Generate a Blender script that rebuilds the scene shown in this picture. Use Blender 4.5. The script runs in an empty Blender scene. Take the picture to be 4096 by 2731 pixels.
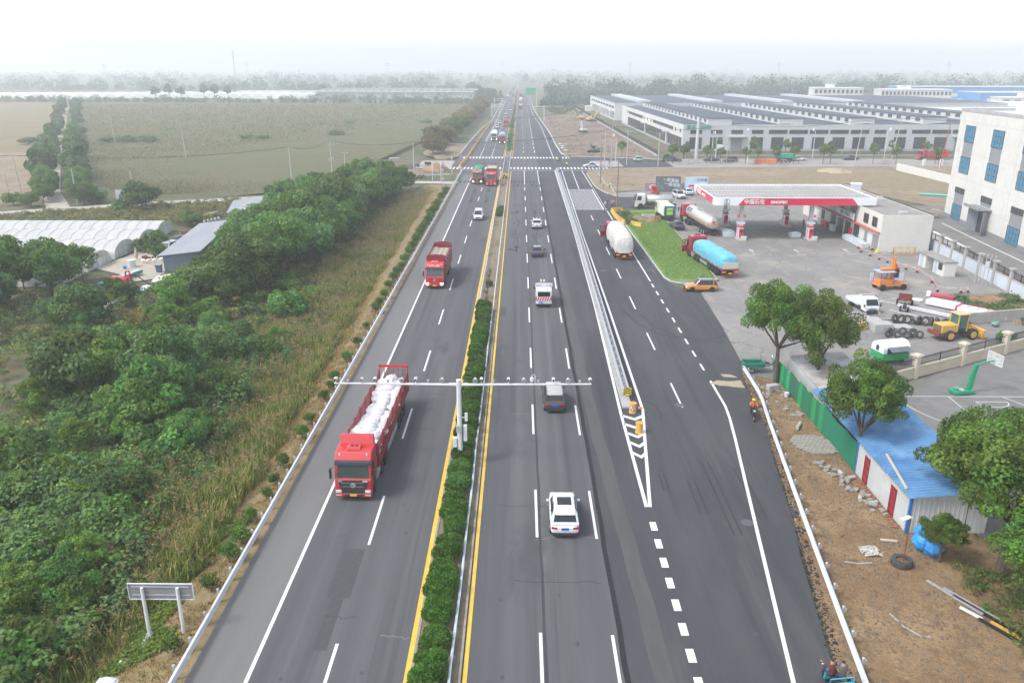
import bpy,math,random
import numpy as np
from mathutils import Vector,Matrix
R = math.radians
SC = bpy.context.scene
COL = SC.collection
random.seed(7)
# ------------------------------------------------------------------ camera
cam_d = bpy.data.cameras.new('camera'); cam = bpy.data.objects.new('camera',cam_d); COL.objects.link(cam)
cam.location = (0,0,28.1)
cam.rotation_euler = (R(90 - 18.981),0,R(0.578))
cam_d.sensor_width = 36; cam_d.lens = 27.99; cam_d.clip_start = 0.5; cam_d.clip_end = 30000
SC.camera = cam
# ------------------------------------------------------------------ sky
SUN_EL,SUN_AZ = 52,math.atan2(-.85,-.38)
wd = bpy.data.worlds.new('World'); SC.world = wd; wd.use_nodes = True
nt = wd.node_tree; nt.nodes.clear()
sky = nt.nodes.new('ShaderNodeTexSky'); sky.sky_type = 'NISHITA'; sky.sun_disc = False
sky.sun_elevation = R(SUN_EL); sky.sun_rotation = SUN_AZ; sky.air_density = 1.0; sky.dust_density = 1.5; sky.ozone_density = 1.0
hs = nt.nodes.new('ShaderNodeHueSaturation'); hs.inputs['Saturation'].default_value = .42
bgn = nt.nodes.new('ShaderNodeBackground'); bgn.inputs['Strength'].default_value = .15
out = nt.nodes.new('ShaderNodeOutputWorld')
nt.links.new(sky.outputs[0],hs.inputs['Color']); nt.links.new(hs.outputs[0],bgn.inputs['Color']); nt.links.new(bgn.outputs[0],out.inputs['Surface'])
# ------------------------------------------------------------------ sun
sl = bpy.data.lights.new('sun','SUN'); sl.energy = 1.15; sl.angle = R(13); sl.color = (1,.98,.95)
so = bpy.data.objects.new('sun',sl); COL.objects.link(so)
sdir = Vector((math.sin(SUN_AZ) * math.cos(R(SUN_EL)),math.cos(SUN_AZ) * math.cos(R(SUN_EL)),math.sin(R(SUN_EL))))
so.rotation_euler = sdir.to_track_quat('Z','Y').to_euler(); so.location = sdir * 300
# ------------------------------------------------------------------ exposure
vs = SC.view_settings
vs.view_transform = 'Standard'; vs.look = 'None'; vs.gamma = 1; vs.exposure = 1.15; vs.use_curve_mapping = False
cy = SC.cycles
cy.use_denoising = True; cy.denoiser = 'OPENIMAGEDENOISE'; cy.max_bounces = 6; cy.diffuse_bounces = 3; cy.glossy_bounces = 2
cy.transmission_bounces = 3; cy.transparent_max_bounces = 8; cy.volume_bounces = 3; cy.caustics_reflective = False; cy.caustics_refractive = False
cy.use_adaptive_sampling = True; cy.adaptive_threshold = .02

# ================================================================== materials
MATS = {}
def srgb(h):
    h = h.lstrip('#'); c = [int(h[i:i+2],16) / 255 for i in (0,2,4)]
    return tuple(x / 12.92 if x <= .04045 else ((x + .055) / 1.055) ** 2.4 for x in c)
def nodes(name):
    m = bpy.data.materials.new(name); m.use_nodes = True
    n = m.node_tree; return m,n,n.nodes['Principled BSDF']
def M(name,c=(.5,.5,.5),c2=None,scale=4.,rough=.6,metal=0.,bump=0.,st=(1,1,1),spec=.4,detail=5.,contrast=1.,coat=0.,bd=.02):
    """plain procedural paint / stuff: two tones mixed by noise, optional relief"""
    if name in MATS: return MATS[name]
    m,n,b = nodes(name); L = n.links.new
    if c2 is None: c2 = tuple(min(1,x * 1.12 + .004) for x in c); c = tuple(x * .9 for x in c)
    tc = n.nodes.new('ShaderNodeTexCoord'); mp = n.nodes.new('ShaderNodeMapping'); mp.inputs['Scale'].default_value = st
    nz=n.nodes.new('ShaderNodeTexNoise'); nz.inputs['Scale'].default_value=scale; nz.inputs['Detail'].default_value=detail; nz.inputs['Roughness'].default_value=.62
    rp = n.nodes.new('ShaderNodeValToRGB'); w = .22 / contrast
    rp.color_ramp.elements[0].position = .5 - w; rp.color_ramp.elements[1].position = .5 + w
    rp.color_ramp.elements[0].color = (*c,1); rp.color_ramp.elements[1].color = (*c2,1)
    L(tc.outputs['Object'],mp.inputs[0]); L(mp.outputs[0],nz.inputs['Vector']); L(nz.outputs['Fac'],rp.inputs[0]); L(rp.outputs[0],b.inputs['Base Color'])
    b.inputs['Roughness'].default_value = rough; b.inputs['Metallic'].default_value = metal; b.inputs['Specular IOR Level'].default_value = spec
    if coat: b.inputs['Coat Weight'].default_value = coat; b.inputs['Coat Roughness'].default_value = .08
    if bump:
        bp = n.nodes.new('ShaderNodeBump'); bp.inputs['Strength'].default_value = bump; bp.inputs['Distance'].default_value = bd
        L(nz.outputs['Fac'],bp.inputs['Height']); L(bp.outputs[0],b.inputs['Normal'])
    MATS[name] = m; return m
def MG(name,layers,rough=.9,bump=.4,bd=.05,spec=.2,crack=None,wave=None):
    """ground: base tone, then (colour, noise scale, ramp lo, ramp hi, stretch) layers one over the other"""
    if name in MATS: return MATS[name]
    m,n,b = nodes(name); L = n.links.new
    tc = n.nodes.new('ShaderNodeTexCoord'); prev = None; last = None
    for i,ly in enumerate(layers):
        if i == 0:
            rgb = n.nodes.new('ShaderNodeRGB'); rgb.outputs[0].default_value = (*ly,1); prev = rgb.outputs[0]; continue
        col,sc,lo,hi = ly[:4]; st = ly[4] if len(ly) > 4 else (1,1,1)
        mp = n.nodes.new('ShaderNodeMapping'); mp.inputs['Scale'].default_value = st; mp.inputs['Location'].default_value = (i * 7.3,i * 3.1,0)
        nz=n.nodes.new('ShaderNodeTexNoise'); nz.inputs['Scale'].default_value=sc; nz.inputs['Detail'].default_value=6; nz.inputs['Roughness'].default_value=.65
        mr = n.nodes.new('ShaderNodeMapRange'); mr.inputs['From Min'].default_value = lo; mr.inputs['From Max'].default_value = hi
        mx = n.nodes.new('ShaderNodeMix'); mx.data_type = 'RGBA'; mx.inputs['B'].default_value = (*col,1)
        L(tc.outputs['Object'],mp.inputs[0]); L(mp.outputs[0],nz.inputs['Vector']); L(nz.outputs['Fac'],mr.inputs['Value'])
        L(mr.outputs[0],mx.inputs['Factor']); L(prev,mx.inputs['A']); prev = mx.outputs['Result']; last = nz
    if wave:  # (colour, period, phase): wheel-polished tracks along the lanes
        wv=n.nodes.new('ShaderNodeTexWave'); wv.inputs['Scale'].default_value=math.pi/10/wave[1]; wv.inputs['Distortion'].default_value=1.2; wv.inputs['Detail Scale'].default_value=.6; wv.inputs['Phase Offset'].default_value=wave[2]
        mp=n.nodes.new('ShaderNodeMapping'); mp.inputs['Scale'].default_value=(1,.03,1); mr=n.nodes.new('ShaderNodeMapRange'); mr.inputs['From Min'].default_value=.3; mr.inputs['To Max'].default_value=.5
        mx = n.nodes.new('ShaderNodeMix'); mx.data_type = 'RGBA'; mx.inputs['B'].default_value = (*wave[0],1)
        L(tc.outputs['Object'],mp.inputs[0]); L(mp.outputs[0],wv.inputs['Vector']); L(wv.outputs['Fac'],mr.inputs['Value']); L(mr.outputs[0],mx.inputs['Factor']); L(prev,mx.inputs['A']); prev=mx.outputs['Result']
    if crack:  # (colour, cell size, width): irregular slab joints and cracks
        vo=n.nodes.new('ShaderNodeTexVoronoi'); vo.feature='DISTANCE_TO_EDGE'; vo.inputs['Scale'].default_value=1/crack[1]; mp=n.nodes.new('ShaderNodeMapping')
        nz=n.nodes.new('ShaderNodeTexNoise'); nz.inputs['Scale'].default_value=.8; mv=n.nodes.new('ShaderNodeMix'); mv.data_type='RGBA'; mv.blend_type='LINEAR_LIGHT'; mv.inputs['Factor'].default_value=.6
        mr=n.nodes.new('ShaderNodeMapRange'); mr.inputs['From Min'].default_value=0; mr.inputs['From Max'].default_value=crack[2]/crack[1]; mr.inputs['To Min'].default_value=.8; mr.inputs['To Max'].default_value=0
        mx = n.nodes.new('ShaderNodeMix'); mx.data_type = 'RGBA'; mx.inputs['B'].default_value = (*crack[0],1)
        L(tc.outputs['Object'],nz.inputs['Vector']); L(tc.outputs['Object'],mv.inputs['A']); L(nz.outputs['Color'],mv.inputs['B']); L(mv.outputs['Result'],vo.inputs['Vector']); L(vo.outputs['Distance'],mr.inputs['Value']); L(mr.outputs[0],mx.inputs['Factor']); L(prev,mx.inputs['A']); prev=mx.outputs['Result']
    L(prev,b.inputs['Base Color']); b.inputs['Roughness'].default_value = rough; b.inputs['Specular IOR Level'].default_value = spec
    if bump and last:
        bp = n.nodes.new('ShaderNodeBump'); bp.inputs['Strength'].default_value = bump; bp.inputs['Distance'].default_value = bd
        L(last.outputs['Fac'],bp.inputs['Height']); L(bp.outputs[0],b.inputs['Normal'])
    MATS[name] = m; return m
def MLEAF(name,hue=0.,trans=.3,vary=.25):
    """leaves: colour from the mesh's own 'tint', a little different on every plant"""
    if name in MATS: return MATS[name]
    m,n,b = nodes(name); L = n.links.new
    at = n.nodes.new('ShaderNodeAttribute'); at.attribute_name = 'tint'
    oi = n.nodes.new('ShaderNodeObjectInfo'); mr = n.nodes.new('ShaderNodeMapRange')
    mr.inputs['To Min'].default_value = 1.22 * (1 - vary); mr.inputs['To Max'].default_value = 1.22 * (1 + vary)
    hsv=n.nodes.new('ShaderNodeHueSaturation'); hsv.inputs['Saturation'].default_value=1.12; mh=n.nodes.new('ShaderNodeMapRange'); mh.inputs['To Min'].default_value=.485; mh.inputs['To Max'].default_value=.515
    L(oi.outputs['Random'],mr.inputs['Value']); L(oi.outputs['Random'],mh.inputs['Value'])
    L(at.outputs['Color'],hsv.inputs['Color']); L(mr.outputs[0],hsv.inputs['Value']); L(mh.outputs[0],hsv.inputs['Hue'])
    L(hsv.outputs[0],b.inputs['Base Color']); b.inputs['Roughness'].default_value = .55; b.inputs['Specular IOR Level'].default_value = .25
    tr = n.nodes.new('ShaderNodeBsdfTranslucent'); mx = n.nodes.new('ShaderNodeMixShader'); mx.inputs[0].default_value = trans
    L(hsv.outputs[0],tr.inputs['Color']); L(b.outputs[0],mx.inputs[1]); L(tr.outputs[0],mx.inputs[2])
    L(mx.outputs[0],n.nodes['Material Output'].inputs['Surface'])
    MATS[name] = m; return m
def MGLOW(name,c,s):
    if name in MATS: return MATS[name]
    m,n,b=nodes(name); b.inputs['Base Color'].default_value=(*c,1); b.inputs['Emission Color'].default_value=(*c,1); b.inputs['Emission Strength'].default_value=s
    MATS[name] = m; return m
def MGLASS(name,c=(.012,.016,.02),rough=.06):
    if name in MATS: return MATS[name]
    return M(name,c,tuple(x * 1.5 for x in c),1.5,rough,0,0,spec=.6)
def MBRICK(name,c,c2,mortar,bw,bh,msz=.02,rough=.8,off=.5,bump=.3):
    if name in MATS: return MATS[name]
    m,n,b = nodes(name); L = n.links.new
    tc = n.nodes.new('ShaderNodeTexCoord'); br = n.nodes.new('ShaderNodeTexBrick'); br.inputs['Scale'].default_value = 1
    br.inputs['Color1'].default_value = (*c,1); br.inputs['Color2'].default_value = (*c2,1); br.inputs['Mortar'].default_value = (*mortar,1)
    br.inputs['Brick Width'].default_value=bw; br.inputs['Row Height'].default_value=bh; br.inputs['Mortar Size'].default_value=msz; br.offset=off
    nz = n.nodes.new('ShaderNodeTexNoise'); nz.inputs['Scale'].default_value = .35; nz.inputs['Detail'].default_value = 8
    mr=n.nodes.new('ShaderNodeMapRange'); mr.inputs['From Min'].default_value=.3; mr.inputs['From Max'].default_value=.7; mr.inputs['To Min'].default_value=.72; mr.inputs['To Max'].default_value=1.12
    mx = n.nodes.new('ShaderNodeMix'); mx.data_type = 'RGBA'; mx.blend_type = 'MULTIPLY'; mx.inputs['Factor'].default_value = 1
    L(tc.outputs['Object'],br.inputs['Vector']); L(tc.outputs['Object'],nz.inputs['Vector']); L(nz.outputs['Fac'],mr.inputs['Value'])
    L(br.outputs['Color'],mx.inputs['A']); L(mr.outputs[0],mx.inputs['B']); L(mx.outputs['Result'],b.inputs['Base Color'])
    b.inputs['Roughness'].default_value = rough; b.inputs['Specular IOR Level'].default_value = .25
    MATS[name] = m; return m

# ================================================================== mesh helpers
class MB:
    """collects boxes, tubes, lofts into one mesh"""
    def __init__(s): s.v = []; s.f = []
    def add(s,vs,fs):
        o = len(s.v); s.v += [tuple(p) for p in vs]; s.f += [tuple(i + o for i in q) for q in fs]; return s
    def box(s,x,y,z,sx,sy,sz,rz=0.,rx=0.,ry=0.):
        """centre in x,y, bottom at z"""
        p = [(i * sx / 2,j * sy / 2,k * sz) for k in (0,1) for j in (-1,1) for i in (-1,1)]
        if rz or rx or ry:
            m = Matrix.Rotation(rz,3,'Z') @ Matrix.Rotation(ry,3,'Y') @ Matrix.Rotation(rx,3,'X'); p = [m @ Vector(q) for q in p]
        return s.hexa([(q[0] + x,q[1] + y,q[2] + z) for q in p])
    def b2(s,x0,x1,y0,y1,z0,z1): return s.box((x0 + x1) / 2,(y0 + y1) / 2,z0,x1 - x0,y1 - y0,z1 - z0)
    def hexa(s,p): return s.add(p,[(0,2,3,1),(4,5,7,6),(0,1,5,4),(2,6,7,3),(0,4,6,2),(1,3,7,5)])
    def quad(s,a,b,c,d): return s.add([a,b,c,d],[(0,1,2,3)])
    def tube(s,path,r,n=6,cap=True):
        path = [Vector(p) for p in path]; k = len(path); rr = r if isinstance(r,(list,tuple)) else [r] * k
        vs = []; up0 = None
        for i,p in enumerate(path):
            d = (path[min(i + 1,k - 1)] - path[max(i - 1,0)]).normalized()
            a = Vector((0,0,1)) if abs(d.z) < .9 else Vector((1,0,0))
            u = d.cross(a).normalized(); w = u.cross(d)
            vs += [p + (u * math.cos(2 * math.pi * j / n + math.pi / n) + w * math.sin(2 * math.pi * j / n + math.pi / n)) * rr[i] for j in range(n)]
        fs = [(i * n + j,i * n + (j + 1) % n,(i + 1) * n + (j + 1) % n,(i + 1) * n + j) for i in range(k - 1) for j in range(n)]
        if cap: fs += [tuple(range(n - 1,-1,-1)),tuple((k - 1) * n + j for j in range(n))]
        return s.add(vs,fs)
    def cyl(s,p0,p1,r,n=12,r1=None): return s.tube([p0,p1],[r,r if r1 is None else r1],n)
    def loft(s,secs,cap=True,close=True):
        n = len(secs[0]); vs = [p for q in secs for p in q]; m = n if close else n - 1
        fs = [(i * n + j,i * n + (j + 1) % n,(i + 1) * n + (j + 1) % n,(i + 1) * n + j) for i in range(len(secs) - 1) for j in range(m)]
        if cap: fs += [tuple(range(n - 1,-1,-1)),tuple((len(secs) - 1) * n + j for j in range(n))]
        return s.add(vs,fs)
    def prism(s,poly,a0,a1,axis='z'):
        """polygon extruded along an axis; poly gives the other two coordinates in order"""
        f = {'z': lambda p,a: (p[0],p[1],a),'x': lambda p,a: (a,p[0],p[1]),'y': lambda p,a: (p[0],a,p[1])}[axis]
        n = len(poly); vs = [f(p,a0) for p in poly] + [f(p,a1) for p in poly]
        fs = [(i,(i + 1) % n,(i + 1) % n + n,i + n) for i in range(n)] + [tuple(range(n - 1,-1,-1)),tuple(range(n,2 * n))]
        return s.add(vs,fs)
    def ball(s,c,r,nu=10,nv=6,sx=1,sy=1,sz=1,jit=0.,rnd=None):
        vs = []; fs = []
        for i in range(nv + 1):
            t = math.pi * i / nv
            for j in range(nu):
                a = 2 * math.pi * j / nu; k = r * (1 + (rnd.uniform(-jit,jit) if rnd and 0 < i < nv else 0))
                vs.append((c[0] + k * sx * math.sin(t) * math.cos(a),c[1] + k * sy * math.sin(t) * math.sin(a),c[2] + k * sz * math.cos(t)))
        for i in range(nv):
            for j in range(nu): fs.append((i * nu + j,(i + 1) * nu + j,(i + 1) * nu + (j + 1) % nu,i * nu + (j + 1) % nu))
        return s.add(vs,fs)
    def strip(s,path,w,z):
        """flat ribbon along a path of (x, y)"""
        pts = [Vector(p[:2]) for p in path]; vs = []
        for i,p in enumerate(pts):
            d = (pts[min(i + 1,len(pts) - 1)] - pts[max(i - 1,0)]).normalized(); nrm = Vector((-d.y,d.x)) * w / 2
            zz = z(p.x,p.y) if callable(z) else z
            vs += [(p.x + nrm.x,p.y + nrm.y,zz),(p.x - nrm.x,p.y - nrm.y,zz)]
        return s.add(vs,[(2 * i,2 * i + 1,2 * i + 3,2 * i + 2) for i in range(len(pts) - 1)])
    def mesh(s,name): 
        me = bpy.data.meshes.new(name); me.from_pydata(s.v,[],s.f); me.update(); return me
    def build(s,name,mat,parent=None,loc=(0,0,0),rz=0.,smooth=False,bev=0.,sub=0):
        return put(name,s.mesh(name),mat,parent,loc,rz,smooth,bev,sub)
def put(name,me,mat=None,parent=None,loc=(0,0,0),rz=0.,smooth=False,bev=0.,sub=0):
    o = bpy.data.objects.new(name,me); COL.objects.link(o)
    if mat is not None and not me.materials: me.materials.append(mat)
    o.location = loc; o.rotation_euler = (0,0,rz)
    if parent: o.parent = parent
    if smooth or sub: me.polygons.foreach_set('use_smooth',[True] * len(me.polygons))
    if bev:
        b=o.modifiers.new('bevel','BEVEL'); b.width=bev; b.segments=2; b.limit_method='ANGLE'; b.angle_limit=R(35); b.harden_normals=False
    if sub: q = o.modifiers.new('sub','SUBSURF'); q.levels = sub; q.render_levels = sub
    return o
def tag(o,label=None,cat=None,group=None,kind=None):
    if label: o['label'] = label
    if cat: o['category'] = cat
    if group: o['group'] = group
    if kind: o['kind'] = kind
    return o
def thing(name,label,cat,loc=(0,0,0),rz=0.,group=None):
    o = bpy.data.objects.new(name,None); COL.objects.link(o); o.empty_display_size = .2
    o.location = loc; o.rotation_euler = (0,0,rz); return tag(o,label,cat,group)
def struct(name,mb,mat,**k): return tag(mb.build(name,mat,**k),kind='structure')
def copy_tree(o,parent=None,loc=None,rz=None,label=None):
    c = o.copy(); COL.objects.link(c); c.parent = parent
    if loc is not None: c.location = loc
    if rz is not None: c.rotation_euler = (0,0,rz)
    if label: c['label'] = label
    for ch in o.children: copy_tree(ch,c)
    return c
def sm(t): t = max(0.,min(1.,t)); return t * t * (3 - 2 * t)
def gz(x,y):
    """height of the land: level with the road on the right, 1.5 m lower on the left, ramped up at the side roads"""
    if x > -17: return -.06
    up = sm((y - 196) / 8) * sm((272 - y) / 8) * sm((x + 62) / 20)
    return -.06 - 1.44 * sm((-17 - x) / 6) * (1 - up)
def text(s,name,mat,parent,size,loc,rot,ext=.01,sx=1.,bold=0.,align='CENTER'):
    """lettering as a mesh of its own; rot = euler"""
    cu = bpy.data.curves.new(name,'FONT'); cu.body = s; cu.size = size; cu.extrude = ext; cu.align_x = align; cu.align_y = 'CENTER'; cu.offset = bold
    cu.resolution_u = 2
    t = bpy.data.objects.new(name,cu); COL.objects.link(t)
    dg = bpy.context.evaluated_depsgraph_get(); me = bpy.data.meshes.new_from_object(t.evaluated_get(dg))
    bpy.data.objects.remove(t); bpy.data.curves.remove(cu)
    me.materials.clear(); o = put(name,me,mat,parent,loc); o.rotation_euler = rot; o.scale = (sx,1,1); return o
_O='first second third fourth fifth sixth seventh eighth ninth tenth eleventh twelfth thirteenth fourteenth fifteenth sixteenth seventeenth eighteenth nineteenth'.split(); _T='twent thirt fort fift sixt sevent eight ninet'.split()
def ORD(i):
    """0 -> first, 41 -> forty-second"""
    n = i + 1; pre = ''
    if n >= 100: pre = 'hundred-and-'; n -= 100
    if n == 0: return 'hundredth'
    if n < 20: return pre + _O[n - 1]
    return pre + _T[n // 10 - 2] + ('ieth' if n % 10 == 0 else 'y-' + _O[n % 10 - 1])
# ================================================================== ground and roads
def rough(poly,step=2.,amp=.3,seed=1):
    rnd = random.Random(seed); o = []
    for i,a in enumerate(poly):
        b = poly[(i + 1) % len(poly)]; d = math.hypot(b[0] - a[0],b[1] - a[1]); k = max(1,min(60,int(d / step)))
        for j in range(k):
            t=j/k; o.append((a[0]+(b[0]-a[0])*t+(rnd.uniform(-amp,amp)if j else 0),a[1]+(b[1]-a[1])*t+(rnd.uniform(-amp,amp)if j else 0)))
    return o
def rough_open(pts,step,amp,seed):
    r = rough(pts,step,amp,seed); k = next(i for i,p in enumerate(r) if p == pts[-1]); return r[:k + 1]
def sheet(name,poly,z,mat,kind='structure',parent=None):
    me = bpy.data.meshes.new(name); f = z if callable(z) else (lambda x,y: z)
    me.from_pydata([(p[0],p[1],f(p[0],p[1])) for p in poly],[],[tuple(range(len(poly)))]); me.update()
    if me.polygons[0].normal.z < 0: me.flip_normals()
    o = put(name,me,mat,parent)
    return tag(o,kind=kind) if not parent else o
mGROUND=MG('rural_ground',[(0.105,0.108,0.055),((0.154,0.132,0.077),.02,.42,.6,(1,.5,1)),((0.061,0.083,0.033),.06,.48,.62),((0.187,0.165,0.110),.9,.52,.75)],bump=.5)
mASPH_OLD=MG('worn_asphalt',[(0.098,0.099,0.105),((0.128,0.128,0.129),.25,.40,.66,(1,.06,1)),((0.073,0.074,0.080),.85,.50,.68,(1.3,.018,1)),((0.142,0.140,0.137),.6,.56,.74,(1.8,.012,1)),((0.068,0.070,0.075),.12,.58,.68,(1,.35,1)),((0.142,0.139,0.135),4.,.62,.80),((0.063,0.064,0.068),9.,.62,.78),((0.075,0.076,0.082),60.,.5,.8)],rough=.86,bump=.12,bd=.006,wave=((.085,.085,.089),1.88,1.2))
mASPH_NEW=MG('new_asphalt',[(0.065,0.065,0.071),((0.083,0.083,0.087),.16,.42,.62,(1,.3,1)),((0.049,0.049,0.055),.7,.50,.70,(1.2,.04,1)),((0.099,0.096,0.093),.35,.60,.76,(1.4,.1,1)),((0.092,0.090,0.086),3.,.62,.8),((0.045,0.045,0.050),60.,.5,.8)],rough=.84,bump=.12,bd=.006)
mSHOULDER=MG('pale_shoulder_asphalt',[(0.159,0.159,0.158),((0.189,0.184,0.176),.4,.4,.65,(1,.1,1)),((0.133,0.133,0.133),40.,.45,.8)],rough=.9,bump=.1,bd=.006)
mCONC=MG('forecourt_concrete',[(.27,.258,.24),((.205,.197,.187),.055,.40,.60),((.36,.325,.27),.11,.56,.70),((.32,.30,.27),.5,.52,.72,(1,.5,1)),((.16,.155,.15),.9,.60,.76,(1,.3,1)),((.22,.21,.195),8.,.5,.8)],rough=.85,bump=.1,bd=.01,crack=((.12,.115,.11),4.2,.07))
mSOIL=MG('brown_soil',[(0.268,0.171,0.091),((0.365,0.251,0.137),.25,.42,.62),((0.170,0.108,0.059),.9,.5,.68),((0.430,0.310,0.181),4.,.55,.75),((0.138,0.089,0.050),9.,.55,.78)],rough=.95,bump=1.,bd=.15)
mSOIL2=MG('grey_brown_earth',[(0.232,0.175,0.117),((0.299,0.236,0.163),.08,.4,.62),((0.165,0.124,0.084),.4,.5,.7),((0.342,0.276,0.199),1.6,.56,.76),((0.207,0.196,0.087),.15,.57,.7)],rough=.95,bump=.8,bd=.15)
mFIELD=MG('ripe_crop_field',[(0.140,0.132,0.067),((0.111,0.125,0.052),.035,.42,.6,(1,1.6,1)),((0.156,0.119,0.076),.05,.52,.66,(.5,2.2,1)),((0.080,0.102,0.038),.9,.52,.72),((0.179,0.161,0.090),2.2,.54,.75)],bump=1.,bd=.4)
mFALLOW=MG('fallow_field',[(0.228,0.178,0.104),((0.185,0.168,0.084),.03,.42,.6,(.6,1.6,1)),((0.204,0.124,0.089),.06,.53,.66,(.4,1.8,1)),((0.271,0.221,0.178),.25,.58,.72,(.6,1.6,1)),((0.123,0.124,0.058),.7,.56,.74)],bump=.7,bd=.3)
mPATH = MG('packed_dirt_path',[(0.396,0.352,0.281),((0.462,0.424,0.352),.3,.4,.65),((0.297,0.259,0.198),1.5,.52,.75)],bump=.4)
mRURALC = MG('rural_concrete',[(.42,.40,.355),((.36,.335,.29),.4,.45,.7),((.30,.27,.22),2.,.6,.8)],bump=.2)
mLOT=MG('grey_court_asphalt',[(0.180,0.176,0.167),((0.225,0.216,0.203),.2,.42,.65),((0.149,0.144,0.140),.8,.5,.75),((0.126,0.126,0.126),30.,.5,.85)],rough=.9,bump=.1,bd=.01)
mVERGE=MG('dry_verge_earth',[(0.230,0.170,0.090),((0.299,0.224,0.127),.5,.42,.65),((0.161,0.149,0.057),1.2,.5,.7),((0.132,0.098,0.057),4.,.55,.75)],bump=.8,bd=.1)
mLAWN=MG('mown_lawn',[(0.137,0.239,0.055),((0.195,0.268,0.076),.45,.42,.6,(1,2.2,1)),((0.089,0.181,0.041),1.4,.48,.68,(1,2.2,1)),((0.215,0.210,0.097),2.5,.64,.78)],bump=.8,bd=.1)
mWPAINT=MG('white_road_paint',[(.66,.66,.64),((.74,.74,.73),1.5,.4,.6),((.40,.40,.40),7.,.60,.74),((.25,.25,.25),22.,.66,.8)],rough=.7,bump=0)
mYPAINT = MG('yellow_road_paint',[(.66,.43,.06),((.74,.50,.09),1.5,.4,.6),((.38,.27,.09),7.,.60,.74)],rough=.7,bump=0)
mDARK = MG('black_patched_asphalt',[(.026,.026,.028),((.04,.04,.043),4.,.4,.7),((.018,.018,.02),20.,.5,.75)],bump=.2)
mKERB = M('kerb_concrete',(.40,.39,.37),(.52,.51,.49),2.5,.85)
mPLINTH = MG('barrier_concrete',[(.34,.34,.325),((.40,.40,.385),.8,.4,.6),((.25,.245,.235),2.5,.58,.74)],rough=.85,bump=.1)

xs=np.unique(np.concatenate([np.arange(-26,-15.9,1),[-6000,-3000,-1500,-800,-400,-200,-120,-80,-70,-62,-56,-50,-44,-38,-32,-28,0,40,100,200,400,800,1500,3000,6000]]))
ys=np.unique(np.concatenate([np.arange(190,280,4),[-120,-40,0,30,60,100,140,170,300,350,420,500,700,1000,1500,2200,3200,5000,8500]]))
gm = MB(); gm.v = [(float(x),float(y),gz(x,y) - .03) for y in ys for x in xs]; nx = len(xs)
gm.f = [(j * nx + i,j * nx + i + 1,(j + 1) * nx + i + 1,(j + 1) * nx + i) for j in range(len(ys) - 1) for i in range(nx - 1)]
struct('ground',gm,mGROUND,smooth=True)
zl = lambda d: (lambda x,y: gz(x,y) + d)
# --- land to the left of the road
sheet('crop_field',[(-97,190),(-70,193.5),(-48,203),(-46,262),(-43,300),(-36,420),(-31,560),(-40,700),(-389,735),(-330,590),(-215,372),(-140,250)],zl(.05),mFIELD)
sheet('fallow_field',[(-300,150),(-116,175),(-132,225),(-160,275),(-240,420),(-350,640),(-398,735),(-900,740),(-900,150)],zl(.05),mFALLOW)
sheet('bare_earth',rough([(-260,140),(-117,176),(-127,208),(-152,255),(-185,300),(-240,290),(-300,220)],6,3,3),zl(.09),mSOIL2)
mb=MB(); mb.strip([(-300,118),(-180,143),(-111,169),(-93,178),(-84,182.5),(-64,189.7),(-50,196),(-38,204),(-28,207.5),(-21,207),(-16.1,206.5)],4.6,zl(.13)); struct('rural_road',mb,mRURALC)
mb=MB(); mb.strip([(-102,175),(-118,200),(-130,222),(-152,262),(-182,318),(-228,405),(-300,540),(-345,625),(-380,690)],4.6,zl(.11)); struct('dirt_path',mb,mPATH)
sheet('farm_yard',rough([(-66,120),(-56,112),(-49,117),(-46,128),(-43,150),(-47,170),(-56,187),(-61,190),(-66,187),(-60,168),(-57,150),(-60,138),(-65,131)],3,.5,5),zl(.12),mPATH)
sheet('vegetable_plot',rough([(-47.5,72),(-43.5,71.5),(-45.5,82),(-50.5,82.5)],2,.25,8),zl(.10),MG('tilled_soil',[(.16,.10,.065),((.20,.135,.09),1.2,.4,.65),((.12,.075,.05),5,.5,.7)],bump=1,bd=.15))
sheet('verge',[(-23,-20),(-16.0,-20),(-16.0,204),(-21,204),(-23,160)],lambda x,y: gz(x,y) + .03,mVERGE)
# embankment strip follows the slope
mb = MB()
for i in range(9):
    xa,xb = -16.1 - i * .9,-17.0 - i * .9
    for j in range(30):
        ya,yb = -20 + j * 7.46,-20 + (j + 1) * 7.46
        mb.quad((xa,ya,gz(xa,ya) + .05),(xa,yb,gz(xa,yb) + .05),(xb,yb,gz(xb,yb) + .05),(xb,ya,gz(xb,ya) + .05))
struct('embankment',mb,mVERGE)
# --- carriageways
road=tag(sheet('road',[(-13.1,-60),(-5.15,-60),(-5.15,4000),(-13.1,4000),(-13.1,440),(-16.2,430),(-19.6,330),(-20.2,236),(-16.2,226),(-13.1,222)],0,mASPH_OLD),kind='structure')
tag(sheet('road_shoulder',[(-16.15,-60),(-13.1,-60),(-13.1,222),(-16.2,226)]+[(-16.15,222-i*4+random.uniform(-.08,.08))for i in range(1,60)],0.0,mSHOULDER))
sheet('road_shoulder',[(-13.1,445),(-13.1,4000),(-15.6,4000),(-15.6,445)],0.0,mSHOULDER)
road_r = sheet('road',[(-2.95,-60),(5.38,-60),(5.38,236),(5.38,4000),(-2.95,4000)],0,mASPH_OLD)
e=[(8,-60),(11.5,10),(15.77,33.2),(18.27,47.7),(20.3,60),(21.1,68.75),(21.6,72.5),(22.3,75.7),(23.24,88),(23.8,101.7),(21.2,104.6),(20.5,109),(20.2,130),(19.7,157),(19.3,163),(21,168),(29,171),(29.5,184),(22.5,183.5),(19.6,190),(18.4,205),(18.4,226),(20,234),(27,238)]
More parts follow.
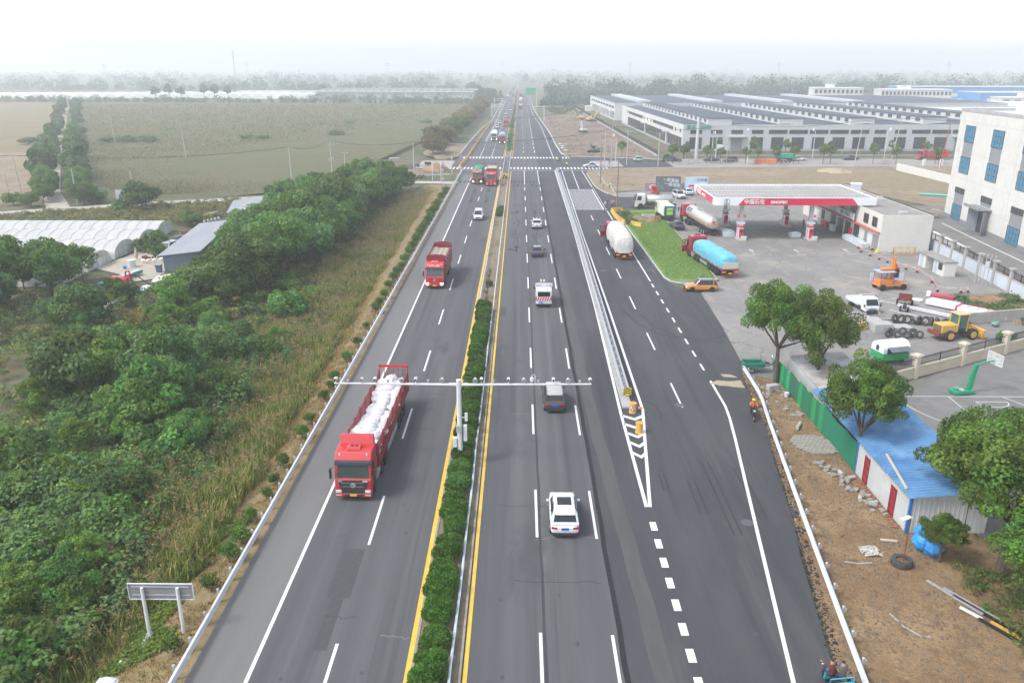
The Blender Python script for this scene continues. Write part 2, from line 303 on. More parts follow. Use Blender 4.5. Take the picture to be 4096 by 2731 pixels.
service=sheet('service_road',[(5.38,-60)]+rough_open(e,2.5,.12,4)+[(46,241),(46,262),(30,268),(14.6,271),(14,290),(13.6,361),(12,443),(10.6,513),(9,629),(9,4000),(5.38,4000)],0,mASPH_NEW)
sheet('side_street',[(-60,243),(-44,236.5),(-20.2,236),(-20.0,262),(-44,262),(-60,256)],lambda x,y: 0.004+(gz(x,y)+.06)*.98,mASPH_NEW)
sheet('side_street',[(46,241),(320,252),(320,270),(46,262)],.0,MG('dusty_street_concrete',[(.34,.32,.29),((.28,.26,.235),.12,.42,.62),((.24,.225,.21),.8,.52,.72,(.3,1,1)),((.2,.2,.19),20,.5,.8)],bump=.15))
# --- right hand side
sheet('forecourt',[(23.9,101.6),(23.3,88),(22.4,75.7),(21.7,72.4),(24,71),(25.5,69.5),(37,71),(37.8,79),(47,84),(53,90),(57,99),(68,100),(76,148.6),(77,170),(66,196),(30,194),(22.4,190),(22.6,183.6),(29.4,184.2),(29.1,171),(28,165),(28.9,163),(27.9,108),(25,103.2)],-.02,mCONC)
sheet('dirt_lot',rough([(20,206),(22,193),(30,194.3),(66,196.3),(80,198),(88,172),(140,160),(320,190),(320,252),(46,240.8),(27,237.8),(20.3,233.5),(18.8,226)],5,.3,9),-.03,mSOIL2)
sheet('grass_patch',rough([(60,199),(95,196),(120,190),(118,226),(90,232),(66,222)],4,1.5,10),-.02,MG('dry_grass_ground',[(.225,.175,.105),((.27,.215,.14),.5,.4,.6),((.15,.14,.06),.3,.56,.68),((.15,.115,.075),3,.55,.72)],bump=.7,bd=.1))
sheet('construction_ground',rough([(14.8,273),(30,269.5),(44,263),(45.4,274),(43,400),(40.5,520),(30,520),(14,515),(12.2,443),(13.8,361)],6,.4,12),-.03,MG('dug_earth',[(.19,.143,.105),((.24,.19,.145),.06,.4,.6),((.125,.094,.07),.25,.5,.66),((.28,.235,.185),.9,.56,.74),((.15,.14,.075),.1,.6,.7)],bump=1,bd=.3))
sheet('roadside_earth',[(15.9,33),(18.4,47.7),(20.4,60),(21.2,68.7),(21.7,72.4),(24,71),(25.3,69),(26,62),(29.1,44),(45,43.9),(45,-20),(10,-20),(11.6,10)],-.04,mSOIL)
sheet('ball_court',[(29.2,44),(60,44),(60,84),(37.6,71),(29.2,67)],-.035,mLOT)
sheet('gravel_track',[(37.8,79),(37.2,71.6),(60,84.4),(75,93),(75,101),(57,98.9),(53,90),(47,84)],-.035,MG('grey_gravel',[(.21,.205,.20),((.26,.245,.225),.5,.4,.65),((.16,.155,.155),2.2,.5,.72),((.28,.23,.17),.2,.55,.7)],bump=.8,bd=.06))
sheet('factory_yard',[(68.2,100),(100,96),(100,172),(79,172),(76.4,148.6)],-.015,mLOT)
mb=MB(); mb.prism([(20.55,109.4),(20.3,130),(19.85,157),(21.8,163.9),(27.1,165.6),(28.5,163.1),(27.6,108.6),(24.4,106.4),(22.2,106.6),(21.2,107.6)],-.05,.10)
struct('lawn',mb,mLAWN)
kb = MB(); kp = [(24.6,106.2),(22.2,106.4),(21.0,107.3),(20.4,109.3),(20.15,130),(19.7,157)]
for i in range(len(kp) - 1): kb.tube([(kp[i][0],kp[i][1],.06),(kp[i + 1][0],kp[i + 1][1],.06)],.13,4)
kp = [(21.8,164.0),(27.1,165.75),(28.62,163.1),(27.72,108.5),(24.6,106.2)]
for i in range(len(kp) - 1): kb.tube([(kp[i][0],kp[i][1],.05),(kp[i + 1][0],kp[i + 1][1],.05)],.07,4)
struct('kerb',kb,mKERB)
# pavement wedge by the crossing
mb=MB(); mb.prism([(18.8,204),(19.8,192),(21.2,186.5),(22.3,186.5),(22.4,196),(21.6,206),(21.6,226),(23.5,233),(20.6,233),(18.9,226)],-.05,.12); struct('pavement',mb,mSOIL2)
kb = MB(); kp = [(22.5,184),(20.2,190),(19.0,197),(18.6,205),(18.6,226),(20.2,233.6),(26.8,237.6),(46,240.6),(110,244.2)]
for i in range(len(kp) - 1): kb.tube([(*kp[i],.07),(*kp[i + 1],.07)],.14,4)
kp = [(22.3,186),(22.5,197),(21.8,206),(21.8,226),(24,233.5)]
for i in range(len(kp) - 1): kb.tube([(*kp[i],.09),(*kp[i + 1],.09)],.12,4)
kp = [(14.7,271.3),(18,271),(30,268.3),(46,262.4),(120,265.8)]
for i in range(len(kp) - 1): kb.tube([(*kp[i],.07),(*kp[i + 1],.07)],.14,4)
struct('kerb',kb,mKERB)
# median strip
mb=MB(); mb.b2(-5.15,-2.95,-60,224,-.05,.10); struct('median',mb,MG('median_earth',[(.20,.16,.11),((.245,.2,.145),.8,.4,.62),((.12,.125,.05),.45,.54,.64,(1,.35,1)),((.14,.11,.08),5,.55,.75)],bump=.8,bd=.06))
mb = MB(); mb.b2(-5.15,-2.95,224,272,-.05,.05); struct('median',mb,mASPH_OLD)
mb = MB(); mb.b2(-5.15,-2.95,272,2500,-.05,.10); struct('median',mb,mVERGE)
kb = MB()
for i in range(57): kb.b2(-2.93,-2.80,-60 + i * 5,-55.03 + i * 5,-.02,.13)
for i in range(57): kb.b2(-5.30,-5.17,-60 + i * 5,-55.03 + i * 5,-.02,.13)
struct('kerb',kb,M('weathered_kerb',(.26,.235,.2),(.34,.31,.275),2,.9))
# ------------------------------------------------------------------ painted markings (parts of the road they lie on)
Z1,Z2 = .006,.011
def paint(name,mb,mat=None,parent=road): return mb.build(name,mat or mWPAINT,parent)
mb=MB(); mb.strip([(-13.2,-60),(-13.2,224)],.2,Z1); mb.strip([(-13.2,445),(-13.2,2500)],.2,Z1); mb.strip([(-14,330),(-13.3,430),(-13.2,445)],.2,Z1); paint('edge_line',mb)
mb = MB(); mb.strip([(-5.46,-60),(-5.46,232)],.26,Z1); mb.strip([(-5.5,271),(-5.5,2500)],.2,Z1); paint('edge_line',mb,mYPAINT)
mb = MB(); mb.strip([(-2.62,-60),(-2.62,232)],.22,Z1); mb.strip([(-2.6,271),(-2.6,2500)],.18,Z1); paint('edge_line',mb,mYPAINT,road_r)
for j in range(-6,100):
    for (x,y0,par) in ((-9.36,42.7,road),(1.15,43.65,road_r),(4.91,43.5,road_r)):
        y = y0 + 15 * j
        if y < -40 or 196 < y < 271 or y > 1400 or (x == 4.91 and y > 640): continue
        if x < 0 and 270 < y < 400: continue
        mb = MB(); mb.strip([(x,y),(x,y + 6)],.17,Z1); paint('lane_dash',mb,None,par)
for j in range(28):
    for x,s in ((-9.5,0),(-13.3,1)):
        y = 303 + j * 4.
        if y < 440: mb = MB(); mb.strip([(x,y),(x,y + 2)],.16,Z1); paint('lane_dash',mb)
for x in (-9.5,-13.3): mb = MB(); mb.strip([(x,271),(x,300)],.16,Z1); paint('lane_line',mb)
for x in (1.15,4.91): mb = MB(); mb.strip([(x,204),(x,233)],.17,Z1); paint('lane_line',mb,None,road_r)
mb = MB(); mb.strip([(-2.5,233.2),(9.9,233.2)],.35,Z2); paint('stop_line',mb,None,road_r)
mb = MB(); mb.strip([(12.1,233.2),(21.5,233.2)],.35,Z2); paint('stop_line',mb,None,service)
mb = MB(); mb.strip([(-20,270.9),(-5.3,270.9)],.35,Z2); paint('stop_line',mb)
for k in range(46):
    x = -20.6 + k * 1.05
    if -5.2 < x < -2.9: continue
    if x<26.5 and not (9.8<x<10.9): mb=MB(); mb.strip([(x,236.3),(x,240.9)],.5,Z1+.002); paint('zebra_bar',mb,None,road if x<-3 else (road_r if x<5.2 else service))
    if x<17 and x>-19: mb=MB(); mb.strip([(x,264.9),(x,269.6)],.5,Z1+.002); paint('zebra_bar',mb,None,road if x<-3 else (road_r if x<5.2 else service))
# diverge gore, barrier lines, service lanes
gl=[(8.70,47.4),(8.83,62.7),(9.1,74),(9.62,95),(9.9,143),(10.0,233)]; gr=[(8.86,47.4),(10.1,58.3),(10.72,63.6),(10.98,95),(11.2,143),(11.95,233)]
gl = [(8.62,47.4),(8.72,62.7),(9.35,95),(9.8,143),(9.95,233)]
mb = MB(); mb.strip(gl,.24,Z1); mb.strip(gr,.24,Z1 + .003); paint('gore_line',mb,None,service)
for k,y in enumerate((62.6,60.9,59.2,57.5,55.7)):
    xl = 8.74; xr = float(np.interp(y,[47.4,58.3,63.6],[8.86,10.1,10.72])); xm = xl + (xr - xl) * .55; mb = MB()
    mb.add([(xl,y,Z1),(xm,y-.75,Z1),(xr,y,Z1),(xr,y-.5,Z1),(xm,y-1.25,Z1),(xl,y-.5,Z1)],[(0,1,4,5),(1,2,3,4)]); paint('gore_chevron',mb,None,service)
for k in range(22): mb = MB(); mb.strip([(8.72,45.5 - k * 2),(8.72,44.5 - k * 2)][::-1],.42,Z1); paint('lane_dash',mb,None,service)
for k in range(-2,6): mb=MB(); y=79.1+15*k; mb.strip([(14.25,y),(14.25,y+5.7)],.17,Z1); (paint('lane_dash',mb,None,service)if k>=-1 else None)
for k in range(9): mb = MB(); mb.strip([(18.12,73.2 + 3.9 * k),(18.12,75.0 + 3.9 * k)],.2,Z1); paint('lane_dash',mb,None,service)
for k in range(11): mb = MB(); mb.strip([(18.0,166.5 + 3. * k),(18.0,168 + 3. * k)],.2,Z1); paint('lane_dash',mb,None,service)
mb=MB(); mb.strip([(18.15,107.6),(18.05,165)],.2,Z1); mb.strip([(17.9,200),(17.7,233)],.2,Z1); mb.strip([(14.4,196),(14.9,233)],.17,Z1); paint('edge_line',mb,None,service)
mb=MB(); mb.strip([(9.6,-10),(13.3,31.2),(15.2,44),(17.3,58),(17.85,62),(18.08,64.5),(18.12,70.4)],.22,Z1); paint('edge_line',mb,None,service)
mb = MB(); mb.strip([(10.9,271),(10.4,420),(9.9,445),(8.3,495),(7.6,560),(7.4,2500)],.2,Z1); paint('edge_line',mb,None,service)
for k in range(15): mb = MB(); mb.strip([(5.1,285 + 15 * k),(5.1,291 + 15 * k)],.16,Z1); paint('lane_dash',mb,None,service)
# keep-clear lattice on the service road
mb = MB()
x0,x1,y0,y1 = 10.9,17.5,166.6,195.4
for a in ([(x0,y0),(x1,y0)],[(x0,y1),(x1,y1)],[(x0,y0),(x0,y1)],[(x1,y0),(x1,y1)]): mb.strip(a,.22,Z1)
n = 17; w = x1 - x0
for k in range(-8,n + 8):
    for sgn in (1,-1):
        yy = y0 + (y1 - y0) * k / n; dy = w * 1.4
        a = (x0,yy) if sgn > 0 else (x0,yy + dy); b = (x1,yy + dy) if sgn > 0 else (x1,yy)
        (ax,ay),(bx,by) = a,b
        if ay > by: (ax,ay),(bx,by) = (bx,by),(ax,ay)
        if by <= y0 or ay >= y1: continue
        if ay < y0: t = (y0 - ay) / (by - ay); ax,ay = ax + (bx - ax) * t,y0
        if by > y1: t = (y1 - ay) / (by - ay); bx,by = ax + (bx - ax) * t,y1
        mb.strip([(ax,ay),(bx,by)],.15,Z1 + (.002 if sgn > 0 else .004))
o = paint('lattice_marking',mb,None,service)
# black seams and blacked-out arrows
rs = random.Random(3)
mb = MB(); mb.strip([(5.32 + rs.uniform(-.05,.05),y) for y in np.arange(-20,232,2.5)],.30,Z1); paint('asphalt_seam',mb,mDARK,road_r)
mb=MB(); mb.strip([(1.36+rs.uniform(-.04,.04),y)for y in np.arange(-20,232,2.5)],.17,Z1-.002); paint('asphalt_seam',mb,M('patched_seam',(.043,.043,.046),(.06,.06,.06),2,.9),road_r)
mb=MB(); mb.strip([(6.1+(y<66)*(66-y)*.03+rs.uniform(-.1,.1),y)for y in np.arange(-20,120,3)],1.0,Z1-.003); paint('asphalt_band',mb,M('paler_asphalt_band',(.070,.070,.070),(.092,.091,.09),1.5,.9,st=(1,.2,1)),service)
def arrow(x,y,kind,s=1,par=road_r,L=5.):
    mb = MB(); z = Z1 + .002
    mb.strip([(x,y),(x,y+s*L*.62)],.22,z); mb.add([(x-.5,y+s*L*.6,z),(x+.5,y+s*L*.6,z),(x,y+s*L,z)],[(0,1,2)])
    if kind:
        d=.95*kind; mb.strip([(x,y+s*.9),(x+d,y+s*1.9)],.4,z+.002); mb.add([(x+d,y+s*1.1,z),(x+d,y+s*3.2,z),(x+d*1.55,y+s*2.0,z)],[(0,1,2)])
    paint('erased_arrow',mb,mDARK,par)
def diamond(x,y,par=road_r):
    mb = MB(); pt = [(x,y - 2),(x + .9,y),(x,y + 2),(x - .9,y)]
    for i in range(4): mb.strip([pt[i],pt[(i + 1) % 4]],.16,Z1 + .002 + .0005 * i)
    paint('erased_diamond',mb,mDARK,par)
for (x,k) in ((-.55,-1),(3.0,1)): 
    arrow(x,126,k); arrow(x,160.5,k); arrow(x,200,k)
    diamond(x - .1,139); diamond(x,151); diamond(x,172)
    mb = MB(); mb.strip([(x + .25 * math.sin(y * .35 + k),y) for y in np.arange(131,160,2)],.12,Z1 + .001); paint('tar_crack',mb,mDARK,road_r)
for x in (-11,-7.6): arrow(x,197,0,-1,road,6); arrow(x,181,0,-1,road,6); arrow(x,252,-1,-1,road,5)
for x in (-11,-7.6):
    mb = MB(); mb.strip([(x + .4 * math.sin(y * .5),y) for y in np.arange(176,192,2)],.12,Z1 + .001); paint('tar_crack',mb,mDARK,road)
for k in range(11):
    mb=MB(); x=-2.2+k*.95 if k<7 else -15.5+(k-7)*1.05; mb.strip([(x,207.5),(x,210.5)],.55,Z1+.003); paint('erased_bar',mb,mDARK,road_r if k<7 else road)
# crossing lines to the median (pale concrete apron with grooves)
mb = MB()
for k in range(9): mb.strip([(-5.0,204 + k * 2.2),(-3.1,206.5 + k * 2.2)],.2,.108)
mb.build('apron_marking',mWPAINT,None); tag(bpy.data.objects['apron_marking'],kind='structure')
# coloured stone apron left of the crossing
mb=MB(); mb.b2(-31,-20.6,238,258,.0,.03); struct('stone_apron',mb,MBRICK('mixed_paving',(.42,.38,.34),(.33,.31,.30),(.38,.36,.34),3,1.0,.04))
mb=MB(); mb.b2(22,31,242.5,258,.0,.03); struct('stone_apron',mb,MBRICK('mixed_paving2',(.40,.36,.33),(.33,.31,.29),(.36,.34,.32),1.2,.6,.03))
# tyre marks and manholes
for (pts,w)in (([(14.5,92),(15.5,87),(17.5,83.5),(20.5,82.5),(23,84)],.22),([(12.6,94),(13.6,88.5),(15.5,84.5),(18.2,82.5),(22,81.5)],.22),([(11.4,65.5),(12.0,64.2),(12.2,62.8),(12.0,61.8)],.16)):
    mb = MB(); mb.strip(pts,w,Z1 - .001); paint('tyre_mark',mb,M('rubber_mark',(.034,.034,.037),(.045,.045,.047),3,.9),service)
for (x,ya,yb)in ((10.2,49.6,52),(10.55,49.6,52),(12.1,46.5,51),(12.6,46.5,51),(13.7,44,54),(14.2,44,54),(15.9,46,53),(16.4,46,53)):
    mb = MB(); mb.strip([(x,ya),(x + .02,yb)],.14,Z1 - .001); paint('tyre_mark',mb,MATS['rubber_mark'],service)
for (x,y) in ((14.1,64.6),(14.9,45.5),(12.2,113.5)):
    mb=MB(); mb.cyl((x,y,-.05),(x,y,.008),.42,20); paint('manhole_cover',mb,M('iron_cover',(.08,.08,.085),(.12,.12,.12),6,.7),service)
for (x,y,r) in ((18.6,46.9,.16),(20.9,68.0,.05)):
    for k in range(5): 
        mb=MB(); mb.box(x-.35+.02,y-.6+k*.3,.002,.55,.2,.01,r); paint('drain_grate',mb,M('drain_iron',(.05,.05,.05),(.09,.09,.09),8,.7),service)
# sand spilled where the rail starts
sheet('spilled_sand',rough([(17.8,69.6),(20.9,68.6),(21.0,70.6),(20,70.3),(18.8,70.6)],.5,.12,2),.008,MG('pale_sand',[(.40,.33,.23),((.33,.27,.19),2,.45,.7)],bump=.3))
sheet('spilled_sand',rough([(19.6,71.4),(20.9,71.2),(20.4,72.1),(19.5,72.2)],.5,.12,5),.008,MATS['pale_sand'])
# cracks, patches and drips on the carriageways
rc = random.Random(77)
for k in range(34):
    par,xa,xb=rc.choice(((road,-13,-5.7),(road,-13,-5.7),(road_r,-2.4,5))); y=rc.uniform(28,190); a,b=sorted((rc.uniform(xa,xb),rc.uniform(xa,xb)))
    if b - a < 1.2: b = min(xb,a + 2.5)
    mb=MB(); mb.strip([(a+(b-a)*i/7,y+rc.uniform(-.18,.18))for i in range(8)],rc.uniform(.03,.06),Z1-.002); paint('crack_seal',mb,mDARK if k%3 else M('pale_crack',(.16,.158,.155),(.2,.198,.195),3,.9),par)
for k in range(14):
    par,x=rc.choice(((road,rc.uniform(-12.6,-6.2)),(road_r,rc.uniform(-2,4.6)),(road,rc.uniform(-12.6,-6.2)))); y=rc.uniform(30,190); w,l=rc.uniform(.5,1.6),rc.uniform(1,6); mb=MB(); mb.box(x,y,-.02,w,l,.0205+k*.0002); paint('asphalt_patch',mb,M('patch_asphalt_%d'%(k%3),*(((.078,.078,.082),(.09,.09,.094)),((.088,.088,.089),(.104,.104,.104)),((.06,.06,.064),(.075,.075,.078)))[k%3],3,.9),par)
for k in range(60):
    par,x=rc.choice(((road,rc.choice((-11.3,-7.4))+rc.gauss(0,.35)),(road_r,rc.choice((-.7,3.0))+rc.gauss(0,.35)),(service,rc.uniform(11.5,17.5)))); y=rc.uniform(28,140); r=rc.uniform(.04,.15); mb=MB(); mb.add([(x+r*math.cos(a)*rc.uniform(.6,1.2),y+1.6*r*math.sin(a)*rc.uniform(.6,1.2),Z1-.0025)for a in np.linspace(0,5.7,9)],[tuple(range(9))]); paint('oil_drip',mb,M('oil_stain',(.045,.045,.047),(.07,.07,.072),5,.7),par)
# ================================================================== barriers, gantry, signs, poles
mGALV = M('galvanised_steel',(.40,.41,.42),(.52,.53,.54),4,.45,.35)
mWHITE = M('white_paint',(.60,.61,.61),(.70,.71,.71),2,.5)
mGREYP = M('grey_painted_steel',(.33,.34,.36),(.38,.39,.41),2,.5)
mBLACK = M('black_plastic',(.015,.015,.017),(.03,.03,.032),5,.55)
mSTEEL = M('bright_steel',(.5,.51,.52),(.6,.61,.62),5,.35,.6)
mRAILW = MG('pale_rail_steel',[(.52,.54,.56),((.60,.62,.64),.6,.4,.6,(1,.3,1)),((.42,.42,.42),2.5,.6,.75)],rough=.45,bump=0)
mYEL = M('yellow_plastic',(.58,.34,.06),(.68,.42,.09),3,.55)
mRED = M('red_paint',(.50,.022,.03),(.58,.03,.04),3,.4)
mORANGE = M('orange_paint',(.72,.20,.03),(.8,.25,.04),3,.5)
WB = [(0,-.19),(.06,-.19),(.085,-.13),(.0,-.06),(.0,.06),(.085,.13),(.06,.19),(0,.19),(-.05,.17),(-.05,-.17)]
def wbeam(mb,path,z,side):
    secs = []
    for i,p in enumerate(path):
        a = Vector(path[max(i - 1,0)]); b = Vector(path[min(i + 1,len(path) - 1)]); d = (b - a).normalized(); n = Vector((d.y,-d.x)) * side
        secs.append([(p[0] + n.x * u * 1.25,p[1] + n.y * u * 1.25,z + w) for (u,w) in WB])
    mb.loft(secs)
post_me = None
def guardrail(label,path,posts,z=.62,side=1,post=(.14,.14),pz=.85,off=.18,mat=None,group='guard rails along the roads',pmat=None,cap=None):
    global post_me
    t = thing('guardrail',label,'guard rail',(path[0][0],path[0][1],0),0,group); o = Vector(path[0])
    lp = [(p[0] - o.x,p[1] - o.y) for p in path]
    mb = MB(); wbeam(mb,lp,z,side); mb.build('beam',mat or mRAILW,t)
    if post_me is None:
        m=MB(); m.cyl((0,0,-1.1),(0,0,.84),.075,10); m.cyl((0,0,.84),(0,0,.875),.078,10,.05); m.box(.10,0,.50,.14,.12,.22); post_me=m.mesh('post'); post_me.materials.append(mGALV)
    for (x,y) in posts:
        k = put('post',post_me,None,t,(x - o.x,y - o.y,0),0 if side > 0 else math.pi)
    return t
# left verge rail
guardrail('long pale guard rail on the grassy verge left of the highway',[(-16.42,y)for y in (-20,40,100,160,220,231.5)],[(-16.66,1.4+1.98*k)for k in range(116)],side=1)
guardrail('guard rail curving round the left roadworks beyond the crossing',[(-20.3,274),(-20.0,309),(-19.2,360),(-18.1,400),(-16.4,428),(-15.6,445)],[(float(np.interp(y,[274,309,360,400,428,445],[-20.55,-20.25,-19.45,-18.35,-16.65,-15.85])),y)for y in range(276,445,4)])
guardrail('far left guard rail running on towards the horizon',[(-15.6,448),(-15.6,700),(-15.6,1500)],[(-15.85,y)for y in range(450,700,4)])
guardrail('short guard rail beside the left dirt side lane',[(-30,216.5),(-24,218.2),(-19,219.5)],[(-29+k*2,216.3+k*.55)for k in range(6)],side=-1)
# right rail with the curved end by the dirt bank
rp = [(9.8,-20),(14.2,14),(16.5,31),(18.0,42),(19.35,51.5),(20.65,60.5),(21.25,64.2),(21.5,66.5),(21.75,72.4)]
ry = [p[1] for p in rp]; rx = [p[0] for p in rp]
guardrail('white guard rail edging the brown earth bank at lower right',[(float(np.interp(y,ry,rx)),y)for y in list(range(-20,60,4))+[60.5,62.5,64.2,66.5,69,72.4]][::-1],[(float(np.interp(y,ry,rx))+.24,float(y))for y in np.arange(6.2,72,1.98)],side=1)
guardrail('right guard rail curving away beyond the zebra crossing',[(14.9,272),(13.9,274.5),(13.3,310),(13.1,361),(12.2,410),(11.5,443),(10.1,513),(9.3,560),(9.0,1500)],[(float(np.interp(y,[274,361,443,513,700],[14.1,13.35,11.75,10.35,9.6])),y)for y in range(276,700,4)],side=-1)
# service-road barrier on its plinth
t = thing('plinth_barrier','galvanised barrier on a concrete plinth between highway and service road','barrier',(9.2,65,0),0)
bl = lambda y: float(np.interp(y,[64,95,143,233],[9.42,9.78,10.2,10.55])) ; o = Vector((9.2,65))
for k in range(17):
    ya,yb = 64.6 + k * 10,64.6 + k * 10 + 9.85
    if k == 0: ya = 63.9
    m=MB(); m.hexa([(bl(ya)-.45-o.x,ya-o.y,-.02),(bl(ya)+.45-o.x,ya-o.y,-.02),(bl(yb)-.45-o.x,yb-o.y,-.02),(bl(yb)+.45-o.x,yb-o.y,-.02),
            (bl(ya)-.40-o.x,ya-o.y+.05,.16),(bl(ya)+.40-o.x,ya-o.y+.05,.16),(bl(yb)-.40-o.x,yb-o.y,.16),(bl(yb)+.40-o.x,yb-o.y,.16)]); m.build('plinth_block',mPLINTH,t)
for sg in (-1,1):
    m = MB(); wbeam(m,[(bl(y) + .12 + sg * .22 - o.x,y - o.y) for y in (66,95,143,233)],.72,sg); m.build('beam',mGALV,t)
pm = MB(); pm.box(0,0,.1,.13,.13,.82); pm.box(0,0,.62,.42,.14,.2); pm = pm.mesh('post'); pm.materials.append(mGALV)
ys_ = [66.2 + .9 * k for k in range(4)] + [70 + 2.0 * k for k in range(82)]
for y in ys_: put('post',pm,None,t,(bl(y) + .12 - o.x,y - o.y,0))
m=MB(); m.prism([(-.36,-.36),(.36,-.36),(.36,.36),(-.36,.36)],-.02,.02,'y'); cs=m.build('chevron_plate',M('sign_yellow',(.80,.55,.03),(.85,.6,.05),3,.5),t,(bl(65.8)+.12-o.x,65.4-o.y,.95))
m = MB()
for k in (-.22,.0,.22):
    m.add([(-.34,-.025,k-.16),(0,-.025,k+.08),(.34,-.025,k-.16),(.34,-.025,k-.04),(0,-.025,k+.2),(-.34,-.025,k-.04)],[(0,1,4,5),(1,2,3,4)])
m.build('chevron_stripe',mBLACK,cs)
# crash barrels in the gore
def barrel(label,loc,checks):
    t = thing('crash_barrel',label,'crash barrel',loc); m = MB()
    m.tube([(0,0,0),(0,0,.08),(0,0,.1),(0,0,.85),(0,0,.9)],[.33,.33,.3,.3,.33],18); m.build('drum',mYEL,t,smooth=False)
    m = MB(); m.cyl((0,0,.9),(0,0,.905),.13,12); m.build('filler_cap',mORANGE,t)
    if checks:
        for (z,h,off) in ((.32,.17,0),(.49,.17,1)):
            for c,mat in ((0,mRED),(1,mWHITE)):
                m = MB()
                for k in range(16):
                    if (k + off) % 2 == c:
                        a0,a1 = 2 * math.pi * k / 16,2 * math.pi * (k + 1) / 16
                        m.quad((.308*math.cos(a0),.308*math.sin(a0),z),(.308*math.cos(a1),.308*math.sin(a1),z),(.308*math.cos(a1),.308*math.sin(a1),z+h),(.308*math.cos(a0),.308*math.sin(a0),z+h))
                m.build('reflective_check',mat,t)
    return t
barrel('yellow crash barrel with red and white checks at the barrier end',(9.75,63.0,0),True)
barrel('plain orange yellow crash barrel standing on the gore chevrons',(9.75,59.0,0),False)
m=MB(); m.cyl((10.55,63.9,.0),(10.55,63.9,.09),.19,14); m.cyl((10.55,63.9,.09),(10.55,63.9,.12),.08,10); tag(m.build('rubber_disc',mORANGE),'small flat orange disc lying beside the checked crash barrel','traffic disc')
# median rails
def medrail(label,x,y0,y1,zt,mat,step=4.,r=.045,posts=True):
    t = thing('median_rail',label,'rail',(x,y0,0),0,'low rails along the median')
    m=MB(); n=int((y1-y0)/6); rr=random.Random(int(x*100)); path=[(rr.uniform(-.04,.04),(y1-y0)*i/n,zt+rr.uniform(-.02,.02))for i in range(n+1)]
    m.tube(path,r,6); m.build('rail',mat,t)
    if posts:
        pm = MB(); pm.cyl((0,0,0),(0,0,zt + .08),.05,8); pm = pm.mesh('post'); pm.materials.append(mGALV)
        for k in range(int((y1 - y0) / step)): put('post',pm,None,t,(0,.5 + k * step,0))
medrail('thin pale blue rail beside the near median hedge',-3.32,-10,92,.42,M('pale_blue_rail',(.50,.64,.70),(.62,.74,.78),1,.5),3,.075)
medrail('white rope-like rail on the left edge of the median',-5.02,92,204,.62,mWHITE,4,.06)
medrail('white rope-like rail on the right edge of the bare median',-3.22,92,206,.62,mWHITE,4,.06)
medrail('white rail on the left edge of the median past the crossing',-4.95,214,300,.6,mWHITE,5,.06)
medrail('white rail on the right edge of the median past the crossing',-3.2,214,300,.6,mWHITE,5,.06)
# yellow water-filled barriers
def water_barrier(pts,label,g):
    """one long linked chain of moulded blocks, each block a thing"""
    d = 0; k = 0
    for i in range(len(pts) - 1):
        a,b = Vector(pts[i]),Vector(pts[i + 1]); L = (b - a).length; n = max(1,round(L / 1.9)); ang = math.atan2(b.y - a.y,b.x - a.x)
        for j in range(n):
            c = a + (b - a) * ((j + .5) / n); key = 'wb'
            if key not in MATS:
                m=MB(); m.prism([(-.24,0),(.24,0),(.22,.3),(.12,.42),(.10,.82),(-.10,.82),(-.12,.42),(-.22,.3)],-.9,.9,'x'); m.box(.5,0,.82,.18,.14,.05); m.box(-.5,0,.82,.18,.14,.05)
                me = m.mesh('moulded_block'); me.materials.append(mYEL); MATS[key] = me
            o=put('water_barrier',MATS[key],None,None,(c.x,c.y,0),ang+random.uniform(-.09,.09)); o.scale=(L/n/1.8,1,1); tag(o,label+', %s along'%ORD(k),'water barrier',g); k+=1
water_barrier([(-14.4,433),(-15.9,401),(-16.4,370),(-16.9,320),(-17.2,290),(-17.2,272),(-17.4,262),(-18.0,240),(-17.3,236)],'yellow water barrier in the chain closing the left lane','yellow barrier chain beyond the crossing')
water_barrier([(-4.2,203.5),(-4.1,213),(-3.7,219),(-4.4,221),(-4.6,218)],'yellow barrier on the median tip before the crossing','yellow barriers on the median tip')
water_barrier([(21.2,164.5),(18.9,163.9),(18.9,158),(19.3,152),(19.9,149.6)],'yellow moulded barrier round the planting at the lawn corner','yellow barriers at the lawn corner')
water_barrier([(20.9,149.2),(22.6,147.0)],'yellow moulded barrier behind the white tarped lorry','yellow barriers behind the tarped lorry')
